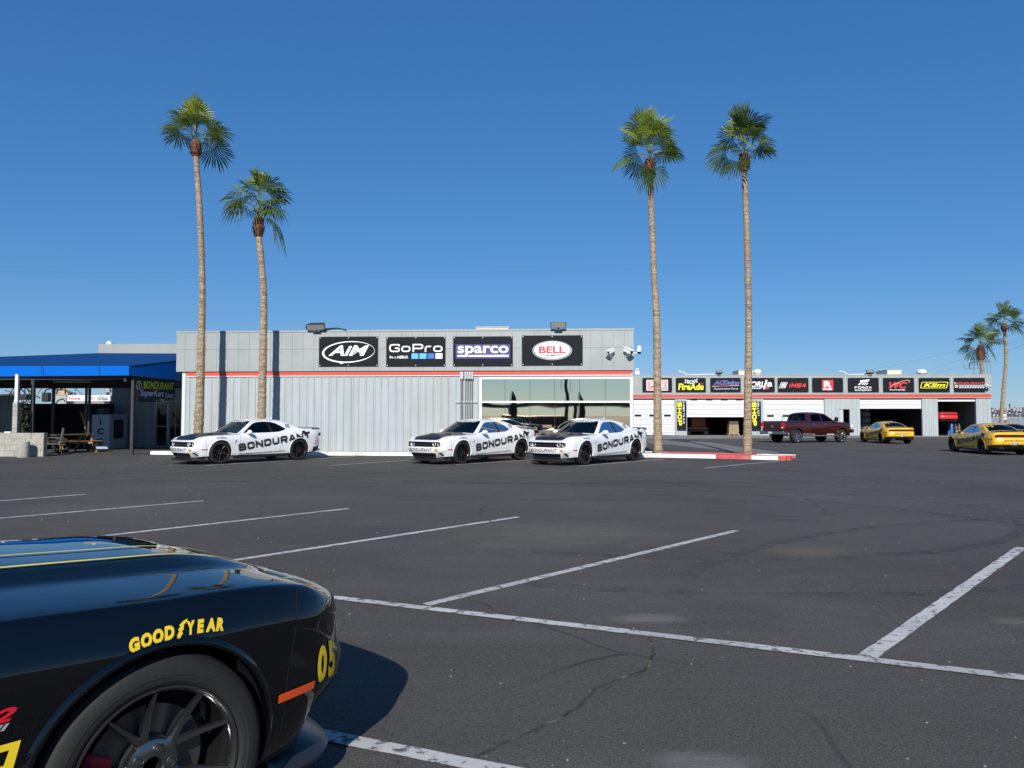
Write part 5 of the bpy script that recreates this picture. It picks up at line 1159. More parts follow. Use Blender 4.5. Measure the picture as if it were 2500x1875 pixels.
M_tail = mat('tail_red', (.09, .004, .008), .12); M_halo = mat('lamp_halo', (.85, .87, .9), .3); M_orange = mat('marker_orange', (.75, .09, .02), .3); M_redl = mat('marker_red', (.5, .03, .03), .3)
M_badge = mat('badge_orange', (.75, .38, .10), .5); M_dy = mat('decal_yellow', (.74, .53, .02), .5); M_dk = mat('decal_black', (.008, .008, .012), .5); M_dg = mat('decal_grey', (.30, .31, .33), .5); M_dw = mat('decal_white', (.82, .82, .82), .5)
M_split = mat('splitter_grey', (.020, .022, .026), .3); M_plate = mat('plate_white', (.7, .7, .68), .5); M_tan = mat('stripe_yellow', (.74, .62, .10), .35)
def glass(name, tint, refl=.0, ior=1.45):
    m = bpy.data.materials.new(name); m.use_nodes = True; n = m.node_tree.nodes; l = m.node_tree.links; n.remove(n['Principled BSDF'])
    tr = n.new('ShaderNodeBsdfTransparent'); tr.inputs[0].default_value = (*tint, 1); gl = n.new('ShaderNodeBsdfGlossy'); gl.inputs['Roughness'].default_value = .01
    fr_ = n.new('ShaderNodeFresnel'); fr_.inputs[0].default_value = ior; mx = n.new('ShaderNodeMixShader'); ad = n.new('ShaderNodeMath'); ad.operation = 'ADD'; ad.inputs[1].default_value = refl
    l.new(fr_.outputs[0], ad.inputs[0]); l.new(ad.outputs[0], mx.inputs[0]); l.new(tr.outputs[0], mx.inputs[1]); l.new(gl.outputs[0], mx.inputs[2]); l.new(mx.outputs[0], n['Material Output'].inputs[0]); return m
M_ws = glass('windscreen_glass', (.45, .62, .60), .03); M_sg = glass('side_glass', (.09, .12, .13), .0, 1.28)

def resample(pts, n):
    p = np.array(pts, float); ext = np.vstack([2*p[0]-p[1], p, 2*p[-1]-p[-2]]); ext[0] = [p[1][0], -p[1][1]]; ext[-1] = [p[-2][0], -p[-2][1]]
    out = []
    for i in range(1, len(ext)-2):
        a, b, c, d = ext[i-1:i+3]
        for t in np.linspace(0, 1, 24, endpoint=False): out.append(.5*((2*b)+(-a+c)*t+(2*a-5*b+4*c-d)*t*t+(-a+3*b-3*c+d)*t**3))
    out.append(p[-1]); out = np.array(out); s = np.r_[0, np.cumsum(np.hypot(*np.diff(out, axis=0).T))]
    u = np.linspace(0, s[-1], n+1); q = np.c_[np.interp(u, s, out[:, 0]), np.interp(u, s, out[:, 1])]; q[0, 1] = 0; q[-1, 1] = 0; return q
def curve1(tab):
    xs = [t[0] for t in tab]; ys = [t[1] for t in tab]
    def f(x):                                  # smooth interpolation
        if x <= xs[0]: return ys[0]
        if x >= xs[-1]: return ys[-1]
        i = max(j for j in range(len(xs)-1) if xs[j] <= x); t = (x-xs[i])/(xs[i+1]-xs[i])
        m0 = (ys[i+1]-ys[i-1])/(xs[i+1]-xs[i-1]) if i > 0 else (ys[1]-ys[0])/(xs[1]-xs[0])
        m1 = (ys[i+2]-ys[i])/(xs[i+2]-xs[i]) if i+2 < len(xs) else (ys[-1]-ys[-2])/(xs[-1]-xs[-2])
        h = xs[i+1]-xs[i]; return (2*t**3-3*t*t+1)*ys[i]+(t**3-2*t*t+t)*h*m0+(-2*t**3+3*t*t)*ys[i+1]+(t**3-t*t)*h*m1
    return f
COUPE = dict(
    plan=[(2.430, 0), (2.422, .30), (2.385, .55), (2.300, .725), (2.165, .835), (1.98, .893), (1.72, .935), (1.40, .952), (.95, .935), (.3, .922), (-.5, .925), (-.95, .945), (-1.475, .965), (-1.9, .952), (-2.2, .91), (-2.42, .80), (-2.51, .60), (-2.54, .30), (-2.545, 0)],
    zs=[(-2.545, 1.035), (-2.3, 1.045), (-1.9, 1.05), (-1.475, 1.035), (-1.0, .985), (-.5, .955), (.3, .938), (1.0, .917), (1.475, .900), (1.85, .882), (2.10, .842), (2.27, .782), (2.37, .772), (2.43, .772)],
    zb=[(-2.545, .33), (-2.2, .27), (-1.9, .22), (1.9, .22), (2.2, .205), (2.43, .185)],
    crown=[(-2.545, .0), (-2.3, .035), (-1.5, .05), (0, .05), (.8, .045), (1.1, .036), (1.6, .028), (2.0, .022), (2.31, .0), (2.43, 0.0)],
    levels=[(0, .07, .17, .13), (.06, .035, .135, .09), (.14, .020, .095, .05), (.24, .012, .055, .02), (.34, .009, .02, .0), (.44, .006, .0, .0), (.56, .004, .0, .005), (.60, .002, .008, .03), (.66, .0, .024, .04), (.79, .0, .028, .042), (.83, .006, .026, .042), (.88, .019, .022, .04), (.94, .040, .026, .038), (.975, .052, .048, .04), (.992, .060, .078, .05), (1, .072, .12, .065)],
    bulge=True, axles=(1.475, -1.475), zw=.372, rw=.393, yin=.60, track_y=.795,
    S=lambda z: .845-.53*(z-.93)-.18*(z-.93)**2)
def build_body(sp, paint_m, cutters, nO=132, K=28, hood_m=None):
    q = resample(sp['plan'], nO); zs, zb, cr = curve1(sp['zs'][::-1] if sp['zs'][0][0] > sp['zs'][-1][0] else sp['zs']), curve1(sp['zb']), curve1(sp['crown'])
    tan = np.gradient(q, axis=0); nr = np.c_[tan[:, 1]*-1, tan[:, 0]]; nr /= np.hypot(nr[:, 0], nr[:, 1])[:, None]
    if nr[nO//2, 1] < 0: nr = -nr
    nr[0] = (1, 0); nr[-1] = (-1, 0)
    mb = MB(); rings = []
    def ringpt(j, lv):
        t, i_s, i_f, i_r = lv; x, y = q[j]; nx, ny = nr[j]; w = abs(nx)**1.5; ie = (i_f if nx > 0 else i_r)
        ins = i_s*(1-w)+ie*w+ (.13*min(1, max(0, .40-t)/.34)*4*(nx*ny)**2 if nx > 0 else 0)
        return Vector((x-nx*ins, y-ny*ins if 0 < j < nO else 0, zb(x)+(zs(x)-zb(x))*t))
    N2 = 2*nO
    for lv in sp['levels']:
        half = [ringpt(j, lv) for j in range(nO+1)]; ring = half+[Vector((p.x, -p.y, p.z)) for p in half[nO-1:0:-1]]
        rings.append(len(mb.v)); mb.v += [tuple(p) for p in ring]
    for r in range(len(rings)-1):
        for j in range(N2):
            a, b = rings[r]+j, rings[r]+(j+1) % N2; c, d = rings[r+1]+(j+1) % N2, rings[r+1]+j
            x = (mb.v[a][0]+mb.v[b][0])/2; mi = 0
            if r < sp.get('black_rows', 1) and x > -2.0: mi = 1
            if x < -2.05 and r < sp.get('rear_black', 3): mi = 1
            mb.f.append((a, b, c, d)); mb.m.append(mi)
    def cap(base, topf, mi, flip):
        idx = {}
        for j in range(1, nO):
            l_, r_ = base+j, base+N2-j; p = Vector(mb.v[l_]); idx[j, 0] = l_; idx[j, K] = r_
            for k in range(1, K):
                y = p.y*math.cos(math.pi*k/K) if topf else p.y*(1-2*k/K); idx[j, k] = len(mb.v); mb.v.append((p.x, y, topf(p.x, y, p.y, p.z) if topf else p.z))
        for j in range(1, nO-1):
            for k in range(K): f = (idx[j, k], idx[j, k+1], idx[j+1, k+1], idx[j+1, k]); mb.f.append(f[::-1] if flip else f); mb.m.append(mi(mb.v[f[0]][0], (mb.v[f[0]][1]+mb.v[f[1]][1])/2, k) if callable(mi) else mi)
        for e, j in ((base, 1), (base+nO, nO-1)):
            for k in range(K): f = (e, idx[j, k], idx[j, k+1]); mb.f.append(f); mb.m.append(0 if topf else 1)
    def topz(x, y, ye, ze):
        v = min(1, abs(y)/max(.01, ye)); z = ze+cr(x)*(1-v**2.2)+.003*(1-v**24)*sstep(0, .30, 2.31-x)
        if sp.get('bulge'):
            z += .040*(1-sstep(.38, .50, abs(y)))*sstep(.76, .90, x)*(1-sstep(1.65, 2.26, x))
        return z
    cabin = sp.get('cabin', (-1.66, .80, .77))
    def tmi(x, y, k):
        if cabin[0] < x < cabin[1] and abs(y) < cabin[2]: return 2
        if sp.get('bulge') and .84 < x < 2.285 and HK0 <= k < K-HK0: return 3
        return 0
    HK0 = 9 if K > 40 else 6
    cap(rings[-1], topz, tmi, False); cap(rings[0], None, 1, True)
    mats = [paint_m, M_trim, M_int, hood_m or paint_m]; o = mb.build('body', mats)
    for cm in cutters:
        c = cm.build('cutter', mats); c.data.polygons.foreach_set('material_index', [1]*len(c.data.polygons))
        md = o.modifiers.new('b', 'BOOLEAN'); md.object = c; md.operation = 'DIFFERENCE'; md.solver = 'EXACT'
        me = bpy.data.meshes.new_from_object(o.evaluated_get(bpy.context.evaluated_depsgraph_get()))
        o.modifiers.clear(); old = o.data; o.data = me; bpy.data.meshes.remove(old); bpy.data.objects.remove(c)
    me = o.data; me.name = 'body'; me.polygons.foreach_set('use_smooth', [True]*len(me.polygons)); me.set_sharp_from_angle(angle=R(38))
    return o
def tree_of(objs):
    vs, fs = [], []
    for o in objs:
        b = len(vs); vs += [v.co.copy() for v in o.data.vertices]; fs += [tuple(b+i for i in p.vertices) for p in o.data.polygons]
    return BVHTree.FromPolygons(vs, fs)
DIRS = {'L': lambda a, b: (Vector((a, 3, b)), Vector((0, -1, 0))), 'R': lambda a, b: (Vector((a, -3, b)), Vector((0, 1, 0))),
        'F': lambda a, b: (Vector((5, a, b)), Vector((-1, 0, 0))), 'B': lambda a, b: (Vector((-5, a, b)), Vector((1, 0, 0))), 'T': lambda a, b: (Vector((a, b, 4)), Vector((0, 0, -1))), 'D': lambda a, b: (Vector((.7071*a+2.1, .7071*a-2.1, b)), Vector((-.7071, .7071, 0)))}
def decal(tree, shapes, side, name, mats, parent, off=.003, step=.05, dirv=None):
    """flat shapes given in the side's own plane, cut to a fine grid and laid on the body"""
    if not isinstance(shapes, list): shapes = [(shapes, 0)]
    bm = bmesh.new(); ll = bm.faces.layers.int.new('lay'); fi = 0
    for shp, mi in shapes:
        for vs, fs, lay in (shp if isinstance(shp, list) else [shp]):
            fi += 0
            vv = [bm.verts.new((x, y, lay)) for x, y in vs]
            for f in fs:
                try: q = bm.faces.new([vv[i] for i in f]); q.material_index = mi
                except ValueError: pass
    xs = [v.co.x for v in bm.verts]; ys = [v.co.y for v in bm.verts]
    for ax, lo, hi in ((0, min(xs), max(xs)), (1, min(ys), max(ys))):
        k = math.floor(lo/step)+1
        while k*step < hi:
            co = Vector((0, 0, 0)); co[ax] = k*step; no = Vector((0, 0, 0)); no[ax] = 1
            bmesh.ops.bisect_plane(bm, geom=list(bm.verts)+list(bm.edges)+list(bm.faces), plane_co=co, plane_no=no); k += 1
    dead = []
    for v in bm.verts:
        o_, d_ = DIRS[side](v.co.x, v.co.y)
        h = tree.ray_cast(o_, d_)
        if h[0] is None: dead.append(v); continue
        n = h[1] if h[1].dot(d_) < 0 else -h[1]; n = (n-d_*1.2).normalized(); lay = v.co.z; v.co = h[0]+n*(off+lay*.0012)
    if dead: bmesh.ops.delete(bm, geom=dead, context='VERTS')
    me = bpy.data.meshes.new(name); bm.to_mesh(me); bm.free()
    for m_ in (mats if isinstance(mats, list) else [mats]): me.materials.append(m_)
    me.polygons.foreach_set('use_smooth', [True]*len(me.polygons))
    o = bpy.data.objects.new(name, me); COL.objects.link(o); o.parent = parent; return o
def mirx(sh): return [([(-x, y) for x, y in v], f, l) for v, f, l in (sh if isinstance(sh, list) else [sh])]
def wheelcut(ax, zw, r, yin, side):
    c = MB(); c.lathe([(0, yin), (r, yin), (r, 1.4), (0, 1.4)] if side > 0 else [(0, -1.4), (r, -1.4), (r, -yin), (0, -yin)], 120, 'y', (ax, 0, zw)); return c
def arch_lip(tree, ax, zw, r, sg, parent, m):
    mb = MB(); n = 60; row = []
    for i in range(n+1):
        a = R(-16+212*i/n); ca, sa = math.cos(a), math.sin(a); pr = []
        for rr, off in ((r+.024, .001), (r+.019, .005), (r+.011, .010), (r+.004, .011), (r-.002, .007), (r-.003, -.03)):
            x, z = ax+ca*rr, zw+sa*rr; xr, zr = ax+ca*max(rr, r+.004), zw+sa*max(rr, r+.004)
            h = tree.ray_cast(Vector((xr, sg*3, max(.235, zr))), Vector((0, -sg, 0)))
            y = h[0].y if h[0] is not None and abs(h[0].y) > .7 else (row[-1][0][1] if row else sg*.9); pr.append((x, y+sg*off, z))
        row.append(pr)
    for pr in row: mb.v += pr
    for i in range(n):
        for k in range(5): mb.f.append((i*6+k, i*6+k+1, (i+1)*6+k+1, (i+1)*6+k)); mb.m.append(0)
    return mb.build('arch_lip', m, parent, smooth=60)
# wheel: built once at the origin, axle along y, outer face at +y
def make_wheel(rimm, parent, pos, sg, sc=1.0, phase=0.0, detail=True, wide=False):
    T = Matrix.Scale(sg, 4, (0, 1, 0)) @ Matrix.Rotation(phase, 4, 'Y') @ Matrix.Scale(sc, 4)
    mb = MB(); mb.lathe([(.262, -.12), (.30, -.137), (.338, -.132), (.357, -.112), (.364, -.085), (.3645, 0), (.364, .085), (.357, .112), (.350, .120), (.341, .1285), (.338, .1305), (.315, .1370), (.300, .1375), (.297, .1355), (.285, .1350), (.276, .131), (.268, .122), (.262, .115)], 96, 'y', M=T)
    w = mb.build('wheel', M_rubber, parent, smooth=25, loc=pos)
    if detail:
        mb = MB()
        mb.lathe([(.262, .116), (.268, .124), (.265, .129), (.259, .129), (.255, .123), (.249, .117), (.244, .100), (.238, .060), (.230, .0), (.228, -.10), (.262, -.12)], 96, 'y', M=T)
        def bar(p0, p1, w0, w1, y0, y1, dp0=.035, dp1=.022):
            P0, P1 = Vector((p0[0], 0, p0[1])), Vector((p1[0], 0, p1[1])); d = (P1-P0).normalized(); s_ = Vector((-d.z, 0, d.x)); n = 7; b = len(mb.v)
            for i in range(n+1):
                t = i/n; c = P0+(P1-P0)*t; ww = (w0+(w1-w0)*t)/2; yy = y0+(y1-y0)*(t**1.6); dp = dp0+(dp1-dp0)*t
                for u, v in ((-1, -dp), (-1, -.008), (-.62, -.0008), (0, .0), (.62, -.0008), (1, -.008), (1, -dp)):
                    mb.v.append(tuple(T @ (c+s_*ww*u*(1+ (-.15 if v == -dp else 0))+Vector((0, yy+v, 0)))))
            for i in range(n):
                for k in range(6): mb.f.append((b+i*7+k, b+i*7+k+1, b+(i+1)*7+k+1, b+(i+1)*7+k)); mb.m.append(0)
                mb.f.append((b+i*7+6, b+i*7, b+(i+1)*7, b+(i+1)*7+6)); mb.m.append(0)
        for k in range(5):
            a = 2*math.pi*k/5+R(90)
            if wide:
                for e in (-1, 1): bar((.05*math.cos(a+e*.35), .05*math.sin(a+e*.35)), (.245*math.cos(a+e*.24), .245*math.sin(a+e*.24)), .055, .035, .075, .108)
            else:
                bar((.045*math.cos(a), .045*math.sin(a)), (.108*math.cos(a), .108*math.sin(a)), .070, .042, .064, .072)
                for e in (-1, 1): bar((.094*math.cos(a+e*.09), .094*math.sin(a+e*.09)), (.250*math.cos(a+e*.305), .250*math.sin(a+e*.305)), .028, .016, .071, .120)
        mb.lathe([(.022, .02), (.030, .072), (.036, .078), (.060, .076), (.084, .068), (.088, .03), (.088, -.02)], 40, 'y', M=T)
        mb.build('rim', rimm, w, smooth=35)
        mb = MB()
        for k in range(5):
            a = 2*math.pi*(k+.5)/5+R(90); mb.lathe([(.0, .089), (.009, .089), (.0115, .084), (.0115, .068)], 6, 'y', (.058*math.cos(a), 0, .058*math.sin(a)), M=T)
            mb.lathe([(.0145, .071), (.017, .078), (.0145, .0795), (.013, .073)], 16, 'y', (.058*math.cos(a), 0, .058*math.sin(a)), M=T)
            mb.build('lug_nut', mat('lug_steel', (.18, .18, .19), .3, metal=.9), w, smooth=35); mb = MB()
    T2 = Matrix.Scale(sg, 4, (0, 1, 0)) @ Matrix.Scale(sc, 4)
    mb = MB(); mb.lathe([(.05, .038), (.09, .04), (.092, .018), (.185, .018), (.186, -.014), (.09, -.014)], 64, 'y', M=T2); mb.build('brake_disc', M_disc, w, smooth=35)
    mb = MB(); n = 10; b = 0
    for i in range(n+1):
        a = R(155+45*i/n)
        for rr, y in ((.125, .045), (.185, .05), (.205, .036), (.205, -.05), (.125, -.05)): mb.v.append(tuple(T2 @ Vector((rr*math.cos(a), y, rr*math.sin(a)))))
    for i in range(n):
        for k in range(5): mb.f.append((i*5+k, i*5+(k+1) % 5, (i+1)*5+(k+1) % 5, (i+1)*5+k)); mb.m.append(0)
    mb.f += [(0, 1, 2, 3, 4), tuple(n*5+k for k in (4, 3, 2, 1, 0))]; mb.m += [0, 0]
    mb.build('brake_caliper', M_cal, w, smooth=35)
    mb = MB(); mb.lathe([(0, -.05), (.25, -.05), (.25, -.10), (0, -.10)], 32, 'y', M=T2); mb.build('dust_shield', M_well, w)
    return w
def topsheet(stn, nv=17):
    """stn: (side x, side z, centre x, centre z) stations, smooth, returns grid function"""
    f = [curve1([(i, s[k]) for i, s in enumerate(stn)]) for k in range(4)]
    return lambda t, v, S: ((lambda xs, zs, xc, zc: Vector((xs+(xc-xs)*(1-v*v), S(zs)*v, zs+(zc-zs)*(1-abs(v)**2.3))))(f[0](t), f[1](t), f[2](t), f[3](t)))
def greenhouse(root, paint_m, S, outline, holes, stn, ws, rw, vw, bp=None, base_z=.97):
    # painted side frame
    parts = []
    for sg in (1, -1):
        v, f, _ = poly2d([outline]+holes); bm = bmesh.new(); vv = [bm.verts.new((x, 0, z)) for x, z in v]
        for q in f: bm.faces.new([vv[i] for i in q])
        for k in range(1, 16):
            z = base_z-.1+k*.04; bmesh.ops.bisect_plane(bm, geom=list(bm.verts)+list(bm.edges)+list(bm.faces), plane_co=(0, 0, z), plane_no=(0, 0, 1))
        for v_ in bm.verts: v_.co.y = sg*S(v_.co.z)
        if sg < 0: bmesh.ops.reverse_faces(bm, faces=bm.faces)
        g = bmesh.ops.extrude_face_region(bm, geom=list(bm.faces))
        for e in g['geom']:
            if isinstance(e, bmesh.types.BMVert): e.co.y -= sg*.022
        mb = MB(); mb.bm(bm); parts.append(mb.build('side_frame', paint_m, root, smooth=30))
        for h in holes:
            v, f, _ = poly2d([h]); mb = MB(); bm = bmesh.new(); vv = [bm.verts.new((x, 0, z)) for x, z in v]
            for q in f: bm.faces.new([vv[i] for i in q])
            for k in range(1, 16): bmesh.ops.bisect_plane(bm, geom=list(bm.verts)+list(bm.edges)+list(bm.faces), plane_co=(0, 0, base_z-.1+k*.04), plane_no=(0, 0, 1))
            for v_ in bm.verts: v_.co.y = sg*(S(v_.co.z)-.012)
            mb.bm(bm); mb.build('side_window', M_sg, root, smooth=60, fix=False)
        if bp:
            mb = MB(); mb.v = []
            for x, z in bp: mb.v.append((x, sg*(S(z)-.004), z))
            mb.v += [(x, y-sg*.02, z) for x, y, z in mb.v]; mb.f = [(0, 1, 2, 3), (4, 5, 6, 7), (0, 1, 5, 4), (1, 2, 6, 5), (2, 3, 7, 6), (3, 0, 4, 7)]; mb.m = [0]*6; mb.build('pillar_trim', M_trim, root)
    g = topsheet(stn); nt_ = len(stn)-1; M_ = 6; rows = nt_*M_; vs_ = [-1+2*i/24 for i in range(25)]; vs_ = sorted(set([round(v, 4) for v in vs_]+[-vw[0], vw[0], -vw[1], vw[1]]))
    P_ = [[g(i/M_, v, S) for v in vs_] for i in range(rows+1)]; nvv = len(vs_)
    def kind(i, j):
        t = (i+.5)/M_; v = (vs_[j]+vs_[j+1])/2
        if ws[0] < t < ws[1] and abs(v) < vw[0]: return 1
        if rw[0] < t < rw[1] and abs(v) < vw[1]: return 2
        return 0
    for kd_, nm, m_ in ((0, 'roof', paint_m), (1, 'windscreen', M_ws), (2, 'rear_window', M_sg)):
        mb = MB(); mb.v = [tuple(p-(Vector((0, 0, .006)) if kd_ else Vector())) for r in P_ for p in r]
        for i in range(rows):
            for j in range(nvv-1):
                if kind(i, j) == kd_: mb.f.append((i*nvv+j, i*nvv+j+1, (i+1)*nvv+j+1, (i+1)*nvv+j)); mb.m.append(0)
        o = mb.build(nm, m_, root, smooth=40, fix=True); parts.append(o)
    return parts
def seats(root, x, y, z0, z1, m=None):
    for yy in (-y, y):
        mb = MB(); mb.bbox(x-.14, x+.06, yy-.25, yy+.25, z0, z1, .06); mb.bbox(x-.12, x+.02, yy-.13, yy+.13, z1-.01, z1+.17, .05); mb.build('seat', m or M_int, root, smooth=40)
C_OUT = [(.83, .90), (.66, 1.035), (.46, 1.175), (.28, 1.295), (.10, 1.366), (-.25, 1.392), (-.62, 1.382), (-.92, 1.338), (-1.20, 1.255), (-1.45, 1.16), (-1.68, 1.08), (-1.9, 1.045), (-1.95, 1.0), (-1.2, .95), (-.4, .90)]
C_DLO = [(.64, .975), (.50, 1.072), (.32, 1.198), (.18, 1.283), (.02, 1.328), (-.25, 1.345), (-.50, 1.335), (-.68, 1.288), (-.86, 1.198), (-1.02, 1.100), (-1.03, 1.082), (-.97, 1.062), (-.85, 1.024), (-.70, .994), (-.4, .980), (.2, .972)]
C_STN = [(.84, .935, 1.02, .975), (.66, 1.04, .83, 1.095), (.46, 1.175, .60, 1.235), (.28, 1.295, .38, 1.355), (.10, 1.366, .17, 1.424), (-.25, 1.392, -.2, 1.452), (-.62, 1.382, -.60, 1.447), (-.92, 1.338, -.93, 1.418), (-1.20, 1.255, -1.24, 1.342), (-1.45, 1.16, -1.51, 1.238), (-1.68, 1.08, -1.74, 1.145), (-1.9, 1.05, -1.95, 1.098)]
HOODP = [(2.33, -.40), (2.30, -.66), (2.22, -.72), (1.9, -.735), (1.5, -.76), (1.13, -.79), (1.10, -.70), (1.17, -.35), (1.19, 0), (1.17, .35), (1.10, .70), (1.13, .79), (1.5, .76), (1.9, .735), (2.22, .72), (2.30, .66), (2.33, .40), (2.345, 0)]
def slot(y0, y1, z0, z1, r, x0=2.30, x1=2.8):
    c = MB(); c.prism(rrect(y0, z0, y1, z1, r), x0, x1, 'yz'); return c
def front_cutters():
    a = slot(-.735, .735, .556, .718, .06, 2.20); b = MB(); b.prism([(-.56, .365), (.56, .365), (.52, .245), (.46, .215), (-.46, .215), (-.52, .245)], 2.22, 2.8, 'yz'); out = [a, b]
    for s_ in (-1, 1): c = MB(); c.prism([(s_*.64, .37), (s_*.71, .375), (s_*.73, .28), (s_*.67, .25)], 2.05, 2.8, 'yz'); out.append(c)
    return out
def rear_cutters():
    c = MB(); c.prism(rrect(-.80, .815, .80, .945, .045), -2.8, -2.455, 'yz'); return [c]
def make_coupe(name, label, cat, paint_m, group, hood_m=None, rim_m=None, near=False):
    root = thing(name, label, cat, (0, 0, 0), 0, group); sp = COUPE
    cuts = [wheelcut(a, sp['zw'], sp['rw'], sp['yin'], s_) for a in sp['axles'] for s_ in (1, -1)]+front_cutters()+rear_cutters()
    body = build_body(sp, paint_m, cuts, nO=220 if near else 140, K=44 if near else 28, hood_m=hood_m); body.parent = root; T = tree_of([body])
    for a in sp['axles']:
        for s_ in (1, -1): arch_lip(T, a, sp['zw'], sp['rw'], s_, root, paint_m)
    ph = 0
    for a in sp['axles']:
        for s_ in (1, -1): make_wheel(rim_m or (M_gun if near else M_rimk), root, (a, s_*sp['track_y'], .364), s_, 1, phase=[.35, .9, 1.3, .1][ph], wide=not near); ph += 1
    parts = greenhouse(root, paint_m, sp['S'], C_OUT, [C_DLO], C_STN, (.15, 3.25), (7.55, 10.2), (.93, .86), bp=[(-.40, .982), (-.34, 1.343), (-.41, 1.342), (-.50, .984)])
    T2 = tree_of([body]+parts)
    # hood panel: its faces are lifted out of the body as a part of their own
    bm = bmesh.new(); bm.from_mesh(body.data); hb = bm.copy()
    bmesh.ops.delete(bm, geom=[f for f in bm.faces if f.material_index == 3], context='FACES'); bmesh.ops.delete(hb, geom=[f for f in hb.faces if f.material_index != 3], context='FACES')
    bm.to_mesh(body.data); me = bpy.data.meshes.new('hood'); 
    for f in hb.faces: f.material_index = 0; f.smooth = True
    hb.to_mesh(me); me.materials.append(hood_m or paint_m); ho = bpy.data.objects.new('hood', me); COL.objects.link(ho); ho.parent = root; bm.free(); hb.free()
    if not near:
        sc_ = poly2d([[(1.95, -.17), (2.02, 0), (1.95, .17), (1.80, .19), (1.80, -.19)]]); decal(T, [(sc_, 0)], 'T', 'hood_scoop', M_trim, root, off=.009, step=.04)
        for s_ in (-1, 1): decal(T, [(poly2d([[(1.62, s_*.30), (1.66, s_*.40), (1.50, s_*.44), (1.42, s_*.34)]]), 0)], 'T', 'hood_vent', M_trim, root, off=.009, step=.04)
    # front
    mb = MB(); mb.bbox(2.300, 2.318, -.42, .42, .566, .71, .008)
    for z_ in (.59, .615, .64, .665, .69): mb.box(2.3185, 2.324, -.41, .41, z_-.003, z_+.003, m=1)
    mb.build('grille', [M_trim, M_dark], root)
    for yy in (-.625, -.485, .485, .625):
        xx = 2.315 if abs(yy) < .6 else 2.238; mb = MB(); mb.lathe([(.058, xx-.03), (.066, xx), (.063, xx+.008), (.053, xx+.004), (.051, xx-.01)], 28, 'x', (0, yy, .638)); h_ = mb.build('headlight', M_halo, root, smooth=40)
        mb = MB(); mb.lathe([(0, xx+.0), (.03, xx-.004), (.052, xx-.012)], 24, 'x', (0, yy, .638)); mb.build('lens', M_glassd, h_, smooth=60)
    # splitter
    q = resample(sp['plan'], 140); tan = np.gradient(q, axis=0); nr = np.c_[-tan[:, 1], tan[:, 0]]; nr /= np.hypot(nr[:, 0], nr[:, 1])[:, None]; nr = nr*(1 if nr[70, 1] > 0 else -1); nr[0] = (1, 0)
    idx = [j for j in range(141) if q[j, 0] > 1.93]; pts = [(q[j], nr[j]) for j in idx]; pts = [((p[0], -p[1]), (n[0], -n[1])) for p, n in pts[:0:-1]]+[(tuple(p), tuple(n)) for p, n in pts]
    mb = MB(); m_ = 6
    for (p, n) in pts:
        e = sstep(1.93, 2.08, p[0]); f_ = n[0] if n[0] > 0 else 0
        for ins, z in ((.34, .225), (.19, .208), (.115-.065*f_, .150), (.103-.065*f_, .138), (.113-.065*f_, .118), (.34, .112)):
            ii = ins if ins > .2 else ins*e+(.03+ins*.5)*(1-e); mb.v.append((p[0]-n[0]*ii, p[1]-n[1]*ii, z+(.0 if ins > .2 else .0)))
    for i in range(len(pts)-1):
        for k in range(5): mb.f.append((i*m_+k, i*m_+k+1, (i+1)*m_+k+1, (i+1)*m_+k)); mb.m.append(0)
    for b_ in (0, (len(pts)-1)*m_): mb.f.append(tuple(b_+k for k in range(m_))); mb.m.append(0)
    mb.build('splitter', M_split, root, smooth=35)
    # side sill, mirrors, handles
    for s_ in (-1, 1):
        mb = MB(); mb.bbox(-1.02, 1.02, s_*.86, s_*.915, .165, .235, .02); mb.build('side_sill', M_trim, root)
        mb = MB(); bm = bmesh.new(); bmesh.ops.create_uvsphere(bm, u_segments=20, v_segments=12, radius=1)
        for v in bm.verts:
            x_, y_, z_ = v.co; v.co = Vector((.50+.075*x_*(1 if x_ > 0 else .35), s_*1.00+.12*y_, 1.005+.072*z_))
        mb.bm(bm); mi_ = mb.build('mirror', paint_m, root, smooth=60)
        mb = MB(); mb.tube([(.51, s_*.82, .955), (.50, s_*.93, .985)], [.035, .028], 8); mb.build('arm', paint_m, mi_, smooth=50)
        mb = MB(); mb.lathe([(0, 0), (.060, .001)], 20, 'x', (0, 0, 0), M=Matrix.Translation((.470, s_*1.0, 1.005)) @ Matrix.Scale(1.6, 4, (0, 1, 0))); mb.build('mirror_glass', M_glassd, mi_)
        decal(T, [(poly2d([rrect(-.60, .855, -.42, .882, .012)]), 0)], 'L' if s_ > 0 else 'R', 'door_handle', paint_m, root, off=.016, step=.06)
        gap = []
        for ln in ([(.80, .245), (.785, .55), (.80, .80), (.76, .93)], [(-.62, .245), (-.80, .60), (-.78, .93)], [(1.475+.46, .30), (1.475+.47, .55), (2.0, .80), (2.02, .84)]): gap.append((stroke(ln, .0035), 0))
        gap.append((stroke([(.80, .252), (-.62, .252)], .003), 0))
        for g_ in gap: decal(T, [g_], 'L' if s_ > 0 else 'R', 'panel_gap', M_trim, body, off=.0012, step=.05)
        decal(T, [(poly2d([rrect(1.905, .456, 2.085, .488, .006, sh=.0)]), 0)], 'L' if s_ > 0 else 'R', 'marker_light', M_orange if near else M_redl, root, off=.005, step=.04)
    # rear
    mb = MB(); mb.bbox(-2.475, -2.456, -.78, .78, .825, .935, .008); pn = mb.build('tail_panel', M_trim, root)
    for s_ in (-1, 1): mb = MB(); mb.bbox(-2.492, -2.476, s_*.24, s_*.765, .835, .925, .010); tl = mb.build('tail_light', M_tail, root); mb = MB(); mb.box(-2.496, -2.493, s_*.27, s_*.74, .872, .886); mb.build('light_bar', mat('bar_red', (.25, .01, .015), .3), tl)
    mb = MB()
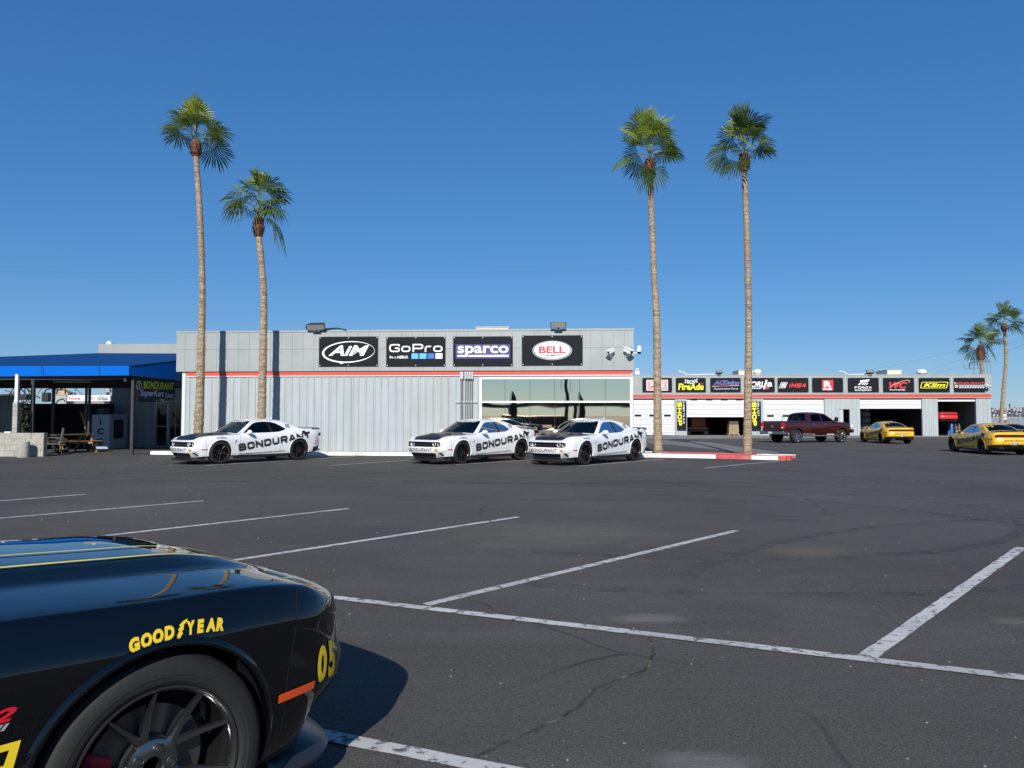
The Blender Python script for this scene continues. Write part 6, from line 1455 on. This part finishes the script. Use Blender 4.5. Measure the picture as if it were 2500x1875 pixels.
    pr = [(-.82, 1.07), (-.74, 1.098), (-.40, 1.11), (0, 1.113), (.40, 1.11), (.74, 1.098), (.82, 1.07)]
    for y_, z_ in pr:
        for dx, dz in ((-2.22+.04*abs(y_), -.006), (-2.46+.09*abs(y_)**2, .022), (-2.465+.09*abs(y_)**2, .010), (-2.40+.09*abs(y_)**2, -.012)): mb.v.append((dx, y_, z_+dz))
    for i in range(6):
        for k in range(4): mb.f.append((i*4+k, i*4+(k+1) % 4, (i+1)*4+(k+1) % 4, (i+1)*4+k)); mb.m.append(0)
    mb.f += [(0, 1, 2, 3), (24, 27, 26, 25)]; mb.m += [0, 0]
    for s_ in (-.5, .5): mb.box(-2.40, -2.34, s_-.03, s_+.03, 1.05, 1.105)
    mb.build('spoiler', M_sat, root, smooth=35)
    for s_ in (-.58, .58):
        mb = MB(); mb.lathe([(.045, -.12), (.05, 0), (.044, 0), (.04, .1)], 20, 'x', (-2.44, s_, .33)); mb.lathe([(.045, -.12), (.05, 0), (.044, 0), (.04, .1)], 20, 'x', (-2.44, s_*.82, .33)); mb.build('exhaust_tip', M_chrome, root, smooth=40)
    mb = MB(); mb.prism([(-.95, 1.415), (-.78, 1.44), (-.98, 1.50)], -.012, .012, 'xz'); mb.build('antenna_fin', paint_m, root)
    # cabin
    seats(root, -.40, .36, .93, 1.17)
    mb = MB(); mb.bbox(.36, .80, -.70, .70, .93, .99, .03); mb.build('dashboard', M_int, root); mb = MB(); mb.lathe([(.165, -.012), (.18, 0), (.165, .012), (.155, 0)], 28, 'x', M=Matrix.Translation((.26, .36, 1.03)) @ Matrix.Rotation(R(-20), 4, 'Y'), close=True); mb.build('steering_wheel', M_int, root, smooth=60)
    mb = MB(); mb.bbox(.30, .33, -.11, .11, 1.27, 1.33, .015); mb.build('rear_view_mirror', M_int, root)
    root['_x'] = 0; del root['_x']
    return root, body, T, T2
def side_word(word, xa, za, xb, zb_, h, sh=0.0, **k):          # on the left side text runs from the nose to the tail
    L_ = math.hypot(xb-xa, zb_-za); a = math.atan2(zb_-za, abs(xb-xa))
    return sq_text(word, L_, h, (abs(xa-xb))/2, (za+zb_)/2, rot=a, shear=sh, **k)
def livery(root, body, T, T2, num, kindc):
    """race lettering; the left side reads from the nose to the tail"""
    M_main = M_dk
    def Ls(sh, dx): return [([(dx-x, y) for x, y in v], f, l) for v, f, l in (sh if isinstance(sh, list) else [sh])]
    a = side_word('BONDURANT', .84, .505, -1.90, .876, .232, sw=.26, asp=1.36, gap=.34)
    b = side_word('BONDURANT', .87, .495, -1.91, .869, .262, sw=.34, asp=1.36, gap=.27)
    if kindc == 'white': decal(T, [(Ls(b, .87), 0)], 'L', 'lettering_outline', M_dg, root, off=.002)
    decal(T, [(Ls(a, .84), 0)], 'L', 'side_lettering', M_main, root, off=.0075)
    decal(T, [(Ls(poly2d([[(2.48, 1.01), (2.58, 1.03), (2.62, .99), (2.60, .95), (2.68, .90), (2.66, .82), (2.62, .86), (2.60, .80), (2.56, .88), (2.50, .92), (2.46, .96)]]), .90), 0)], 'L', 'cat_head_emblem', M_main, root, off=.011)
    decal(T, [(Ls(text2d('THE OFFICIAL RACING SCHOOL OF DODGE', 1.72, .045, shear=.3, bold=.02, cx=.88, cy=.315, rot=.035), .85), 0)], 'L', 'small_lettering', M_main, root, off=.004)
    decal(T, [(Ls(text2d('GOODYEAR', .34, .04, shear=.2, bold=.04, cx=0, cy=.83), 1.45), 0), (Ls(poly2d([[(-.02, .845), (.05, .88), (.02, .835)]]), 1.45), 0)], 'L', 'small_lettering', M_main, root, off=.004)
    decal(T, [(Ls(poly2d([[(0, .70), (.03, .76), (.05, .75), (.03, .66), (.01, .66)]]), .98), 0)], 'L', 'cat_head_emblem', M_main, root, off=.004)
    decal(T2, [(Ls(text2d(num, .17, .125, bold=.03, cx=0, cy=1.19), -1.13), 0)], 'L', 'race_number', M_main, root, off=.005) if kindc == 'white' else decal(T2, [(Ls(poly2d([[(0, 1.10), (.03, 1.12), (.14, 1.24), (.11, 1.24)]]), -1.02), 0), (Ls(poly2d([[(.07, 1.12), (.10, 1.12), (.20, 1.23), (.17, 1.23)]]), -1.02), 0)], 'L', 'stripe_mark', M_main, root, off=.005)
    # stickers at the tail
    sh = [(Ls(poly2d([ell2d(0, .735, .04, .04, 20)]), -2.17), 0), (Ls(poly2d([ell2d(0, .735, .05, .036, 20)]), -2.30), 0)]
    decal(T, sh, 'L', 'round_sticker', M_badge if kindc == 'white' else M_dk, root, off=.004)
    sh = [(Ls(text2d('GOODYEAR', .20, .03, shear=.2, bold=.04, cx=0, cy=.655), -2.23), 0), (Ls(text2d('sparco', .09, .03, bold=.03, cx=0, cy=.595), -2.30), 0), (Ls(text2d('GoPro', .10, .03, bold=.03, cx=0, cy=.50), -2.28), 0), (Ls(text2d('BELL', .10, .03, bold=.03, cx=0, cy=.45), -2.18), 0)]
    decal(T, sh, 'L', 'sticker_lettering', M_main, root, off=.004)
    decal(T, [(Ls(poly2d([rect2d(-.07, .535, .05, .56)]), -2.18), 0), (Ls(poly2d([rect2d(-.07, .585, .03, .60)]), -2.18), 0)], 'L', 'red_sticker', M_redl, root, off=.004)
    # front bumper, windscreen banner
    if kindc == 'white':
        decal(T, [(sq_text('BONDURANT', 1.02, .098, -.04, .465, sw=.22, asp=1.3, gap=.28), 0)], 'F', 'front_lettering', M_main, root, off=.004)
        decal(T, [(poly2d([ell2d(.62, .463, .065, .048, 24)]), 0), (poly2d([ell2d(-.66, .463, .04, .045, 24)]), 0)], 'F', 'badge', M_badge, root, off=.004)
        decal(T, [(poly2d([ell2d(.62, .463, .05, .012, 16)]), 0)], 'F', 'badge_mark', mat('badge_red', (.5, .10, .03), .5), root, off=.007)
    v = [[(-.53, 1.345), (.53, 1.345), (.50, 1.388), (0, 1.402), (-.50, 1.388)]]
    decal(T2, [(poly2d([[(-.56, 1.315), (.56, 1.315), (.52, 1.362), (0, 1.380), (-.52, 1.362)]]), 0)], 'F', 'windscreen_band', M_dk, root, off=.008)
    decal(T2, [(sq_text('BONDURANT', .90, .036, 0, 1.342, sw=.30, asp=1.35, gap=.22), 0)], 'F', 'windscreen_lettering', M_dw, root, off=.013)
    if kindc == 'yellow':
        decal(T, [(mirx(sq_text('BONDURANT', .86, .075, 0, .665, sw=.22, asp=1.3, gap=.28)), 0)], 'B', 'rear_lettering', M_dk, root, off=.004)
        decal(T, [(mirx(text2d('SRT', .13, .028, shear=.2, bold=.04, cx=-.47, cy=.555)), 0), (mirx(text2d('SRT', .13, .028, shear=.2, bold=.04, cx=.47, cy=.555)), 0)], 'B', 'badge', M_dk, root, off=.004)
        pl = decal(T, [(poly2d([rect2d(-.15, .485, .15, .605)]), 0)], 'B', 'number_plate', M_plate, root, off=.008)
        decal(T, [(mirx(text2d(num, .12, .07, bold=.03, cx=0, cy=.54)), 0), (poly2d([rect2d(-.13, .50, -.08, .59)]), 0), (poly2d([rect2d(.08, .50, .13, .59)]), 0)], 'B', 'plate_mark', mat('plate_brown', (.16, .03, .01), .5), pl, off=.012)
        decal(T2, [(mirx(text2d(num, .26, .095, bold=.015, cx=-.40, cy=1.325)), 0)], 'B', 'race_number', M_dy, root, off=.010)
WHEEL_Y = .795+.11
def place(root, pf, pr_px=None, heading=None, wb=2.95, wy=WHEEL_Y, side=1, xf=1.475, hitpt=None):
    """pf: ground point under the visible front wheel; heading = compass angle of the nose; side +1 = left wheels visible"""
    if heading is None:
        best = None
        for k in range(3600):
            t = R(k/10); q = pf-Vector((math.sin(t), math.cos(t), 0))*wb; px = proj(q)[0]; e = abs(px-pr_px[0])+.6*abs(proj(Vector((q.x, q.y, gz(q.x, q.y))))[1]-pr_px[1])
            if best is None or e < best[0]: best = (e, t)
        heading = best[1]
    d = Vector((math.sin(heading), math.cos(heading), 0)); lft = Vector((-d.y, d.x, 0))
    c = Vector((pf.x, pf.y, 0))-d*xf-lft*side*wy; c.z = gz(c.x, c.y); root.location = c; root.rotation_euler = (0, 0, math.atan2(d.y, d.x)); return root
# near black car
near, nb, nT, nT2 = make_coupe('parked_car', 'glossy black car with yellow lettering in the near left corner', 'car', M_pk, None, hood_m=M_pk, near=True)
def RS(sh): return sh
# big lettering of the near car, on its right side: x grows to the right of the viewer
def arc_word(word, cx, cz, r, a0, a1, h, ws, m, name, emb=None):
    shp = []; n = len(word)
    for ch, ad in zip(word, a0):
        a = R(ad); x, z = cx+r*math.sin(a), cz+r*math.cos(a)
        shp.append((text2d(ch, ws*(.8 if ch in 'EYR' else 1), h, shear=.22, bold=.07, cx=x, cy=z, rot=-a), 0))
    return decal(nT, shp, 'R', name, m, near, off=.004, step=.012)
arc_word('GOOD', 1.53, -.012, .818, (-10.7, -8.1, -5.5, -3.0), 0, .041, .036, M_dy, 'side_lettering')
arc_word('YEAR', 1.53, -.012, .818, (2.3, 4.5, 6.9, 9.3), 0, .041, .036, M_dy, 'side_lettering')
wf = [[(0, 0), (.018, .022), (.012, .026), (.034, .050), (.026, .056), (.045, .072), (.040, .080), (.075, .098), (.110, .106), (.098, .090), (.074, .078), (.066, .052), (.052, .046), (.058, .034), (.034, .012), (.012, -.008), (-.004, -.022), (.004, -.004)]]
decal(nT, [(poly2d([[(1.505+x*.46, .776+y*.55) for x, y in wf[0]]]), 0)], 'R', 'winged_foot_emblem', M_dy, near, off=.004, step=.012)
# 05 on the corner of the front bumper
decal(nT, [(text2d('0', .055, .145, bold=.05, cx=.902, cy=.538), 0), (text2d('5', .058, .145, bold=.05, cx=.972, cy=.538), 0)], 'D', 'race_number', M_dy, near, off=.004, step=.015)
# fender badge and the end of the big outlined door lettering
decal(nT, [(text2d('392', .16, .040, shear=.45, bold=.04, cx=.985, cy=.672), 0)], 'R', 'fender_badge', mat('badge_bright_red', (.55, .01, .03), .25), near, off=.006, step=.03)
decal(nT, [(text2d('HEMI', .14, .018, shear=.3, bold=.03, cx=.978, cy=.640), 0)], 'R', 'fender_badge', M_dg, near, off=.006, step=.03)
decal(nT, [(ring2d([(.45, .500), (1.060, .514), (1.078, .592), (.47, .580)], [(.475, .520), (1.038, .533), (1.050, .572), (.49, .560)]), 0)], 'R', 'outlined_lettering', M_dy, near, off=.0035, step=.04)
# two thin yellow lines along the bonnet
for yy, ww in ((-.36, .007), (-.13, .011), (.36, .007)):
    decal(nT, [(stroke([(2.30, yy*.96), (2.1, yy), (1.6, yy*1.02), (.92, yy*1.04)], ww), 0)], 'T', 'bonnet_stripe', M_tan, near, off=.0045, step=.03)
AX = R(42.3); hub = Vector((-1.169, 2.53, 0))
d_ = Vector((math.sin(AX), math.cos(AX), 0)); l_ = Vector((-d_.y, d_.x, 0)); c_ = hub-d_*1.475+l_*(.795+.07); near.location = (c_.x, c_.y, 0); near.rotation_euler = (0, 0, math.atan2(d_.y, d_.x))

WG = 'white liveried cars parked along the kerb'
w5, b_, t_, t2_ = make_coupe('parked_car', 'white car with black bonnet and number 05 on its rear pillar', 'car', M_pw, WG, hood_m=M_sat)
base_children = [o for o in bpy.data.objects if o.parent == w5]
def clone(root, label, group, mats=None):
    c = copy_tree(root, None, mats); c['label'] = label; c['group'] = group; return c
MT = {'paint_white': M_py}
w3 = clone(w5, 'white car with black bonnet and number 03 on its rear pillar', WG)
w2 = clone(w5, 'white car with black bonnet and number 02 on its rear pillar', WG)
YG = 'yellow liveried cars outside the workshop'
y31 = clone(w5, 'yellow car seen from behind with number 31, between the red truck and workshop bay', YG, MT)
y33 = clone(w5, 'yellow car seen from behind with number 33 at the right edge', YG, MT)
r1 = clone(w5, 'bright red car raised on the lift inside the workshop', None, {'paint_white': M_pr}); del r1['group']
for r_, num, kd_ in ((w5, '05', 'white'), (w3, '03', 'white'), (w2, '02', 'white'), (y31, '31', 'yellow'), (y33, '33', 'yellow')): livery(r_, b_, t_, t2_, num, kd_)
y34 = clone(y33, 'yellow car mostly hidden behind the yellow car with number 33', YG)
for o in list(bpy.data.objects):
    if o.parent in (y34,) and o.name.startswith(('race_number',)): bpy.data.objects.remove(o)
for r_, m_ in ((y31, M_py), (y33, M_py), (y34, M_py), (r1, M_pr)):
    for o in bpy.data.objects:
        if o.parent == r_ and o.name.split('.')[0] == 'hood': o.material_slots[0].link = 'OBJECT'; o.material_slots[0].material = m_
place(w5, G(538, 1133), (729.5, 1119)); place(w3, G(1128.6, 1133), (1271.8, 1122.6)); place(w2, G(1430, 1135.5), (1551.4, 1125))
place(y31, G(2106, 1079.3), heading=R(3)); place(y33, G(2324.8, 1102.5), heading=R(6))
l33 = Vector((math.cos(R(6)), -math.sin(R(6)), 0)); c = y33.location+l33*2.75+Vector((0, 3.4, 0)); y34.location = (c.x, c.y, gz(c.x, c.y)); y34.rotation_euler = y33.rotation_euler
for o in bpy.data.objects:
    if o.parent == r1 and o.name.startswith(('hood_', 'spoiler')): pass
pz_ = F2.w(F2.sz(2316, 1018, 1)[0]-.1, 3.15, .85); r1.location = pz_; r1.rotation_euler = (0, 0, F2.a+math.pi/2)

# ------------------------------------------------------------------ pickup truck
TR = dict(plan=[(2.96, 0), (2.95, .4), (2.90, .72), (2.80, .92), (2.6, .99), (2.2, 1.01), (1.2, 1.01), (0, 1.01), (-1.2, 1.01), (-2.6, 1.01), (-2.92, 1.0), (-3.0, .94), (-3.02, .6), (-3.02, 0)],
    zs=[(-3.02, 1.40), (-1.0, 1.40), (-.8, 1.36), (1.0, 1.33), (1.4, 1.32), (2.2, 1.30), (2.8, 1.22), (2.96, 1.16)], zb=[(-3.02, .62), (-1, .58), (2.4, .58), (2.96, .62)],
    crown=[(-3.02, 0), (-1, 0), (1, .03), (1.6, .09), (2.6, .06), (2.96, 0)],
    levels=[(0, .06, .06, .03), (.05, .02, .03, .01), (.2, .01, .01, .0), (.45, .0, .0, .0), (.7, .0, .0, .0), (.82, .012, .0, .0), (.93, .03, .01, .0), (.98, .045, .03, .01), (1, .065, .05, .02)],
    axles=(1.95, -1.86), zw=.46, rw=.50, yin=.62, cabin=(-.85, 1.2, .85), black_rows=0, rear_black=0)
truck = thing('pickup_truck', 'dark red crew cab pickup truck with chrome rear bumper', 'truck')
cuts = [wheelcut(a, TR['zw'], TR['rw'], TR['yin'], s_) for a in TR['axles'] for s_ in (1, -1)]; bed = MB(); bed.box(-2.93, -.98, -.86, .86, .85, 1.8); cuts.append(bed)
tb = build_body(TR, M_pm, cuts, nO=120, K=20); tb.parent = truck; tt = tree_of([tb])
for a in TR['axles']:
    for s_ in (1, -1): arch_lip(tt, a, TR['zw'], TR['rw'], s_, truck, M_pm)
for k, a in enumerate(TR['axles']):
    for s_ in (1, -1):
        w = make_wheel(M_chrome, truck, (a, s_*.84, .43), s_, 1.18, phase=.3+k, wide=True)
TS = lambda z: .93-.30*(z-1.35)-.20*(z-1.35)**2
T_OUT = [(1.55, 1.28), (1.25, 1.48), (.95, 1.68), (.72, 1.83), (.50, 1.90), (0, 1.925), (-.55, 1.91), (-.80, 1.87), (-.90, 1.75), (-.95, 1.30)]
T_D1 = [(1.22, 1.40), (1.05, 1.52), (.82, 1.68), (.66, 1.79), (.45, 1.835), (.33, 1.84), (.33, 1.38)]
T_D2 = [(.22, 1.38), (.22, 1.845), (-.40, 1.835), (-.56, 1.80), (-.60, 1.70), (-.62, 1.39)]
T_STN = [(1.56, 1.31, 1.80, 1.36), (1.25, 1.48, 1.48, 1.53), (.95, 1.68, 1.12, 1.73), (.72, 1.83, .85, 1.885), (.50, 1.90, .55, 1.945), (0, 1.925, 0, 1.98), (-.55, 1.91, -.57, 1.965), (-.80, 1.87, -.85, 1.925), (-.90, 1.75, -.98, 1.78), (-.95, 1.36, -1.02, 1.36)]
greenhouse(truck, M_pm, TS, T_OUT, [T_D1, T_D2], T_STN, (.15, 2.9), (7.25, 8.85), (.93, .84), base_z=1.35)
seats(truck, .2, .4, 1.2, 1.55); seats(truck, -.62, .4, 1.2, 1.5)
mb = MB(); mb.bbox(.95, 1.5, -.85, .85, 1.3, 1.4, .03); mb.build('dashboard', M_int, truck)
M_bump = mat('bumper_chrome', (.5, .5, .52), .22, metal=1)
mb = MB(); mb.bbox(-3.22, -3.0, -.98, .98, .55, .76, .04); mb.bbox(-3.05, -2.65, -1.02, -.94, .55, .74, .03); mb.bbox(-3.05, -2.65, .94, 1.02, .55, .74, .03); bp = mb.build('rear_bumper', M_bump, truck)
mb = MB(); mb.bbox(-3.235, -3.222, -.17, .17, .60, .72, .005); mb.build('number_plate', M_plate, bp)
mb = MB(); mb.bbox(-3.235, -3.0, -.06, .06, .42, .54, .02); mb.build('tow_hitch', M_dark, truck)
for s_ in (-1, 1):
    mb = MB(); mb.bbox(-3.045, -2.93, s_*.80, s_*1.02, .93, 1.31, .03); tl = mb.build('tail_light', mat('tail_bright', (.50, .012, .02), .15), truck)
    mb = MB(); mb.bbox(-3.05, -3.046, s_*.84, s_*.97, .95, 1.04, .0015); mb.build('reverse_lens', M_dw, tl)
    mb = MB(); mb.bbox(2.78, 2.95, s_*.70, s_*.97, 1.0, 1.16, .03); mb.build('headlight', M_halo, truck)
    mb = MB(); mb.tube([(1.45, s_*1.00, .46), (-1.30, s_*1.00, .46)], .05, 8); mb.build('side_step', mat('step_grey', (.10, .10, .11), .4), truck)
    mb = MB(); mb.bbox(1.25, 1.40, s_*1.0, s_*1.24, 1.38, 1.66, .05); mi_ = mb.build('mirror', M_trim, truck); mb = MB(); mb.tube([(1.32, s_*.92, 1.42), (1.32, s_*1.05, 1.46)], .03, 6); mb.build('arm', M_trim, mi_)
    for x_ in (.42, -.52): decal(tt, [(poly2d([rrect(x_-.1, 1.19, x_+.1, 1.225, .01)]), 0)], 'L' if s_ > 0 else 'R', 'door_handle', M_chrome, truck, off=.02, step=.1)
    gp = [(stroke(ln, .006), 0) for ln in ([(1.32, .64), (1.32, 1.30)], [(.28, .64), (.28, 1.31)], [(-.70, .80), (-.70, 1.33)], [(1.3, .63), (-.6, .63)])]; gp.append((stroke([(-.985, .64), (-.985, 1.38)], .010), 0))
    decal(tt, gp, 'L' if s_ > 0 else 'R', 'panel_gap', M_trim, tb, off=.0015, step=.08)
decal(tt, [(text2d('2500', .22, .06, bold=.03, cx=1.62, cy=1.06), 0)], 'R', 'fender_badge', M_chrome, truck, off=.006)
decal(tt, [(text2d('HEAVY', .10, .05, bold=.03, cx=1.83, cy=1.06), 0)], 'R', 'fender_badge', M_redl, truck, off=.006)
decal(tt, [(poly2d([[(-.12, 1.03), (0, .96), (.12, 1.03), (.10, 1.16), (.04, 1.12), (-.04, 1.12), (-.10, 1.16)]]), 0)], 'B', 'tailgate_emblem', M_chrome, truck, off=.012, step=.05)
decal(tt, [(stroke([(-.78, .86), (.78, .86), (.78, 1.36), (-.78, 1.36)], .007, closed=True), 0)], 'B', 'tailgate_gap', M_trim, tb, off=.002, step=.1)
mb = MB(); mb.bbox(2.90, 3.08, -.95, .95, .62, .86, .05); mb.build('front_bumper', M_trim, truck); mb = MB(); mb.bbox(2.90, 2.97, -.62, .62, .88, 1.12, .02); mb.build('grille', M_trim, truck)
mb = MB(); mb.tube([(-2.2, 0, 1.2), (-2.2, .0, 1.62), (-2.17, 0, 1.68)], .02, 6); mb.build('antenna', M_trim, truck)
pr_ = G(1948.5, 1081.7); hd = R(66.5); dd_ = Vector((math.sin(hd), math.cos(hd), 0)); place(truck, pr_+dd_*3.81, heading=hd, side=-1, xf=1.95, wy=.97)
truck.scale = (1.05, 1.05, 1.05)
